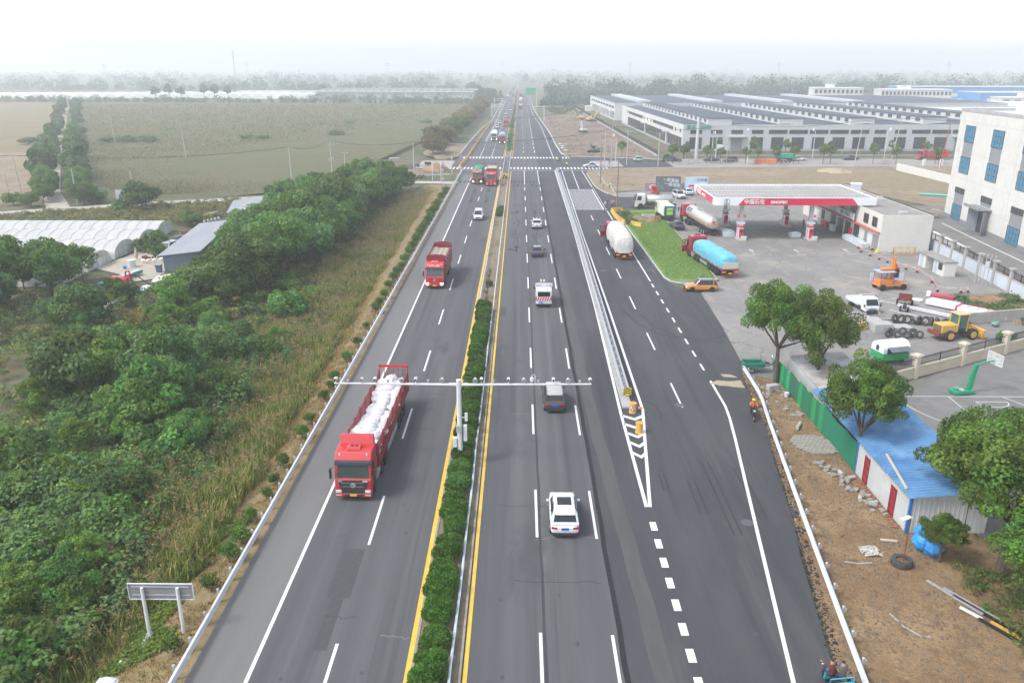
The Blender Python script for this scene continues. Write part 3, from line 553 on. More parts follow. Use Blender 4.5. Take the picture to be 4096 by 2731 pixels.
# ------------------------------------------------------------------ camera gantry
t = thing('camera_gantry','tall white T-shaped camera gantry rising from the median hedge','gantry',(-4.4,53.4,0))
m = MB(); m.tube([(0,0,0),(0,0,6.75)],[.2,.17],8); m.cyl((0,0,6.75),(0,0,6.8),.19,8); m.build('pole',mWHITE,t)
for s,L in ((-1,9.0),(1,9.6)):
    m = MB(); m.tube([(s * .15,0,6.42),(s * L,0,6.5)],[.10,.06],10); m.box(s * .45,0,6.36,.5,.05,.2); m.build('arm',mWHITE,t)
def camera(x,kind,k):
    m = MB(); z = 6.5
    if kind=='bullet': m.box(x,.1,z+.22,.2,.55,.2,0,R(-14)); m.box(x,.0,z+.05,.06,.06,.2); o=m.build('camera',mWHITE,t,bev=.02); m=MB(); m.box(x,-.19,z+.27,.14,.02,.13); m.build('lens',MGLASS('lens_glass'),o)
    elif kind=='lamp': m.tube([(x,.2,z+.32),(x,.05,z+.3),(x,-.1,z+.26)],[.09,.12,.19],12); m.box(x,.0,z+.04,.05,.05,.18); o=m.build('flash_lamp',mWHITE,t); m=MB(); m.cyl((x,-.1,z+.26),(x,-.12,z+.255),.16,12); m.build('lens',mSTEEL,o)
    elif kind == 'box': m.box(x,0,z + .1,.16,.12,.2); m.box(x,0,z,.04,.04,.12); m.build('sensor',mGALV,t,bev=.01)
    elif kind == 'dome':
        m.tube([(x+.22,0,z),(x+.22,0,z+.62),(x+.12,0,z+.75),(x,0,z+.65),(x,0,z+.5)],.035,8); m.cyl((x,0,z+.5),(x,0,z+.3),.13,12,.15); m.ball((x,0,z+.26),.13,10,6); m.build('dome_camera',mWHITE,t)
for (x,kd)in ((-8.9,'bullet'),(-8.0,'box'),(-7.0,'lamp'),(-6.05,'bullet'),(-5.1,'box'),(-4.75,'dome'),(-4.1,'lamp'),(-3.1,'bullet'),(-2.2,'box'),(-1.2,'lamp'),(1.2,'lamp'),(1.65,'bullet'),(2.5,'box'),(3.6,'bullet'),(4.7,'lamp'),(5.3,'dome'),(5.75,'box'),(6.85,'bullet'),(7.9,'lamp'),(8.75,'box'),(9.5,'bullet')): camera(x,kd,0)
m = MB(); m.box(-.02,-.28,2.75,.42,.14,.55); m.build('control_box',mGREYP,t,bev=.015)
m = MB(); m.box(.42,-.05,2.0,.26,.3,1.25); m.build('control_box',mWHITE,t,bev=.015)
m = MB(); m.box(-.36,-.05,1.5,.3,.3,.75); m.build('control_box',mWHITE,t,bev=.015)
m = MB(); m.box(.5,0,3.55,.22,.12,.65); m.box(.3,0,3.8,.3,.05,.08); m.build('antenna_panel',mWHITE,t,bev=.015)
# ------------------------------------------------------------------ road sign seen from behind
t = thing('road_sign','wide grey road sign on two white posts seen from behind, lower left','road sign',(-18.6,34.75,-.55),0)
m=MB(); m.box(0,0,2.45,3.35,.04,.95); b=m.build('panel',M('sign_back_grey',(.26,.27,.29),(.31,.32,.34),2,.45,.3),t); b.rotation_euler=(R(0),0,0)
m=MB(); m.box(0,-.03,3.37,3.4,.06,.04); m.box(0,-.03,2.43,3.4,.06,.03); m.box(-1.69,-.03,2.43,.03,.06,.97); m.box(1.69,-.03,2.43,.03,.06,.97); m.build('frame',mWHITE,b)
for z in (2.68,3.18): m = MB(); m.box(0,-.04,z,3.0,.05,.05); m.build('batten',mGREYP,b)
for x in (-.92,.92):
    m = MB(); m.tube([(x,-.14,.0),(x,-.14,3.22)],[.1,.085],12)
    for a in range(4): c,s_=math.cos(a*math.pi/2+.6),math.sin(a*math.pi/2+.6); m.hexa([(x+c*.1-s_*.015,-.14+s_*.1+c*.015,.02),(x+c*.3-s_*.015,-.14+s_*.3+c*.015,.02),(x+c*.1+s_*.015,-.14+s_*.1-c*.015,.02),(x+c*.3+s_*.015,-.14+s_*.3-c*.015,.02),(x+c*.09-s_*.015,-.14+s_*.09+c*.015,.45),(x+c*.12-s_*.015,-.14+s_*.12+c*.015,.45),(x+c*.09+s_*.015,-.14+s_*.09-c*.015,.45),(x+c*.12+s_*.015,-.14+s_*.12-c*.015,.45)])
    m.build('post',mWHITE,t)
    m = MB(); m.box(x + .12,-.3,-.1,.9,.9,.14,.15); m.build('footing',mKERB,t)
# ------------------------------------------------------------------ utility poles, lamps, wires
mPOLE = M('concrete_pole',(.40,.385,.36),(.47,.455,.43),2,.85)
POLES = {}
def upole(key,x,y,h,label,arms=1,r=.17,z=None,mat=None,lean=0.,trans=False):
    z = gz(x,y) if z is None else z
    t=thing('utility_pole',label,'utility pole',(x,y,z)); m=MB(); m.tube([(0,0,-.3),(lean,0,h)],[r,r*.62],9); m.build('pole',mat or mPOLE,t)
    for k in range(arms):
        zz = h - .25 - k * .9; m = MB(); m.box(lean * zz / h,0,zz,1.9,.09,.1); m.build('crossarm',mGREYP,t)
        m = MB()
        for xx in (-.85,0,.85): m.cyl((xx + lean * zz / h,0,zz + .1),(xx + lean * zz / h,0,zz + .32),.05,6)
        m.build('insulator',mWHITE,t)
    if trans:
        m = MB(); m.box(.45,0,h * .42,.6,.55,.75); m.box(-.5,0,h * .42,.35,.5,.5); m.build('transformer',mGREYP,t,bev=.03)
    POLES[key] = (x + lean,y,z + h); return t
upole('a',-62.4,219.4,9.3,'pale pole with crossarm standing in the left crop field edge')
upole('b',-54.0,231.5,9.5,'pole with stacked crossarms and transformer boxes in the left field',2,trans=True)
upole('c',-114.3,277,11.2,'lone slanting pole in the middle of the brown crop field',0,lean=-.5)
upole('d',-166.4,334,11,'farther slanting pole by the dark hedge in the crop field',0,lean=-.4)
upole('e',-116.5,186,10.5,'pole with junction boxes left of the dirt path',1,lean=-.4)
upole('f',-101,181,8,'short bare pole right of the dirt path mouth',0)
upole('g',-90,186,7,'short pole with white insulator near the grey hoarding',0,lean=-.3)
upole('h',-122,190,6,'thin leaning pole beside the left fallow field',0,lean=-.2)
upole('i',-245,300,11,'far pole at the left edge of the fallow field',0,lean=-.3)
upole('j',-215,270,12,'second far pole in the fallow field left of the path',0,lean=-.3)
upole('k',-28.3,215.5,9.6,'tall pole beside the left dirt side lane before the crossing',0,z=-.1)
upole('m',-47,217,7,'pole half hidden behind the round green trees',1,z=-.3)
upole('n',20.3,167.5,10.6,'dark utility pole by the yellow barriers at the lawn corner',1,z=0,mat=M('dark_pole',(.17,.16,.15),(.24,.22,.2),2,.85))
upole('o',20.5,206,9.5,'pole with a meter box on the wedge pavement',1,z=0,trans=True,mat=MATS['dark_pole'])
upole('p',26.4,236,12.4,'tall pole at the side street corner nearest the crossing',1,z=0)
upole('q',24.4,235,11,'second pole beside the crossing corner pole',1,z=0)
upole('r',32.4,247,10,'slim pole at the kerb behind the green microcar',1,z=0)
upole('s',41.5,244.5,9.6,'slim pole in front of the dark parked saloon',1,z=0)
upole('u',59.2,252,11,'left pole of the pair carrying the white transformer',1,z=0)
upole('v',64.0,252.5,11.5,'right pole of the pair carrying the white transformer',1,z=0)
upole('w',101,246,13.2,'pale leaning pole before the factory front',1,z=0,lean=1.0)
upole('x',114,251,13.6,'pole crowded with insulators before the factory front',3,z=0,lean=1.6,trans=True)
m=MB(); m.box(61.6,252.2,4.3,1.6,1.0,1.3); m.box(61.6,252.2,4.1,5,.2,.2); tag(m.build('transformer',mWHITE,bev=.05),'white transformer slung between the two street poles','transformer')
t=thing('power_mast','thick grey tapered power mast in front of the factory corner','power mast',(54.4,252,0)); m=MB(); m.tube([(0,0,0),(0,0,13.8)],[.62,.38],14); m.build('mast',M('mast_grey',(.45,.47,.49),(.52,.54,.56),1,.6),t)
m = MB(); m.box(.7,0,13.2,1.6,.12,.14); m.box(.7,0,12.2,1.6,.12,.14); m.build('crossarm',mGREYP,t)
def wire(a,b,label,sag=1.2,dz=(0,0)):
    m = MB()
    for dx in (-.8,0,.8):
        m.tube([(a[0]+(b[0]-a[0])*i/10+dx,a[1]+(b[1]-a[1])*i/10,a[2]+(b[2]-a[2])*i/10-sag*4*(i/10)*(1-i/10))for i in range(11)],.022,3,False)
    tag(m.build('overhead_wire',M('cable_black',(.03,.03,.032),(.05,.05,.05),3,.6)),label,'power line','overhead lines')
P = POLES
wire(P['a'],P['b'],'overhead wires between the two left field poles'); wire(P['b'],P['k'],'overhead wires from the transformer pole towards the crossing',1.)
wire(P['k'],P['q'],'overhead wires crossing the highway before the junction',1.4); wire(P['p'],P['u'],'overhead wires along the side street to the transformer pair')
wire(P['v'],P['w'],'overhead wires along the factory front'); wire(P['w'],P['x'],'short overhead wires to the insulator-crowded pole',.5)
wire(P['e'],P['a'],'overhead wires low over the crop field edge',1.6); wire((-300,180,8),P['e'],'overhead wires over the bare earth at the left edge',2)
wire(P['x'],(240,262,13),'overhead wires leaving along the street to the right',2); wire(P['n'],P['o'],'overhead wires between the two dark poles',.6); wire(P['o'],P['p'],'overhead wires from wedge pavement to corner pole',.5)
wire((-20,300,11),(14,300,12),'overhead wires crossing above the far carriageways',.8)
def lamp(x,y,h,label,s=1):
    t=thing('street_lamp',label,'street lamp',(x,y,0),0,'street lamps along the side street'); m=MB(); m.tube([(0,0,0),(0,0,1.2),(0,0,h)],[.13,.10,.07],9); m.build('pole',mWHITE,t)
    m = MB(); m.tube([(0,0,h - .6),(-.15 * s,0,h),(-.7 * s,-.2,h + .55)],[.06,.06,.05],7); m.build('arm',mWHITE,t)
    m = MB(); m.ball((-.75 * s,-.2,h + .5),.5,8,6,.55,.75,1.2); m.build('lamp_head',mWHITE,t,smooth=True)
lamp(69.8,250,9.6,'white street lamp standing by the kerb near the orange boards'); lamp(112.3,252,9.6,'white street lamp before the factory gate at right',-1)
lamp(64,267,7.5,'white street lamp across the street, left of centre'); lamp(96,268,8.5,'white street lamp across the street near the dark saloon',1); lamp(28.5,243,8.5,'white lamp with pale head beside the crossing corner')
# small signs near the crossing
def roundsign(x,y,label,h=2.6,col=None,ring=True,post=None):
    t = thing('road_sign',label,'road sign',(x,y,0)); m = MB(); m.cyl((0,0,0),(0,0,h + .3),.05,8); m.build('post',mGALV,t)
    m = MB(); m.cyl((0,-.06,h),(0,-.09,h),.42,20); d = m.build('disc',col or mWHITE,t)
    if ring:
        m = MB(); n = 20
        for k in range(n):
            a0,a1 = 2 * math.pi * k / n,2 * math.pi * (k + 1) / n
            m.quad((.33*math.cos(a0),-.095,h+.33*math.sin(a0)),(.33*math.cos(a1),-.095,h+.33*math.sin(a1)),(.42*math.cos(a1),-.095,h+.42*math.sin(a1)),(.42*math.cos(a0),-.095,h+.42*math.sin(a0)))
        m.box(0,-.10,h - .30,.07,.006,.6,0,0,R(45)); m.build('ban_ring',mRED,d)
        m=MB(); m.box(.06,-.105,h-.2,.07,.005,.25); m.box(-.02,-.105,h+.05,.22,.005,.07); m.add([(-.24,-.105,h+.085),(-.1,-.105,h+.2),(-.1,-.105,h-.03)],[(0,1,2)]); m.build('turn_arrow',mBLACK,d)
    return t
roundsign(-4.6,200.5,'round no-left-turn sign with red ring on the median')
roundsign(-3.9,246,'round grey sign back on the median inside the crossing',2.6,mGREYP,False)
roundsign(-20.6,214.5,'small round grey sign back beside the left lane mouth',2.4,mGREYP,False)
roundsign(-19.0,198.5,'round grey sign back behind the left guard rail',2.2,mGREYP,False)
for (x,y,lb)in ((-22.3,205,'slim white post with lantern at the left lane mouth'),(-20.5,208.6,'slim white post by the left rail end'),(-18.9,224,'tall slim white post by the left crossing corner')):
    m = MB(); m.cyl((x,y,-.2),(x,y,4.6),.07,8); m.box(x,y,4.3,.3,.15,.5); tag(m.build('marker_post',mWHITE),lb,'post')
def hazard(x,y,label):
    t = thing('hazard_marker',label,'road sign',(x,y,0)); m = MB(); m.cyl((0,0,0),(0,0,.8),.04,6); m.build('post',mGALV,t)
    m = MB(); m.box(0,0,.55,.75,.04,.6); p = m.build('plate',MATS['sign_yellow'],t); m = MB()
    for k in range(3): m.quad((-.36+k*.24,-.025,.57),(-.24+k*.24,-.025,.57),(-.12+k*.24,-.025,1.13),(-.24+k*.24,-.025,1.13))
    m.build('stripe',mBLACK,p)
hazard(-17.2,218.5,'black and yellow striped marker at the left rail end'); hazard(15.2,271.6,'black and yellow striped marker at the far right rail end')
m=MB(); m.box(10.9,222,.9,.9,.06,.45); m.cyl((10.9,222.05,0),(10.9,222.05,1),.05,6); tag(m.build('blue_sign',M('sign_blue',(.02,.16,.55),(.03,.2,.6),2,.4)),'small blue plate on the barrier end at the crossing','road sign')
# sign gantries far down the road
def farsign(x,y,s,label,col,w=5,h=3,hz=7):
    t = thing('gantry_sign',label,'road sign',(x,y,0)); m = MB(); m.cyl((0,0,0),(0,0,hz + 1),.18,8); m.build('post',mWHITE,t)
    m = MB(); m.tube([(0,0,hz),(s * 7,0,hz)],.12,6); m.tube([(0,0,hz - 1.2),(s * 7,0,hz - 1.2)],.1,6); m.build('arm',mWHITE,t)
    if col: m = MB(); m.box(s * 4.5,-.2,hz - 2,w,.12,h); m.build('panel',col,t)
farsign(12.5,640,-1,'green direction sign on a white mast far up the right verge',M('sign_green',(.02,.30,.16),(.03,.36,.2),1,.5),8,5.2,10)
farsign(-17.2,500,1,'white cantilever gantry far up the left verge',None); farsign(-17.5,560,1,'second white cantilever gantry farther up the left verge',None,hz=8); farsign(13.5,470,-1,'white cantilever camera arm on the right verge',None)
# ================================================================== buildings
mWALLW=MG('cream_wall_render',[(.64,.622,.575),((.585,.57,.53),.25,.42,.66),((.67,.655,.615),1.5,.5,.75),((.50,.48,.445),.9,.60,.78,(1.2,1.2,.08)),((.50,.49,.46),.18,.62,.75)],rough=.85,bump=0)
mWALLG=MG('pale_grey_panel',[(.50,.51,.525),((.45,.46,.48),.12,.42,.66),((.40,.41,.43),.8,.58,.78,(1,1,.06)),((.54,.55,.56),1.5,.5,.75)],rough=.7,bump=0)
mWALLL=MG('light_grey_panel',[(.60,.60,.585),((.55,.55,.54),.12,.42,.66),((.50,.50,.49),.8,.58,.78,(1,1,.06)),((.64,.64,.63),1.5,.5,.75)],rough=.7,bump=0)
mROOFD=MG('slate_blue_roof',[(0.062,0.074,0.099),((0.077,0.090,0.115),.1,.42,.66,(1,.2,1)),((0.053,0.061,0.083),.8,.5,.75)],rough=.6,bump=0)
mGREY = M('mid_grey_cladding',(.22,.225,.235),(.27,.275,.285),.6,.7)
mGLASS = MGLASS('dark_window_glass',(.035,.045,.052),.08)
mBLUEG = M('blue_tinted_glass',(.035,.20,.34),(.06,.28,.44),1.2,.12,spec=.6)
mFRAME = M('dark_window_frame',(.06,.05,.045),(.09,.08,.07),3,.5)
mFRAMEW = M('white_window_frame',(.62,.63,.64),(.7,.71,.72),3,.5)
WIN = {}
def window(parent,w,h,loc,rz=0.,nx=4,ny=3,glass=None,frame=None,ft=.06,dp=.08):
    """glass pane set in a frame with its mullions, facing local -Y"""
    glass = glass or mGLASS; frame = frame or mFRAME; key = (w,h,nx,ny,glass.name,frame.name,ft)
    if key not in WIN:
        g = MB(); g.box(0,0,0,w,.04,h); g = g.mesh('window'); g.materials.append(glass); f = MB(); d = dp
        for i in range(nx + 1): f.box(-w / 2 + w * i / nx,-d / 4,0,ft * (1.4 if i in (0,nx) else 1),d,h)
        for j in range(ny + 1): f.box(0,-d / 4 - .004,h * j / ny - ft / 2,w + ft,d,ft)
        f = f.mesh('frame'); f.materials.append(frame); WIN[key] = (g,f)
    g,f = WIN[key]; o = put('window',g,None,parent,loc,rz); put('frame',f,None,o); return o
# ------------------------------------------------------------------ textile factory
fa = thing('factory','long low grey factory with green lettering and dark slate roof','factory',(57,288,0),R(1.2))
FW,FD,FH = 150,150,8.6
m = MB(); m.b2(0,FW,0,.3,0,FH + .55); m.build('wall',mWALLG,fa); m = MB(); m.b2(0,FW,FD - .3,FD,0,FH + .5); m.build('wall',mWALLG,fa)
m=MB(); m.b2(-.02,.28,.02,FD,0,FH+.5); m.build('wall',mWALLL,fa); m=MB(); m.b2(FW-.3,FW,.3,FD,0,FH+.5); m.build('wall',mWALLL,fa)  # left wall's sunlit tone put into colour: lighter panel copy on the side walls
m=MB(); m.b2(0,FW,-.06,-.001,0,.9); m.b2(-.08,-.021,0,FD,0,.9); m.build('plinth',MG('plinth_grey',[(.40,.40,.40),((.36,.36,.36),.5,.4,.6)],bump=0),fa)
m = MB(); n = 10; pw = FW / n
for i in range(n):
    a,b = i * pw + .28,(i + 1) * pw
    m.add([(a,.3,FH-.2),((a+b)/2,.3,FH+.5),(b,.3,FH-.2),(a,FD-.3,FH-.2),((a+b)/2,FD-.3,FH+.5),(b,FD-.3,FH-.2)],[(0,1,4,3),(1,2,5,4)])
m.build('roof',mROOFD,fa)
m = MB()
for k in range(0,60): m.box(.13,1 + k * 2.5,.9,.32,.05,FH - .4)
m.build('wall_rib',mWALLL,fa)
for i,(x,y0,y1) in enumerate(((10,6,146),(35.5,6,148),(62,8,148),(90,12,150),(118,14,150))):
    mo = MB(); mo.b2(x,x + 8.5,y0,y1 - 1,FH - .1,FH + 2.3); mon = mo.build('roof_monitor',mWALLL,fa); 
    m = MB(); m.b2(x - .35,x + 8.9,y0 - .3,y1 - .7,FH + 2.3,FH + 2.5); m.build('monitor_roof',mROOFD,mon)
    for k in range(int((y1 - y0) / 7.4)):
        window(mon,3.6,1.35,(x - .04,y0 + 4 + k * 7.4,FH + .75),R(-90),3,1,mGLASS,mFRAMEW)
for k in range(20):
    x = 4.6 + k * 7.2
    if k == 2 or k == 13:
        m=MB(); m.b2(x-2,x+2,-.12,-.03,0,4.6); d=m.build('door',mGREY,fa); m=MB(); m.b2(x-3.2,x+3.2,-2.0,0,5.0,5.35); m.build('door_canopy',mWALLG,fa); continue
    window(fa,4.2,3.9,(x,-.05,.95),0,4,3)
for k in range(20):
    x = 4.6 + k * 7.2; window(fa,6.4 if 3 < k < 9 or 10 < k < 16 else 4.0,1.25,(x,-.05,6.1),0,4,1)
for k in range(26):
    y = 2.5 + k * 4.9
    if k in (5,15):
        m=MB(); m.b2(-.14,-.05,y-1.4,y+1.4,0,4.6); m.build('door',mGREY,fa); m=MB(); m.b2(-2,-.1,y-2.2,y+2.2,4.9,5.2); m.build('door_canopy',mWALLG,fa); continue
    window(fa,1.7,3.7,(-.07,y,.95),R(-90),2,4); window(fa,1.7,3.7,(-.07,y + 2.3,.95),R(-90),2,4)
for k in range(16):
    y = 4 + k * 8.5; window(fa,7.8 if k % 8 not in (0,1,7) else 1.6,1.15,(-.07,y,6.3),R(-90),5 if k % 8 not in (0,1,7) else 1,1)
text('嘉禾和纺织','lettering',M('green_letters',(.02,.25,.16),(.03,.32,.2),2,.5),fa,1.75,(5.4,-.1,8.15),(R(90),0,0),.05,1.,.02)
fb = thing('factory','second grey factory hall behind the slate-roofed one','factory',(52.5,462,0),R(1.2))
m = MB(); m.b2(0,220,0,130,0,8.4); m.build('wall',mWALLL,fb); m = MB(); m.b2(-.1,220.1,-.1,130.1,8.4,9.3); m.build('parapet',mWALLG,fb)
m = MB(); m.b2(.4,219.6,.4,129.6,9.31,9.33); m.build('roof',mROOFD,fb)
for i in range(4): m = MB(); m.b2(14 + i * 40,21 + i * 40,4,126,9.3,10.5); m.build('roof_vent',mWALLG,fb)
for k in range(18): window(fb,2.2,3.6,(-.07,4 + k * 6.6,.9),R(-90),2,3)
for k in range(9): window(fb,9.,1.1,(-.07,7 + k * 13.6,6.4),R(-90),5,1)
for (y,lb) in ((8,''),(96,'')): m = MB(); m.b2(-2.2,0,y - 2.5,y + 2.5,4.6,4.9); m.build('door_canopy',mWALLG,fb)
# far office blocks
def office(x,y,rz,w,d,h,label,rows,cols,mat=None,roofbox=True):
    t=thing('office_block',label,'office building',(x,y,0),rz); m=MB(); m.b2(0,w,0,d,0,h); m.build('wall',mat or mWALLW,t); m=MB(); m.b2(-.3,w+.3,-.3,d+.3,h,h+.7); m.build('parapet',mat or mWALLW,t)
    if roofbox: m = MB(); m.b2(w * .3,w * .45,d * .3,d * .7,h + .7,h + 3); m.build('stair_house',mat or mWALLW,t)
    for r in range(rows):
        for c in range(cols): window(t,w / cols * .55,h / rows * .5,(w * (c + .5) / cols,-.06,h * (r + .3) / rows),0,2,1)
    return t
office(214,610,R(-8),34,20,13.5,'white three-storey office block behind the factory roofs',3,11); office(252,585,R(-10),46,22,13,'pale office block with tall narrow windows right of the first',3,18)
office(322,560,R(-8),48,18,8.5,'low white block with a row of big windows near the blue sheds',2,7); office(300,590,R(-8),12,12,6,'small white link building between the far offices',1,3,roofbox=False)
def bluehall(x,y,w,d,h,label):
    t=thing('workshop',label,'workshop',(x,y,0),R(-4)); m=MB(); m.b2(0,w,0,d,0,h); m.build('wall',M('blue_cladding',(.035,.22,.52),(.05,.28,.6),.2,.6),t); m=MB(); m.b2(-.3,w+.3,-.3,d+.3,h,h+.5); m.build('roof',mWALLG,t)
    for k in range(int(w / 16)): m = MB(); m.b2(5 + k * 16,13 + k * 16,-.1,0,h * .35,h * .6); m.build('louvre',mWALLW,t)
bluehall(352,640,260,40,9.5,'long bright blue workshop at the far right edge'); bluehall(330,720,300,40,12,'farther blue workshop behind the long blue one')
m=MB(); m.b2(190,330,470,540,0,7.5); tag(m.build('warehouse',MG('white_metal_roof',[(.66,.68,.70),((.60,.62,.65),.1,.4,.6)],bump=0)),'plain white metal warehouse right of the slate-roofed factory','warehouse')
m=MB(); m.b2(205,330,330,440,0,8.2); tag(m.build('warehouse',MATS['white_metal_roof']),'broad white warehouse at the right end of the factory','warehouse')
# factory boundary fence (low wall, dark pickets)
t=thing('picket_fence','dark picket fence on a low pale wall along the factory side','fence',(45.5,270,0),R(1.05)); m=MB(); m.b2(-.15,.15,0,325,0,.75); m.build('wall',mPLINTH,t)
m = MB()
for k in range(650): m.box(0,.25 + k * .5,.75,.05,.05,1.35)
m.b2(-.03,.03,0,325,1.0,1.06); m.b2(-.03,.03,0,325,1.9,1.96); tag(m.build('picket',M('dark_iron',(.03,.026,.025),(.05,.045,.04),4,.6),t),kind='stuff')
t=thing('picket_fence','dark picket fence along the street before the factory front','fence',(58,273,0),R(.6)); m=MB(); m.b2(0,180,-.15,.15,0,.5); m.build('wall',mPLINTH,t)
m = MB()
for k in range(300): m.box(.3 + k * .6,0,.5,.05,.05,1.2)
m.b2(0,180,-.03,.03,.7,.76); m.b2(0,180,-.03,.03,1.5,1.56); tag(m.build('picket',MATS['dark_iron'],t),kind='stuff')
for k in range(30): m = MB(); m.box(k * 6.2,0,0,.3,.3,1.9); m.build('pillar',mGREY,t)
m = MB(); m.b2(44,48.5,560,566,0,3.5); tag(m.build('gate_hut',mWALLW,bev=.1),'tiny white gate hut far along the factory fence','hut')
# ------------------------------------------------------------------ filling station canopy
cn = thing('station_canopy','filling station canopy with red fascia and white lettering','canopy',(32.9,135.4,0))
CW,CD,Z0,Z1c = 27.1,16.4,6.0,7.25
mREDF=M('signal_red_panel',(.60,.012,.055),(.66,.018,.07),.6,.35,coat=.3); mWF=M('white_fascia',(.76,.77,.79),(.8,.81,.83),.5,.35,coat=.3)
m = MB(); m.b2(.3,CW - .2,.3,CD - .3,Z0 + .05,Z0 + .15); m.build('soffit',mWALLG,cn)
m = MB(); m.prism([(.9,0),(CW,0),(CW,.25),(.9,.25)],Z0,Z1c); m.prism([(0,.9),(.25,.9),(.25,CD),(0,CD)],Z0,Z1c)
m.prism([(.9,0),(.9,.25),(.55,.38),(.3,.6),(.25,.9),(0,.9),(.1,.45),(.32,.2),(.55,.08)],Z0,Z1c); m.prism([(0,CD),(0,CD+.25),(CW,CD+.25),(CW,CD)],Z0,Z1c+.05); m.prism([(CW,0),(CW+.25,0),(CW+.25,CD+.25),(CW,CD+.25)],Z0,Z1c); m.build('fascia',mWF,cn)
zb,zt = Z0 + .02,Z1c - .06
m=MB(); x0,x1=4.0,23.2; m.hexa([(x0,-.04,zb),(x1+1.1,-.04,zb),(x0,-.002,zb),(x1+1.1,-.002,zb),(x0+1.1,-.04,zt),(x1,-.04,zt),(x0+1.1,-.002,zt),(x1,-.002,zt)]); rf=m.build('red_panel',mREDF,cn)
m = MB(); m.b2(x0 + 1.2,x1 - .1,-.055,-.041,zt - .2,zt - .16); m.build('trim_line',M('dark_red',(.35,.01,.03),(.38,.012,.035),1,.4),rf)
m=MB(); m.hexa([(-.04,1.6,zb),(-.002,1.6,zb),(-.04,CD-1.5,zb),(-.002,CD-1.5,zb),(-.04,1.3,zt),(-.002,1.3,zt),(-.04,CD-2.4,zt),(-.002,CD-2.4,zt)]); rs_=m.build('red_panel',mREDF,cn)
zc_ = (Z0 + Z1c) / 2 - .06; mLET = M('white_letters',(.78,.78,.78),(.82,.82,.82),2,.4)
text('中国石化','lettering',mLET,rf,.92,(6.75,-.07,zc_),(R(90),0,0),.03,.95,.012); text('SINOPEC','lettering',mLET,rf,.62,(10.9,-.07,zc_-.04),(R(90),0,0),.03,1.12,.022)
text('中国石化','lettering',mLET,rs_,.9,(-.07,CD-4.4,zc_),(R(90),0,R(-90)),.03,.95,.012); text('SINOPEC','lettering',mLET,rs_,.6,(-.07,CD-8.2,zc_-.04),(R(90),0,R(-90)),.03,1.1,.022)
lg = MB(); cx_,cz_ = 2.15,zc_ + .12
for k in range(24):
    a0,a1 = R(-60) + R(300) * k / 24,R(-60) + R(300) * (k + 1) / 24
    lg.quad((cx_+.40*math.cos(a0),-.03,cz_+.40*math.sin(a0)),(cx_+.46*math.cos(a0),-.03,cz_+.46*math.sin(a0)),(cx_+.46*math.cos(a1),-.03,cz_+.46*math.sin(a1)),(cx_+.40*math.cos(a1),-.03,cz_+.40*math.sin(a1)))
lg.box(cx_-.08,-.03,cz_-.38,.16,.02,.7); e_=lg.build('emblem',M('emblem_dark',(.06,.05,.09),(.09,.07,.12),2,.5),cn); text('SINOPEC','emblem_lettering',M('emblem_green',(.05,.22,.12),(.08,.3,.15),3,.5),e_,.25,(cx_,-.03,cz_-.5),(R(90),0,0),.01,1.05,.01)
m=MB(); m.b2(.25,CW,.25,CD,Z1c-.35,Z1c-.25); m.build('roof_sheet',MG('ribbed_roof_metal',[(.40,.395,.38),((.33,.32,.305),.25,.42,.62,(1,.15,1)),((.45,.445,.435),.8,.5,.75),((.30,.25,.21),1.5,.62,.78,(1,.1,1))],rough=.55,bump=0),cn)
m = MB()
for k in range(45): m.box(.6 + k * .6,CD / 2 + .1,Z1c - .25,.07,CD - .5,.10)
m.build('roof_rib',M('rib_grey',(.33,.325,.315),(.40,.39,.38),2,.6),cn)
m = MB()
for y in (4.1,8.2,12.3):
    for k in range(45): m.box(.9 + k * .6,y,Z1c - .25,.26,.1,.05)
tag(m.build('roof_seam',M('seam_brown',(.13,.12,.11),(.18,.165,.15),3,.8),cn),kind='stuff')
for (x,y,num) in ((5.2,1.7,('1','3')),(17.2,1.7,('7',)),(5.8,15.0,()),(17.0,14.6,())):
    m=MB(); m.box(x,y,0,.62,.62,Z0+.05); m.build('column',MG('column_grey',[(.50,.51,.52),((.45,.46,.47),.6,.4,.6)],bump=0),cn,bev=.02)
    m = MB(); m.box(x,y,.15,.95,.95,2.45); cl = m.build('column_cladding',mWF,cn,bev=.03)
    m = MB(); m.box(x,y,2.6,1.35,1.2,.35); m.build('cladding_cap',mWF,cl,bev=.05)
    m = MB(); m.box(x - .42,y - .49,.25,.1,.03,2.3); m.box(x + .42,y - .49,.25,.1,.03,2.3); m.build('red_trim',mREDF,cl)
    for q,s in enumerate(num):
        m=MB(); m.box(x+(-.55 if q==0 and len(num)>1 else .55),y-.36,3.7,.42,.03,.48); pl=m.build('number_plate',mREDF,cn); text(s,'numeral',mLET,pl,.42,(x+(-.55 if q==0 and len(num)>1 else .55),y-.385,3.94),(R(90),0,0),.005,1,.01)
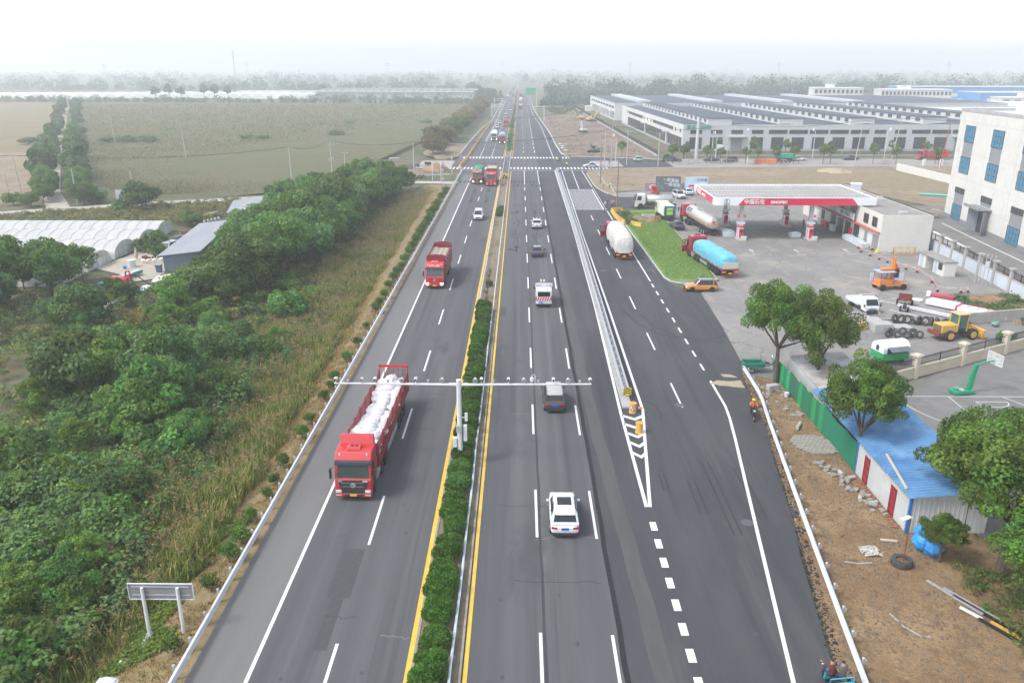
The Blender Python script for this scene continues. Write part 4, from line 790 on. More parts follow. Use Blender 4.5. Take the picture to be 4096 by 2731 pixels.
def pump(x,y,label,board=False):
    t = thing('fuel_pump',label,'fuel pump',(x,y,0),0,'fuel pump islands under the canopy')
    m = MB(); m.b2(-.7,.7,-1.9,2.2,0,.16); m.build('island',mKERB,t,bev=.03)
    m = MB(); m.box(-.05,.3,.16,.75,1.1,1.95); m.build('cabinet',mWF,t,bev=.04)
    m=MB(); m.box(-.05,-.27,.3,.7,.05,1.6); m.build('front_panel',mREDF,t); m=MB(); m.box(-.05,-.305,1.25,.5,.03,.4); m.build('display',mGLASS,t)
    m = MB(); m.box(-.05,.3,2.11,.9,1.3,.22); m.build('hood',mREDF,t,bev=.03)
    m=MB(); m.tube([(.4,.1,1.5),(.75,.1,1.2),(.72,.1,.5),(.45,.1,.45)],.035,6); m.tube([(-.5,.1,1.5),(-.85,.1,1.2),(-.8,.1,.5),(-.5,.1,.45)],.035,6); m.build('hose',mBLACK,t)
    for yy in (-1.75,2.05): m=MB(); m.tube([(-.75,yy,0),(-.75,yy,.8),(.75,yy,.8),(.75,yy,0)],.06,8); m.build('guard_hoop',M('black_yellow_tube',(.05,.045,.02),(.6,.4,.03),2.4,.5,contrast=6),t)
    if board: m = MB(); m.box(.0,-2.0,.45,.95,.05,.55); m.build('notice_board',mWHITE,t)
pump(38.1,136.3,'red and white fuel pump under numbered column one, front left',True); pump(50.1,136.3,'red and white fuel pump by column seven, front right',True)
pump(38.7,149.4,'red fuel pump at the back left column behind the tanker'); pump(49.9,148.8,'red fuel pump at the back right column near the shop')
# ------------------------------------------------------------------ shop
sh = thing('shop','flat-roofed white station shop with red band and dark shopfront','shop',(57.6,126.4,0)); SW,SD,SH_ = 8.0,36.,5.75
m=MB(); m.b2(0,SW,0,SD,0,SH_); m.build('wall',mWALLW,sh); m=MB(); m.b2(.15,SW-.15,.15,SD-.15,SH_+.001,SH_+.02); m.build('roof',MG('roof_felt',[(.30,.285,.265),((.25,.235,.22),.4,.4,.62),((.34,.32,.3),2.,.5,.75)],bump=.1),sh)
m=MB(); m.b2(0,.12,0,SD,SH_,SH_+.22); m.b2(SW-.12,SW,0,SD,SH_,SH_+.22); m.b2(.12,SW-.12,0,.12,SH_,SH_+.22); m.build('parapet',mWALLW,sh); m=MB(); m.box(SW-.05,SD/2,SH_+.22,.25,SD,.07); m.build('coping',mBLACK,sh)
m = MB(); m.b2(-.55,-.001,.1,SD,3.0,3.18); m.build('red_band',M('faded_red',(.46,.10,.07),(.52,.14,.1),1,.6),sh)
sg=MB(); sg.b2(-.62,-.5,9.6,17.5,3.35,4.5); so_=sg.build('shop_sign',mWF,sh,bev=.03); text('易捷  便利店','lettering',M('sign_teal',(.10,.22,.22),(.14,.3,.28),2,.5),so_,.75,(-.64,13.5,3.92),(R(90),0,R(-90)),.01,1.,.01); m=MB(); m.b2(-.63,-.61,9.6,17.5,3.35,3.45); m.build('sign_edge',mREDF,so_)
for (y,w,h,z,nx,ny)in ((2.6,1.7,1.5,3.7,2,2),(6.0,1.7,1.5,3.7,2,2),(11.5,2.2,1.0,4.6,2,1),(17,2.2,1.,4.6,2,1),(9.2,2.0,2.3,.4,2,2),(13.0,2.2,2.5,.1,2,1),(16.2,2.2,2.5,.1,2,1),(19.8,2.0,2.3,.3,2,2),(25,1.2,1.6,1.,1,3)): window(sh,w,h,(-.05,y,z),R(-90),nx,ny)
for (y,w) in ((1.5,2.2),(5.3,1.1)): m = MB(); m.b2(-.08,-.02,y - w / 2,y + w / 2,.02,2.45); m.build('door',mGREY,sh)
m = MB(); m.b2(-.45,-.1,10.7,11.6,0,1.9); m.build('ice_chest',mREDF,sh,bev=.05)
def waterpack(x,y,nx_,ny_,h,label):
    k = 'wp%d%d' % (nx_,ny_)
    m = MB(); rr = random.Random(nx_)
    for i in range(nx_):
        for j in range(ny_): m.box(i * .42,j * .32,0,.40,.30,h * rr.choice((1,1,1,.85)))
    tag(m.build('water_pack_stack',M('shrink_wrapped_bottles',(.50,.58,.60),(.62,.70,.72),8,.25),None,(x,y,0),bev=.02),label,'bottled water')
waterpack(56.3,129.5,3,26,.8,'long low stack of wrapped water bottles against the shop wall'); waterpack(35.9,138.4,5,12,.8,'wrapped water bottles stacked beside the front left pump'); waterpack(47.6,138.1,4,5,.75,'small stack of wrapped bottles beside the front right pump')
for (y,mt,lb)in ((144,'white_paint','white drink crates stacked by the shop door'),(147.5,'red_paint','red drink crates stacked by the shop door'),(150.2,'white_paint','pale boxes stacked farther along the shop wall')):
    m = MB()
    for k in range(3):
        for j in range(3): m.box(57.0,y + j * .62,k * .36,.6,.58,.34)
    tag(m.build('crate_stack',MATS[mt],bev=.02),lb,'crates')
t=thing('solar_heater','tilted solar water heater on the shop roof edge','solar heater',(62.5,150,SH_),R(-20)); m=MB(); m.hexa([(-.9,-1.0,.1),(.9,-1.0,.1),(-.9,.9,1.5),(.9,.9,1.5),(-.9,-1.05,.18),(.9,-1.05,.18),(-.9,.85,1.58),(.9,.85,1.58)]); m.build('collector',M('solar_tubes',(.25,.27,.29),(.4,.42,.44),6,.3,st=(3,.2,.2)),t)
m=MB(); m.cyl((-1.0,.95,1.75),(1.0,.95,1.75),.26,14); m.build('tank',mWF,t); m=MB(); m.tube([(-.8,.9,1.5),(-.8,1.0,0)],.04,5); m.tube([(.8,.9,1.5),(.8,1.0,0)],.04,5); m.build('stand',M('teal_paint',(.04,.2,.24),(.06,.26,.3),2,.5),t)
m=MB(); m.box(64,143,SH_+.03,.9,.4,.65); m.cyl((63.8,142.8,SH_+.36),(63.8,142.77,SH_+.36),.25,14); tag(m.build('air_conditioner',mWALLW,bev=.03),'white air conditioner unit on the shop roof','air conditioner')
m=MB(); m.box(61.8,128.8,SH_+.03,1.3,.9,.35); tag(m.build('roof_hatch',mKERB,bev=.03),'flat concrete hatch near the front of the shop roof','roof hatch')
# ------------------------------------------------------------------ white four-storey building
wb = thing('factory_building','cream four-storey building with blue windows at the right edge','building',(84.5,159.2,0),R(-90) + R(-6.6))
WL,WD,WH = 78,34,20.3
m = MB(); m.b2(0,WL,0,WD,0,WH); m.build('wall',mWALLW,wb); m = MB(); m.b2(-.06,WL,-.06,WD,0,.9); m.build('plinth',mGREY,wb)
m=MB(); m.b2(-.1,WL,-.1,.45,WH,WH+.5); m.b2(-.1,.45,.45,WD,WH,WH+.5); m.build('parapet',MG('grey_coping',[(.42,.42,.42),((.36,.36,.36),.3,.4,.6)],bump=0),wb); m=MB(); m.b2(8,30,6,20,WH,WH+1.6); m.build('roof_house',mWALLL,wb)
m = MB()
for z in (3.9,8.1,12.9,18.4): m.b2(-.02,WL,-.022,-.001,z,z + .05)
for x in np.arange(1.8,WL,5.8): m.b2(x,x + .05,-.02,-.001,.9,WH)
m.build('panel_joint',M('joint_grey',(.46,.45,.42),(.5,.49,.46),1,.9),wb)
for c in range(6):
    s = 5.5 + c * 11.65
    for z in (9.2,14.9): window(wb,4.2,2.9,(s,-.05,z),0,4,3,mBLUEG,mFRAME,.09)
    m = MB(); m.b2(s - 2.1,s + 2.1,-.03,-.005,12.1,14.9); m.build('grey_panel',mGREY,wb)
    window(wb,4.2,1.0,(s,-.05,5.4),0,3,1)
    if c == 1:
        m = MB(); m.b2(s - 2.1,s + 2.1,-.03,-.005,4.7,5.4); m.build('grey_panel',mGREY,wb)
        m = MB(); m.b2(s - 3.6,s + 2.9,-2.2,0,4.35,4.6); m.b2(s - 3.6,s + 2.9,-2.2,-2.05,4.6,4.85); m.build('entrance_canopy',mGREY,wb)
        m = MB(); m.b2(s - 1.9,s + 1.9,-.12,-.02,.0,4.2); m.build('doorway',M('interior_shade',(.05,.052,.056),(.07,.072,.076),1,.8),wb)  # dark slab on the solid wall, unlit interior painted as its colour
        for q in (-1,1): m=MB(); m.box(s+q*2.6,-.75,0,.1,1.7,4.15,R(q*38)); m.build('door_leaf',M('steel_door_grey',(.20,.22,.25),(.25,.27,.30),1,.5),wb)
    else:
        m=MB(); m.b2(s-2.1,s+2.1,-.03,-.005,3.2,5.4); m.build('grey_panel',mGREY,wb); window(wb,4.2,2.8,(s,-.05,.4),0,4,3,mBLUEG,mFRAME,.09)
# boundary wall with pillars and black railings
def railwall(label,a,b,hw,hp,npil,wallm,pilm,railm,cap=.2,kids='picket'):
    a,b=Vector(a),Vector(b); L=(b-a).length; ang=math.atan2(b.y-a.y,b.x-a.x); t=thing('boundary_wall',label,'wall',(a.x,a.y,0),ang)
    m = MB(); m.b2(0,L,-.12,.12,0,hw); m.build('wall',wallm,t); m = MB(); m.b2(0,L,-.17,.17,hw,hw + .1); m.build('coping',pilm,t)
    for k in range(npil):
        x=L*k/(npil-1); m=MB(); m.box(x,0,0,.52,.52,hp); p=m.build('pillar',pilm,t); m=MB(); m.box(x,0,hp,.72,.72,.1); m.box(x,0,hp+.1,.84,.84,.1); m.box(x,0,hp+.2,.6,.6,.08); m.build('pillar_cap',pilm,p)
    for k in range(npil - 1):
        x0,x1 = L * k / (npil - 1) + .28,L * (k + 1) / (npil - 1) - .28; m = MB()
        for z in (hw + .22,hp - .25): m.b2(x0,x1,-.03,.03,z,z + .06)
        m.b2((x0 + x1) / 2 - .04,(x0 + x1) / 2 + .04,-.04,.04,hw + .1,hp - .05)
        n = int((x1 - x0) / .16)
        for i in range(1,n): xx = x0 + (x1 - x0) * i / n; m.box(xx,0,hw + .14,.025,.025,hp - hw - .2)
        m.build('railing',railm,t)
    return t
railwall('blue-white boundary wall with stone pillars and black railings',(68.3,147),(64.4,98),1.75,2.95,12,MG('bluish_white_render',[(.56,.60,.66),((.50,.54,.60),.4,.4,.62)],bump=0),M('stone_pillar',(.36,.34,.31),(.43,.41,.38),2,.85),MATS['dark_iron'])
railwall('sandy boundary wall with capped pillars and black spiked railings by the court',(31.5,67.9),(62.8,85.3),1.05,2.15,6,MG('sandstone_facing',[(.56,.48,.36),((.50,.43,.32),.8,.4,.62)],bump=0),M('sandstone_pillar',(.56,.49,.38),(.62,.55,.44),2,.85),MATS['dark_iron'])
tw=thing('toilet_hut','small white twin hut with flat concrete roof by the boundary wall','hut',(60.0,110.4,0),R(1)); m=MB(); m.b2(0,1.7,0,3.0,0,2.0); m.b2(0,1.7,5.2,7.2,0,2.0); m.b2(1.55,1.7,3.0,5.2,0,2.0); m.build('wall',mWALLW,tw); m=MB(); m.b2(-.25,1.85,-.1,7.4,2.0,2.16); m.build('roof',MATS['roof_felt'],tw)
for y in (2.35,6.3): m=MB(); m.b2(-.03,-.001,y-.4,y+.4,.02,1.85); m.build('door',M('pale_blue_door',(.40,.47,.52),(.46,.53,.58),2,.5),tw)
window(tw,.9,.9,(-.02,1.0,.85),R(-90),2,1)
# roofed vent pipes beside the hut
t = thing('vent_pipes','cluster of thin grey vent pipes beside the boundary wall','pipes',(62.6,107,0)); 
for k in range(5): m=MB(); m.tube([(k*.28,-k*.45,0),(k*.28,-k*.45,4.1),(k*.28,-k*.45-.15,4.25),(k*.28,-k*.45-.3,4.1)],.045,6); m.build('pipe',mGALV,t)
m = MB(); m.box(.6,-1.3,2.6,.6,.04,.8); m.build('notice',mWHITE,t)
# ------------------------------------------------------------------ blue-roofed shed, green fence, shacks at right
bs=thing('site_hut','white panel hut with blue corrugated roof and two maroon doors','hut',(24.7,44.4,0)); m=MB(); m.hexa([(0,0,0),(5.0,0,0),(0,8.1,0),(5.0,17,0),(0,0,2.62),(5.0,0,3.1),(0,8.1,2.62),(5.0,17,3.1)]); m.build('wall',M('white_panel',(.55,.56,.55),(.63,.64,.63),1,.6),bs)
m = MB()
for k in range(56): m.box(-.02,.15 + k * .15,0,.03,.03,2.6)
for k in range(16): m.box(.3 + k * .31,-.015,0,.05,.04,2.62)
m.build('wall_rib',MATS['white_panel'],bs)
mBR=MG('weathered_blue_roof',[(.12,.27,.48),((.08,.2,.40),.5,.45,.65),((.22,.38,.56),.3,.5,.7),((.13,.11,.10),2.2,.61,.70,(.45,1.4,1))],rough=.5,bump=0)
m = MB()
for k in range(54):
    y0=-.35+k*.33; m.add([(-.35,y0,2.66),(-.35,y0+.10,2.78),(-.35,y0+.18,2.78),(-.35,y0+.33,2.66),(5.3,y0,3.2),(5.3,y0+.10,3.32),(5.3,y0+.18,3.32),(5.3,y0+.33,3.2)],[(0,4,5,1),(1,5,6,2),(2,6,7,3)])
m.build('roof',mBR,bs)
M('blue_trim',(.03,.15,.42),(.04,.18,.48),2,.5)
for y in (0,8.05): m = MB(); m.box(0,y,0,.16,.16,2.62); m.build('corner_post',MATS['blue_trim'],bs)
for y in (2.2,6.4):
    m = MB(); m.b2(-.06,-.025,y - .42,y + .42,.05,2.05); d = m.build('door',M('maroon_door',(.20,.012,.02),(.25,.018,.03),2,.5),bs)
    m = MB()
    for k in range(3): m.box(-.065,y,.3 + k * .6,.02,.5,.32,0,R(45)); 
    m.build('door_panel',M('maroon_light',(.28,.03,.04),(.3,.035,.045),2,.5),d)
m=MB(); m.tube([(24.6,45.0,2.84),(25.3,49.6,2.92)],.09,4); tag(m.build('timber_plank',M('pale_timber',(.50,.42,.32),(.58,.5,.4),3,.8)),'pale plank lying on the blue corrugated roof','plank')
gf=thing('sheet_fence','tall green corrugated sheet fence beside the brown earth bank','fence',(24.62,52.6,0),math.atan2(18.3,-.1)); pal=[(.014,.17,.06),(.02,.25,.085),(.03,.13,.075),(.02,.16,.09),(.025,.29,.10),(.035,.11,.075)]; rf_=random.Random(4)
for k in range(22):
    m = MB(); w = .83; x = k * w; h = 2.35 - .02 * k + rf_.uniform(-.12,.12)
    for i in range(6): m.add([(x+i*w/6,0,0),(x+(i+.5)*w/6,-.05,0),(x+(i+1)*w/6,0,0),(x+i*w/6,0,h),(x+(i+.5)*w/6,-.05,h),(x+(i+1)*w/6,0,h)],[(0,1,4,3),(1,2,5,4)])
    c = 3 if k < 8 else rf_.randrange(6); m.build('sheet',M('green_sheet_%d' % c,pal[c],tuple(q * 1.25 for q in pal[c]),1.5,.5),gf)
m=MB(); m.hexa([(26.0,62.4,0),(30.2,62.4,0),(25.6,71,0),(30.0,71,0),(26.0,62.4,2.1),(30.2,62.4,2.5),(25.6,71,2.1),(30.0,71,2.5)]); k_=m.build('shack',MATS['white_panel']); tag(k_,'low shack with rusty and pale tin roof behind the green fence','shack')
m = MB()
for k in range(9):
    y = 62.0 + k * 1.05
    for i in range(10): m.add([(25.6,y+i*.105,2.16),(25.6,y+i*.105+.05,2.2),(25.6,y+(i+1)*.105,2.16),(30.6,y+i*.105,2.6),(30.6,y+i*.105+.05,2.64),(30.6,y+(i+1)*.105,2.6)],[(0,3,4,1),(1,4,5,2)])
m.build('tin_roof',MG('old_tin_roof',[(.42,.41,.40),((.34,.28,.25),.5,.46,.62),((.5,.52,.54),.35,.52,.66)],rough=.6,bump=0),k_)
# ------------------------------------------------------------------ polytunnels and farm sheds on the left
mFILM=MG('greenhouse_film',[(.47,.465,.45),((.41,.405,.39),.15,.42,.62,(1,.3,1)),((.53,.525,.51),.5,.5,.7,(2,.3,.3))],rough=.35,bump=0)
def tunnel(x0,x1,yc,w,h,z,label,group='polytunnels on the farm',ends=True,ribs=True,nseg=14):
    t = thing('polytunnel',label,'polytunnel',(x1,yc,z),0,group); L = x1 - x0
    arc = lambda x,k=1.: [(x,-w / 2 * math.cos(math.pi * i / nseg) * k,h * math.sin(math.pi * i / nseg) ** .75 * k) for i in range(nseg + 1)]
    m = MB(); n = max(2,int(L / 2))
    m.loft([arc(-L * i / n,1 if i % 2 else .99) for i in range(n + 1)],False,False); m.build('film',mFILM,t,smooth=True)
    if ends:
        a=arc(.02); m=MB(); m.add(a,[tuple(range(len(a)))]); e=m.build('end_wall',M('end_film',(.50,.52,.50),(.6,.61,.6),.6,.4),t); m=MB()
        for yy in (-w * .3,-w * .1,w * .1,w * .3): m.cyl((.06,yy,0),(.06,yy,h * .93),.035,5)
        m.cyl((.06,-w*.45,h*.62),(.06,w*.45,h*.62),.035,5); m.build('end_frame',mGALV,e); m=MB(); m.box(.08,0,0,.04,w*.18,h*.6); m.build('door',mFRAMEW,e)
    if ribs:
        m = MB()
        for i in range(0,n + 1): m.tube([(p[0],p[1] * 1.005,p[2] * 1.01) for p in arc(-L * i / n)],.03,4,False)
        m.build('hoop',mGREYP,t)
    return t
for k,lb in enumerate(('farthest of the white polytunnels left of the farm shed','second white polytunnel from the back by the farm','third white polytunnel, its end half hidden by shrubs','fourth white polytunnel mostly behind the bamboo','nearest white polytunnel at the left edge')):
    tunnel(-112,-66.5 + (.5 if k else 0),147.4 - k * 8.6,7.4,2.45,-1.5,lb)
fs=thing('farm_shed','long grey metal shed with pale sheet roof in the trees','shed',(-53.4,116.6,-1.5),R(8.)); m=MB(); m.hexa([(-.2,0,0),(5,0,0),(-.2,26,0),(5,26,0),(-.2,0,2.9),(5,0,3.4),(-.2,26,2.9),(5,26,3.4)]); m.build('wall',M('blue_grey_sheet',(.16,.20,.26),(.2,.24,.3),1,.5),fs)
m = MB()
for k in range(24): m.box(-.1 + k * .21,-.02,0,.05,.04,2.95 + k * .02)
m.build('wall_rib',MATS['blue_grey_sheet'],fs); m=MB(); m.hexa([(-.9,-.4,2.88),(5.4,-.4,3.46),(-.9,26.4,2.88),(5.4,26.4,3.46),(-.9,-.4,2.96),(5.4,-.4,3.54),(-.9,26.4,2.96),(5.4,26.4,3.54)]); m.build('roof',MG('grey_sheet_roof',[(.30,.31,.33),((.26,.27,.29),.4,.4,.6,(1,.2,1))],rough=.5,bump=0),fs)
fs2=thing('farm_shed','open-sided dark roofed shed by the track behind the trees','shed',(-57.5,155,-1.5),R(14)); m=MB(); m.hexa([(0,0,2.6),(9,0,3.4),(0,16,2.6),(9,16,3.4),(0,0,2.7),(9,0,3.5),(0,16,2.7),(9,16,3.5)]); m.build('roof',MATS['grey_sheet_roof'],fs2)
for (x,y)in ((.3,.3),(8.6,.3),(.3,15.6),(8.6,15.6),(.3,8)): m=MB(); m.cyl((x,y,0),(x,y,2.65+x*.08),.08,6); m.build('post',mGREYP,fs2)
m = MB(); m.b2(.3,8.7,15.4,15.5,0,2.8); m.build('back_wall',MATS['blue_grey_sheet'],fs2)
hb = thing('hoarding','grey panelled hoarding overgrown with ivy on the field edge','hoarding',(-89.6,183.6,-1.5),R(4)); 
for k in range(3): m=MB(); m.box(-2.4+k*2.4,0,.1,2.3,.08,2.9); m.build('panel',M('pale_blue_panel',(.38,.44,.50),(.45,.5,.56),1,.6),hb)
m=MB(); m.box(0,.1,1.4,7.2,.06,.08); m.cyl((-3.5,.1,0),(-3.5,.1,3),.05,6); m.cyl((3.5,.1,0),(3.5,.1,3),.05,6); m.build('frame',mGREYP,hb)
# far plastic tunnels and the glasshouse
for k in range(26):
    x = -560 + k * 13.6; y = 800 + 2.6 * k if k < 16 else 850 - (k - 16) * 4
    m = MB(); nn = 8; w,h,L = 12.5,5.,60
    m.loft([[(w/2*-math.cos(math.pi*i/nn),yy,h*math.sin(math.pi*i/nn))for i in range(nn+1)]for yy in (0,L)],False,False); m.add([(w/2*-math.cos(math.pi*i/nn),0,h*math.sin(math.pi*i/nn))for i in range(nn+1)],[tuple(range(nn+1))])
    tag(m.build('polytunnel',M('bright_film',(.78,.79,.79),(.84,.85,.85),.2,.4),None,(x,y,-1.5),0,smooth=False),'white plastic tunnel beyond the left fields, %s in the bright row'%ORD(k),'polytunnel','row of far plastic tunnels')
gh=thing('glasshouse','long ruined glasshouse with pale roof far beyond the field','glasshouse',(-205,835,-1.5),R(-7)); m=MB(); m.b2(0,160,0,60,0,7.2); m.build('wall',MBRICK('broken_panes',(.55,.58,.60),(.30,.34,.36),(.42,.44,.45),4,2,.12),gh)
m = MB()
for k in range(20): m.add([(k*8,-1,7.2),(k*8+4,-1,9.2),(k*8+8,-1,7.2),(k*8,61,7.2),(k*8+4,61,9.2),(k*8+8,61,7.2)],[(0,1,4,3),(1,2,5,4),(0,2,1),(3,4,5)])
m.build('roof',M('dark_glass_roof',(.22,.21,.21),(.3,.29,.29),.2,.5),gh); m=MB(); m.b2(-1,161,-1.3,-1,6.6,7.6); m.build('gutter',mWHITE,gh)
for k in range(4): m = MB(); m.box(8 + k * 42,-.2,0,1,.3,7.2); m.build('post',mWHITE,gh)
m=MB(); m.b2(-300,-215,880,900,-1.5,4.5); tag(m.build('shade_house',M('shade_roof',(.5,.51,.5),(.58,.58,.57),.1,.6)),'low pale shade house left of the far glasshouse','shade house')
m=MB(); m.loft([[(6*-math.cos(math.pi*i/8),yy,5*math.sin(math.pi*i/8))for i in range(9)]for yy in (0,40)],True,False); tag(m.build('polytunnel',MATS['bright_film'],None,(-46,880,-1.5),R(60)),'white plastic tunnel between the glasshouse and the road trees','polytunnel')
# masts and pylons on the horizon
def lattice(x,y,h,label,w=3.,arms=0,cat='mast'):
    t = thing('mast' if cat == 'mast' else 'pylon',label,cat,(x,y,-1.5)); m = MB(); n = 12
    for i in range(n):
        a,b = w * (1 - i / n * .85) / 2,w * (1 - (i + 1) / n * .85) / 2; z0,z1 = h * i / n,h * (i + 1) / n
        for s in range(4):
            c0 = [(-1,-1),(1,-1),(1,1),(-1,1)][s]; c1 = [(-1,-1),(1,-1),(1,1),(-1,1)][(s + 1) % 4]; r = .16 if arms else .1
            m.tube([(c0[0]*a,c0[1]*a,z0),(c0[0]*b,c0[1]*b,z1)],r,3,False); m.tube([(c0[0]*a,c0[1]*a,z0),(c1[0]*b,c1[1]*b,z1)],r*.7,3,False)
    m.build('lattice',mGREYP,t)
    for k in range(arms): m = MB(); m.box(0,0,h * (.78 + k * .1),h * .34,.6,.7); m.build('crossarm',mGREYP,t)
    return t
t=thing('telecom_mast','slim white telecom mast rising above the left horizon','mast',(-452,1325,-1.5)); m=MB(); m.tube([(0,0,0),(0,0,54)],[1.0,.55],8); m.build('mast',mGREYP,t)
for z in (44,48.5,53): m = MB(); m.cyl((0,0,z),(0,0,z + .5),1.9,10); m.build('platform',mGREYP,t)
for z in (45,49.5): m = MB(); [m.box(1.8 * math.cos(a),1.8 * math.sin(a),z,.5,.5,2.2) for a in (0,2.1,4.2)]; m.build('antenna',mWHITE,t)
for (x,y,h,lb)in ((-870,1750,38,'faint pylon far left on the horizon'),(-620,1900,44,'faint pylon left of the telecom mast'),(-300,1900,42,'faint pylon right of the telecom mast'),(-45,2100,46,'faint pylon just left of the road end'),(260,2000,44,'faint pylon right of the road end'),(520,1700,40,'faint pylon above the factory roofs'),(860,1700,42,'faint pylon at the far right horizon')): lattice(x,y,h,lb,7,2,'pylon')
# ================================================================== vehicles (forward is +Y, wheels on z = 0)
mTYRE = M('tyre_rubber',(.018,.018,.019),(.035,.034,.033),6,.85)
mRIM = M('alloy_rim',(.35,.36,.37),(.5,.51,.52),6,.35,.7); mRIMD = M('dark_rim',(.02,.02,.022),(.05,.05,.055),6,.4,.4)
mCARG = MGLASS('car_glass',(.010,.014,.018),.05); mTAIL = M('tail_lamp_red',(.35,.008,.012),(.45,.015,.02),4,.2,coat=.5)
mHEAD = M('headlamp_clear',(.55,.57,.6),(.75,.77,.8),6,.15,coat=.5); mCHROME = M('chrome_trim',(.6,.6,.6),(.7,.7,.7),4,.15,.9)
mPLB=M('blue_plate',(.01,.09,.50),(.02,.13,.6),12,.4); mPLY=M('yellow_plate',(.72,.42,.01),(.8,.5,.02),12,.4); mBUMP=M('grey_black_trim',(.025,.025,.027),(.045,.045,.048),4,.6)
def paintm(c): return M('car_paint_%02x%02x%02x'%tuple(int(255*x)for x in c),tuple(x*.84+.004 for x in c),tuple(min(1,x*1.03+.002)for x in c),1.6,.36,0,0,spec=.5,coat=.8)
WHEELS = {}
def wheel(parent,x,y,r,w,side,rim=None,dual=False):
    rim = rim or mRIM; key = (r,w,rim.name,side,dual)
    if key not in WHEELS:
        m = MB(); ww = w * (2.1 if dual else 1)
        m.tube([(-ww/2,0,0),(-ww/2+.03,0,0),(ww/2-.03,0,0),(ww/2,0,0)],[r*.93,r,r,r*.93],20); t=m.mesh('wheel'); t.materials.append(mTYRE)
        q=MB(); xo=side*(ww/2); q.cyl((xo-side*.01,0,0),(xo+side*.006,0,0),r*.66,16); q.cyl((xo,0,0),(xo+side*.03,0,0),r*.22,8)
        for k in range(5): a = 2 * math.pi * k / 5; q.box(xo + side * .01,r * .38 * math.cos(a),r * .38 * math.sin(a) - .02,.02,.05,.05)
        q = q.mesh('rim'); q.materials.append(rim); WHEELS[key] = (t,q)
    t,q = WHEELS[key]; o = put('wheel',t,None,parent,(x,y,r)); put('rim',q,None,o); return o
def section(y,w,zb,zt,crown=.03):
    return [(x*s,y,z)for s,pts in ((1,[(w*.90,zb),(w*.985,zb+.10*(zt-zb)),(w,zb+.45*(zt-zb)),(w*.975,zb+.8*(zt-zb)),(w*.90,zt-.01),(w*.6,zt+crown*.8),(0.0001,zt+crown)]),)for (x,z)in pts]+ \
           [(-x,y,z)for (x,z)in reversed([(w*.90,zb),(w*.985,zb+.10*(zt-zb)),(w,zb+.45*(zt-zb)),(w*.975,zb+.8*(zt-zb)),(w*.90,zt-.01),(w*.6,zt+crown*.8)])]
CARK = {  # L, W, H, belt z, cabin base rear/front, roof rear/front (fractions of half length), hood front z, tail z, roof half width
 'suv': (4.65,1.86,1.70,1.02,-.96,.42,-.80,.14,.86,.96,.68),'sedan': (4.85,1.84,1.46,.93,-.74,.38,-.40,.05,.72,.94,.62),
 'hatch': (4.2,1.76,1.58,.98,-.95,.44,-.78,.14,.84,.92,.64),'mpv': (4.75,1.82,1.78,1.02,-.96,.58,-.86,.28,.88,1.0,.69),'microcar': (2.9,1.4,1.58,.92,-.96,.72,-.88,.42,.86,.92,.52),'pickup': (5.0,1.84,1.78,1.02,-.12,.48,-.06,.18,.92,1.0,.60)}
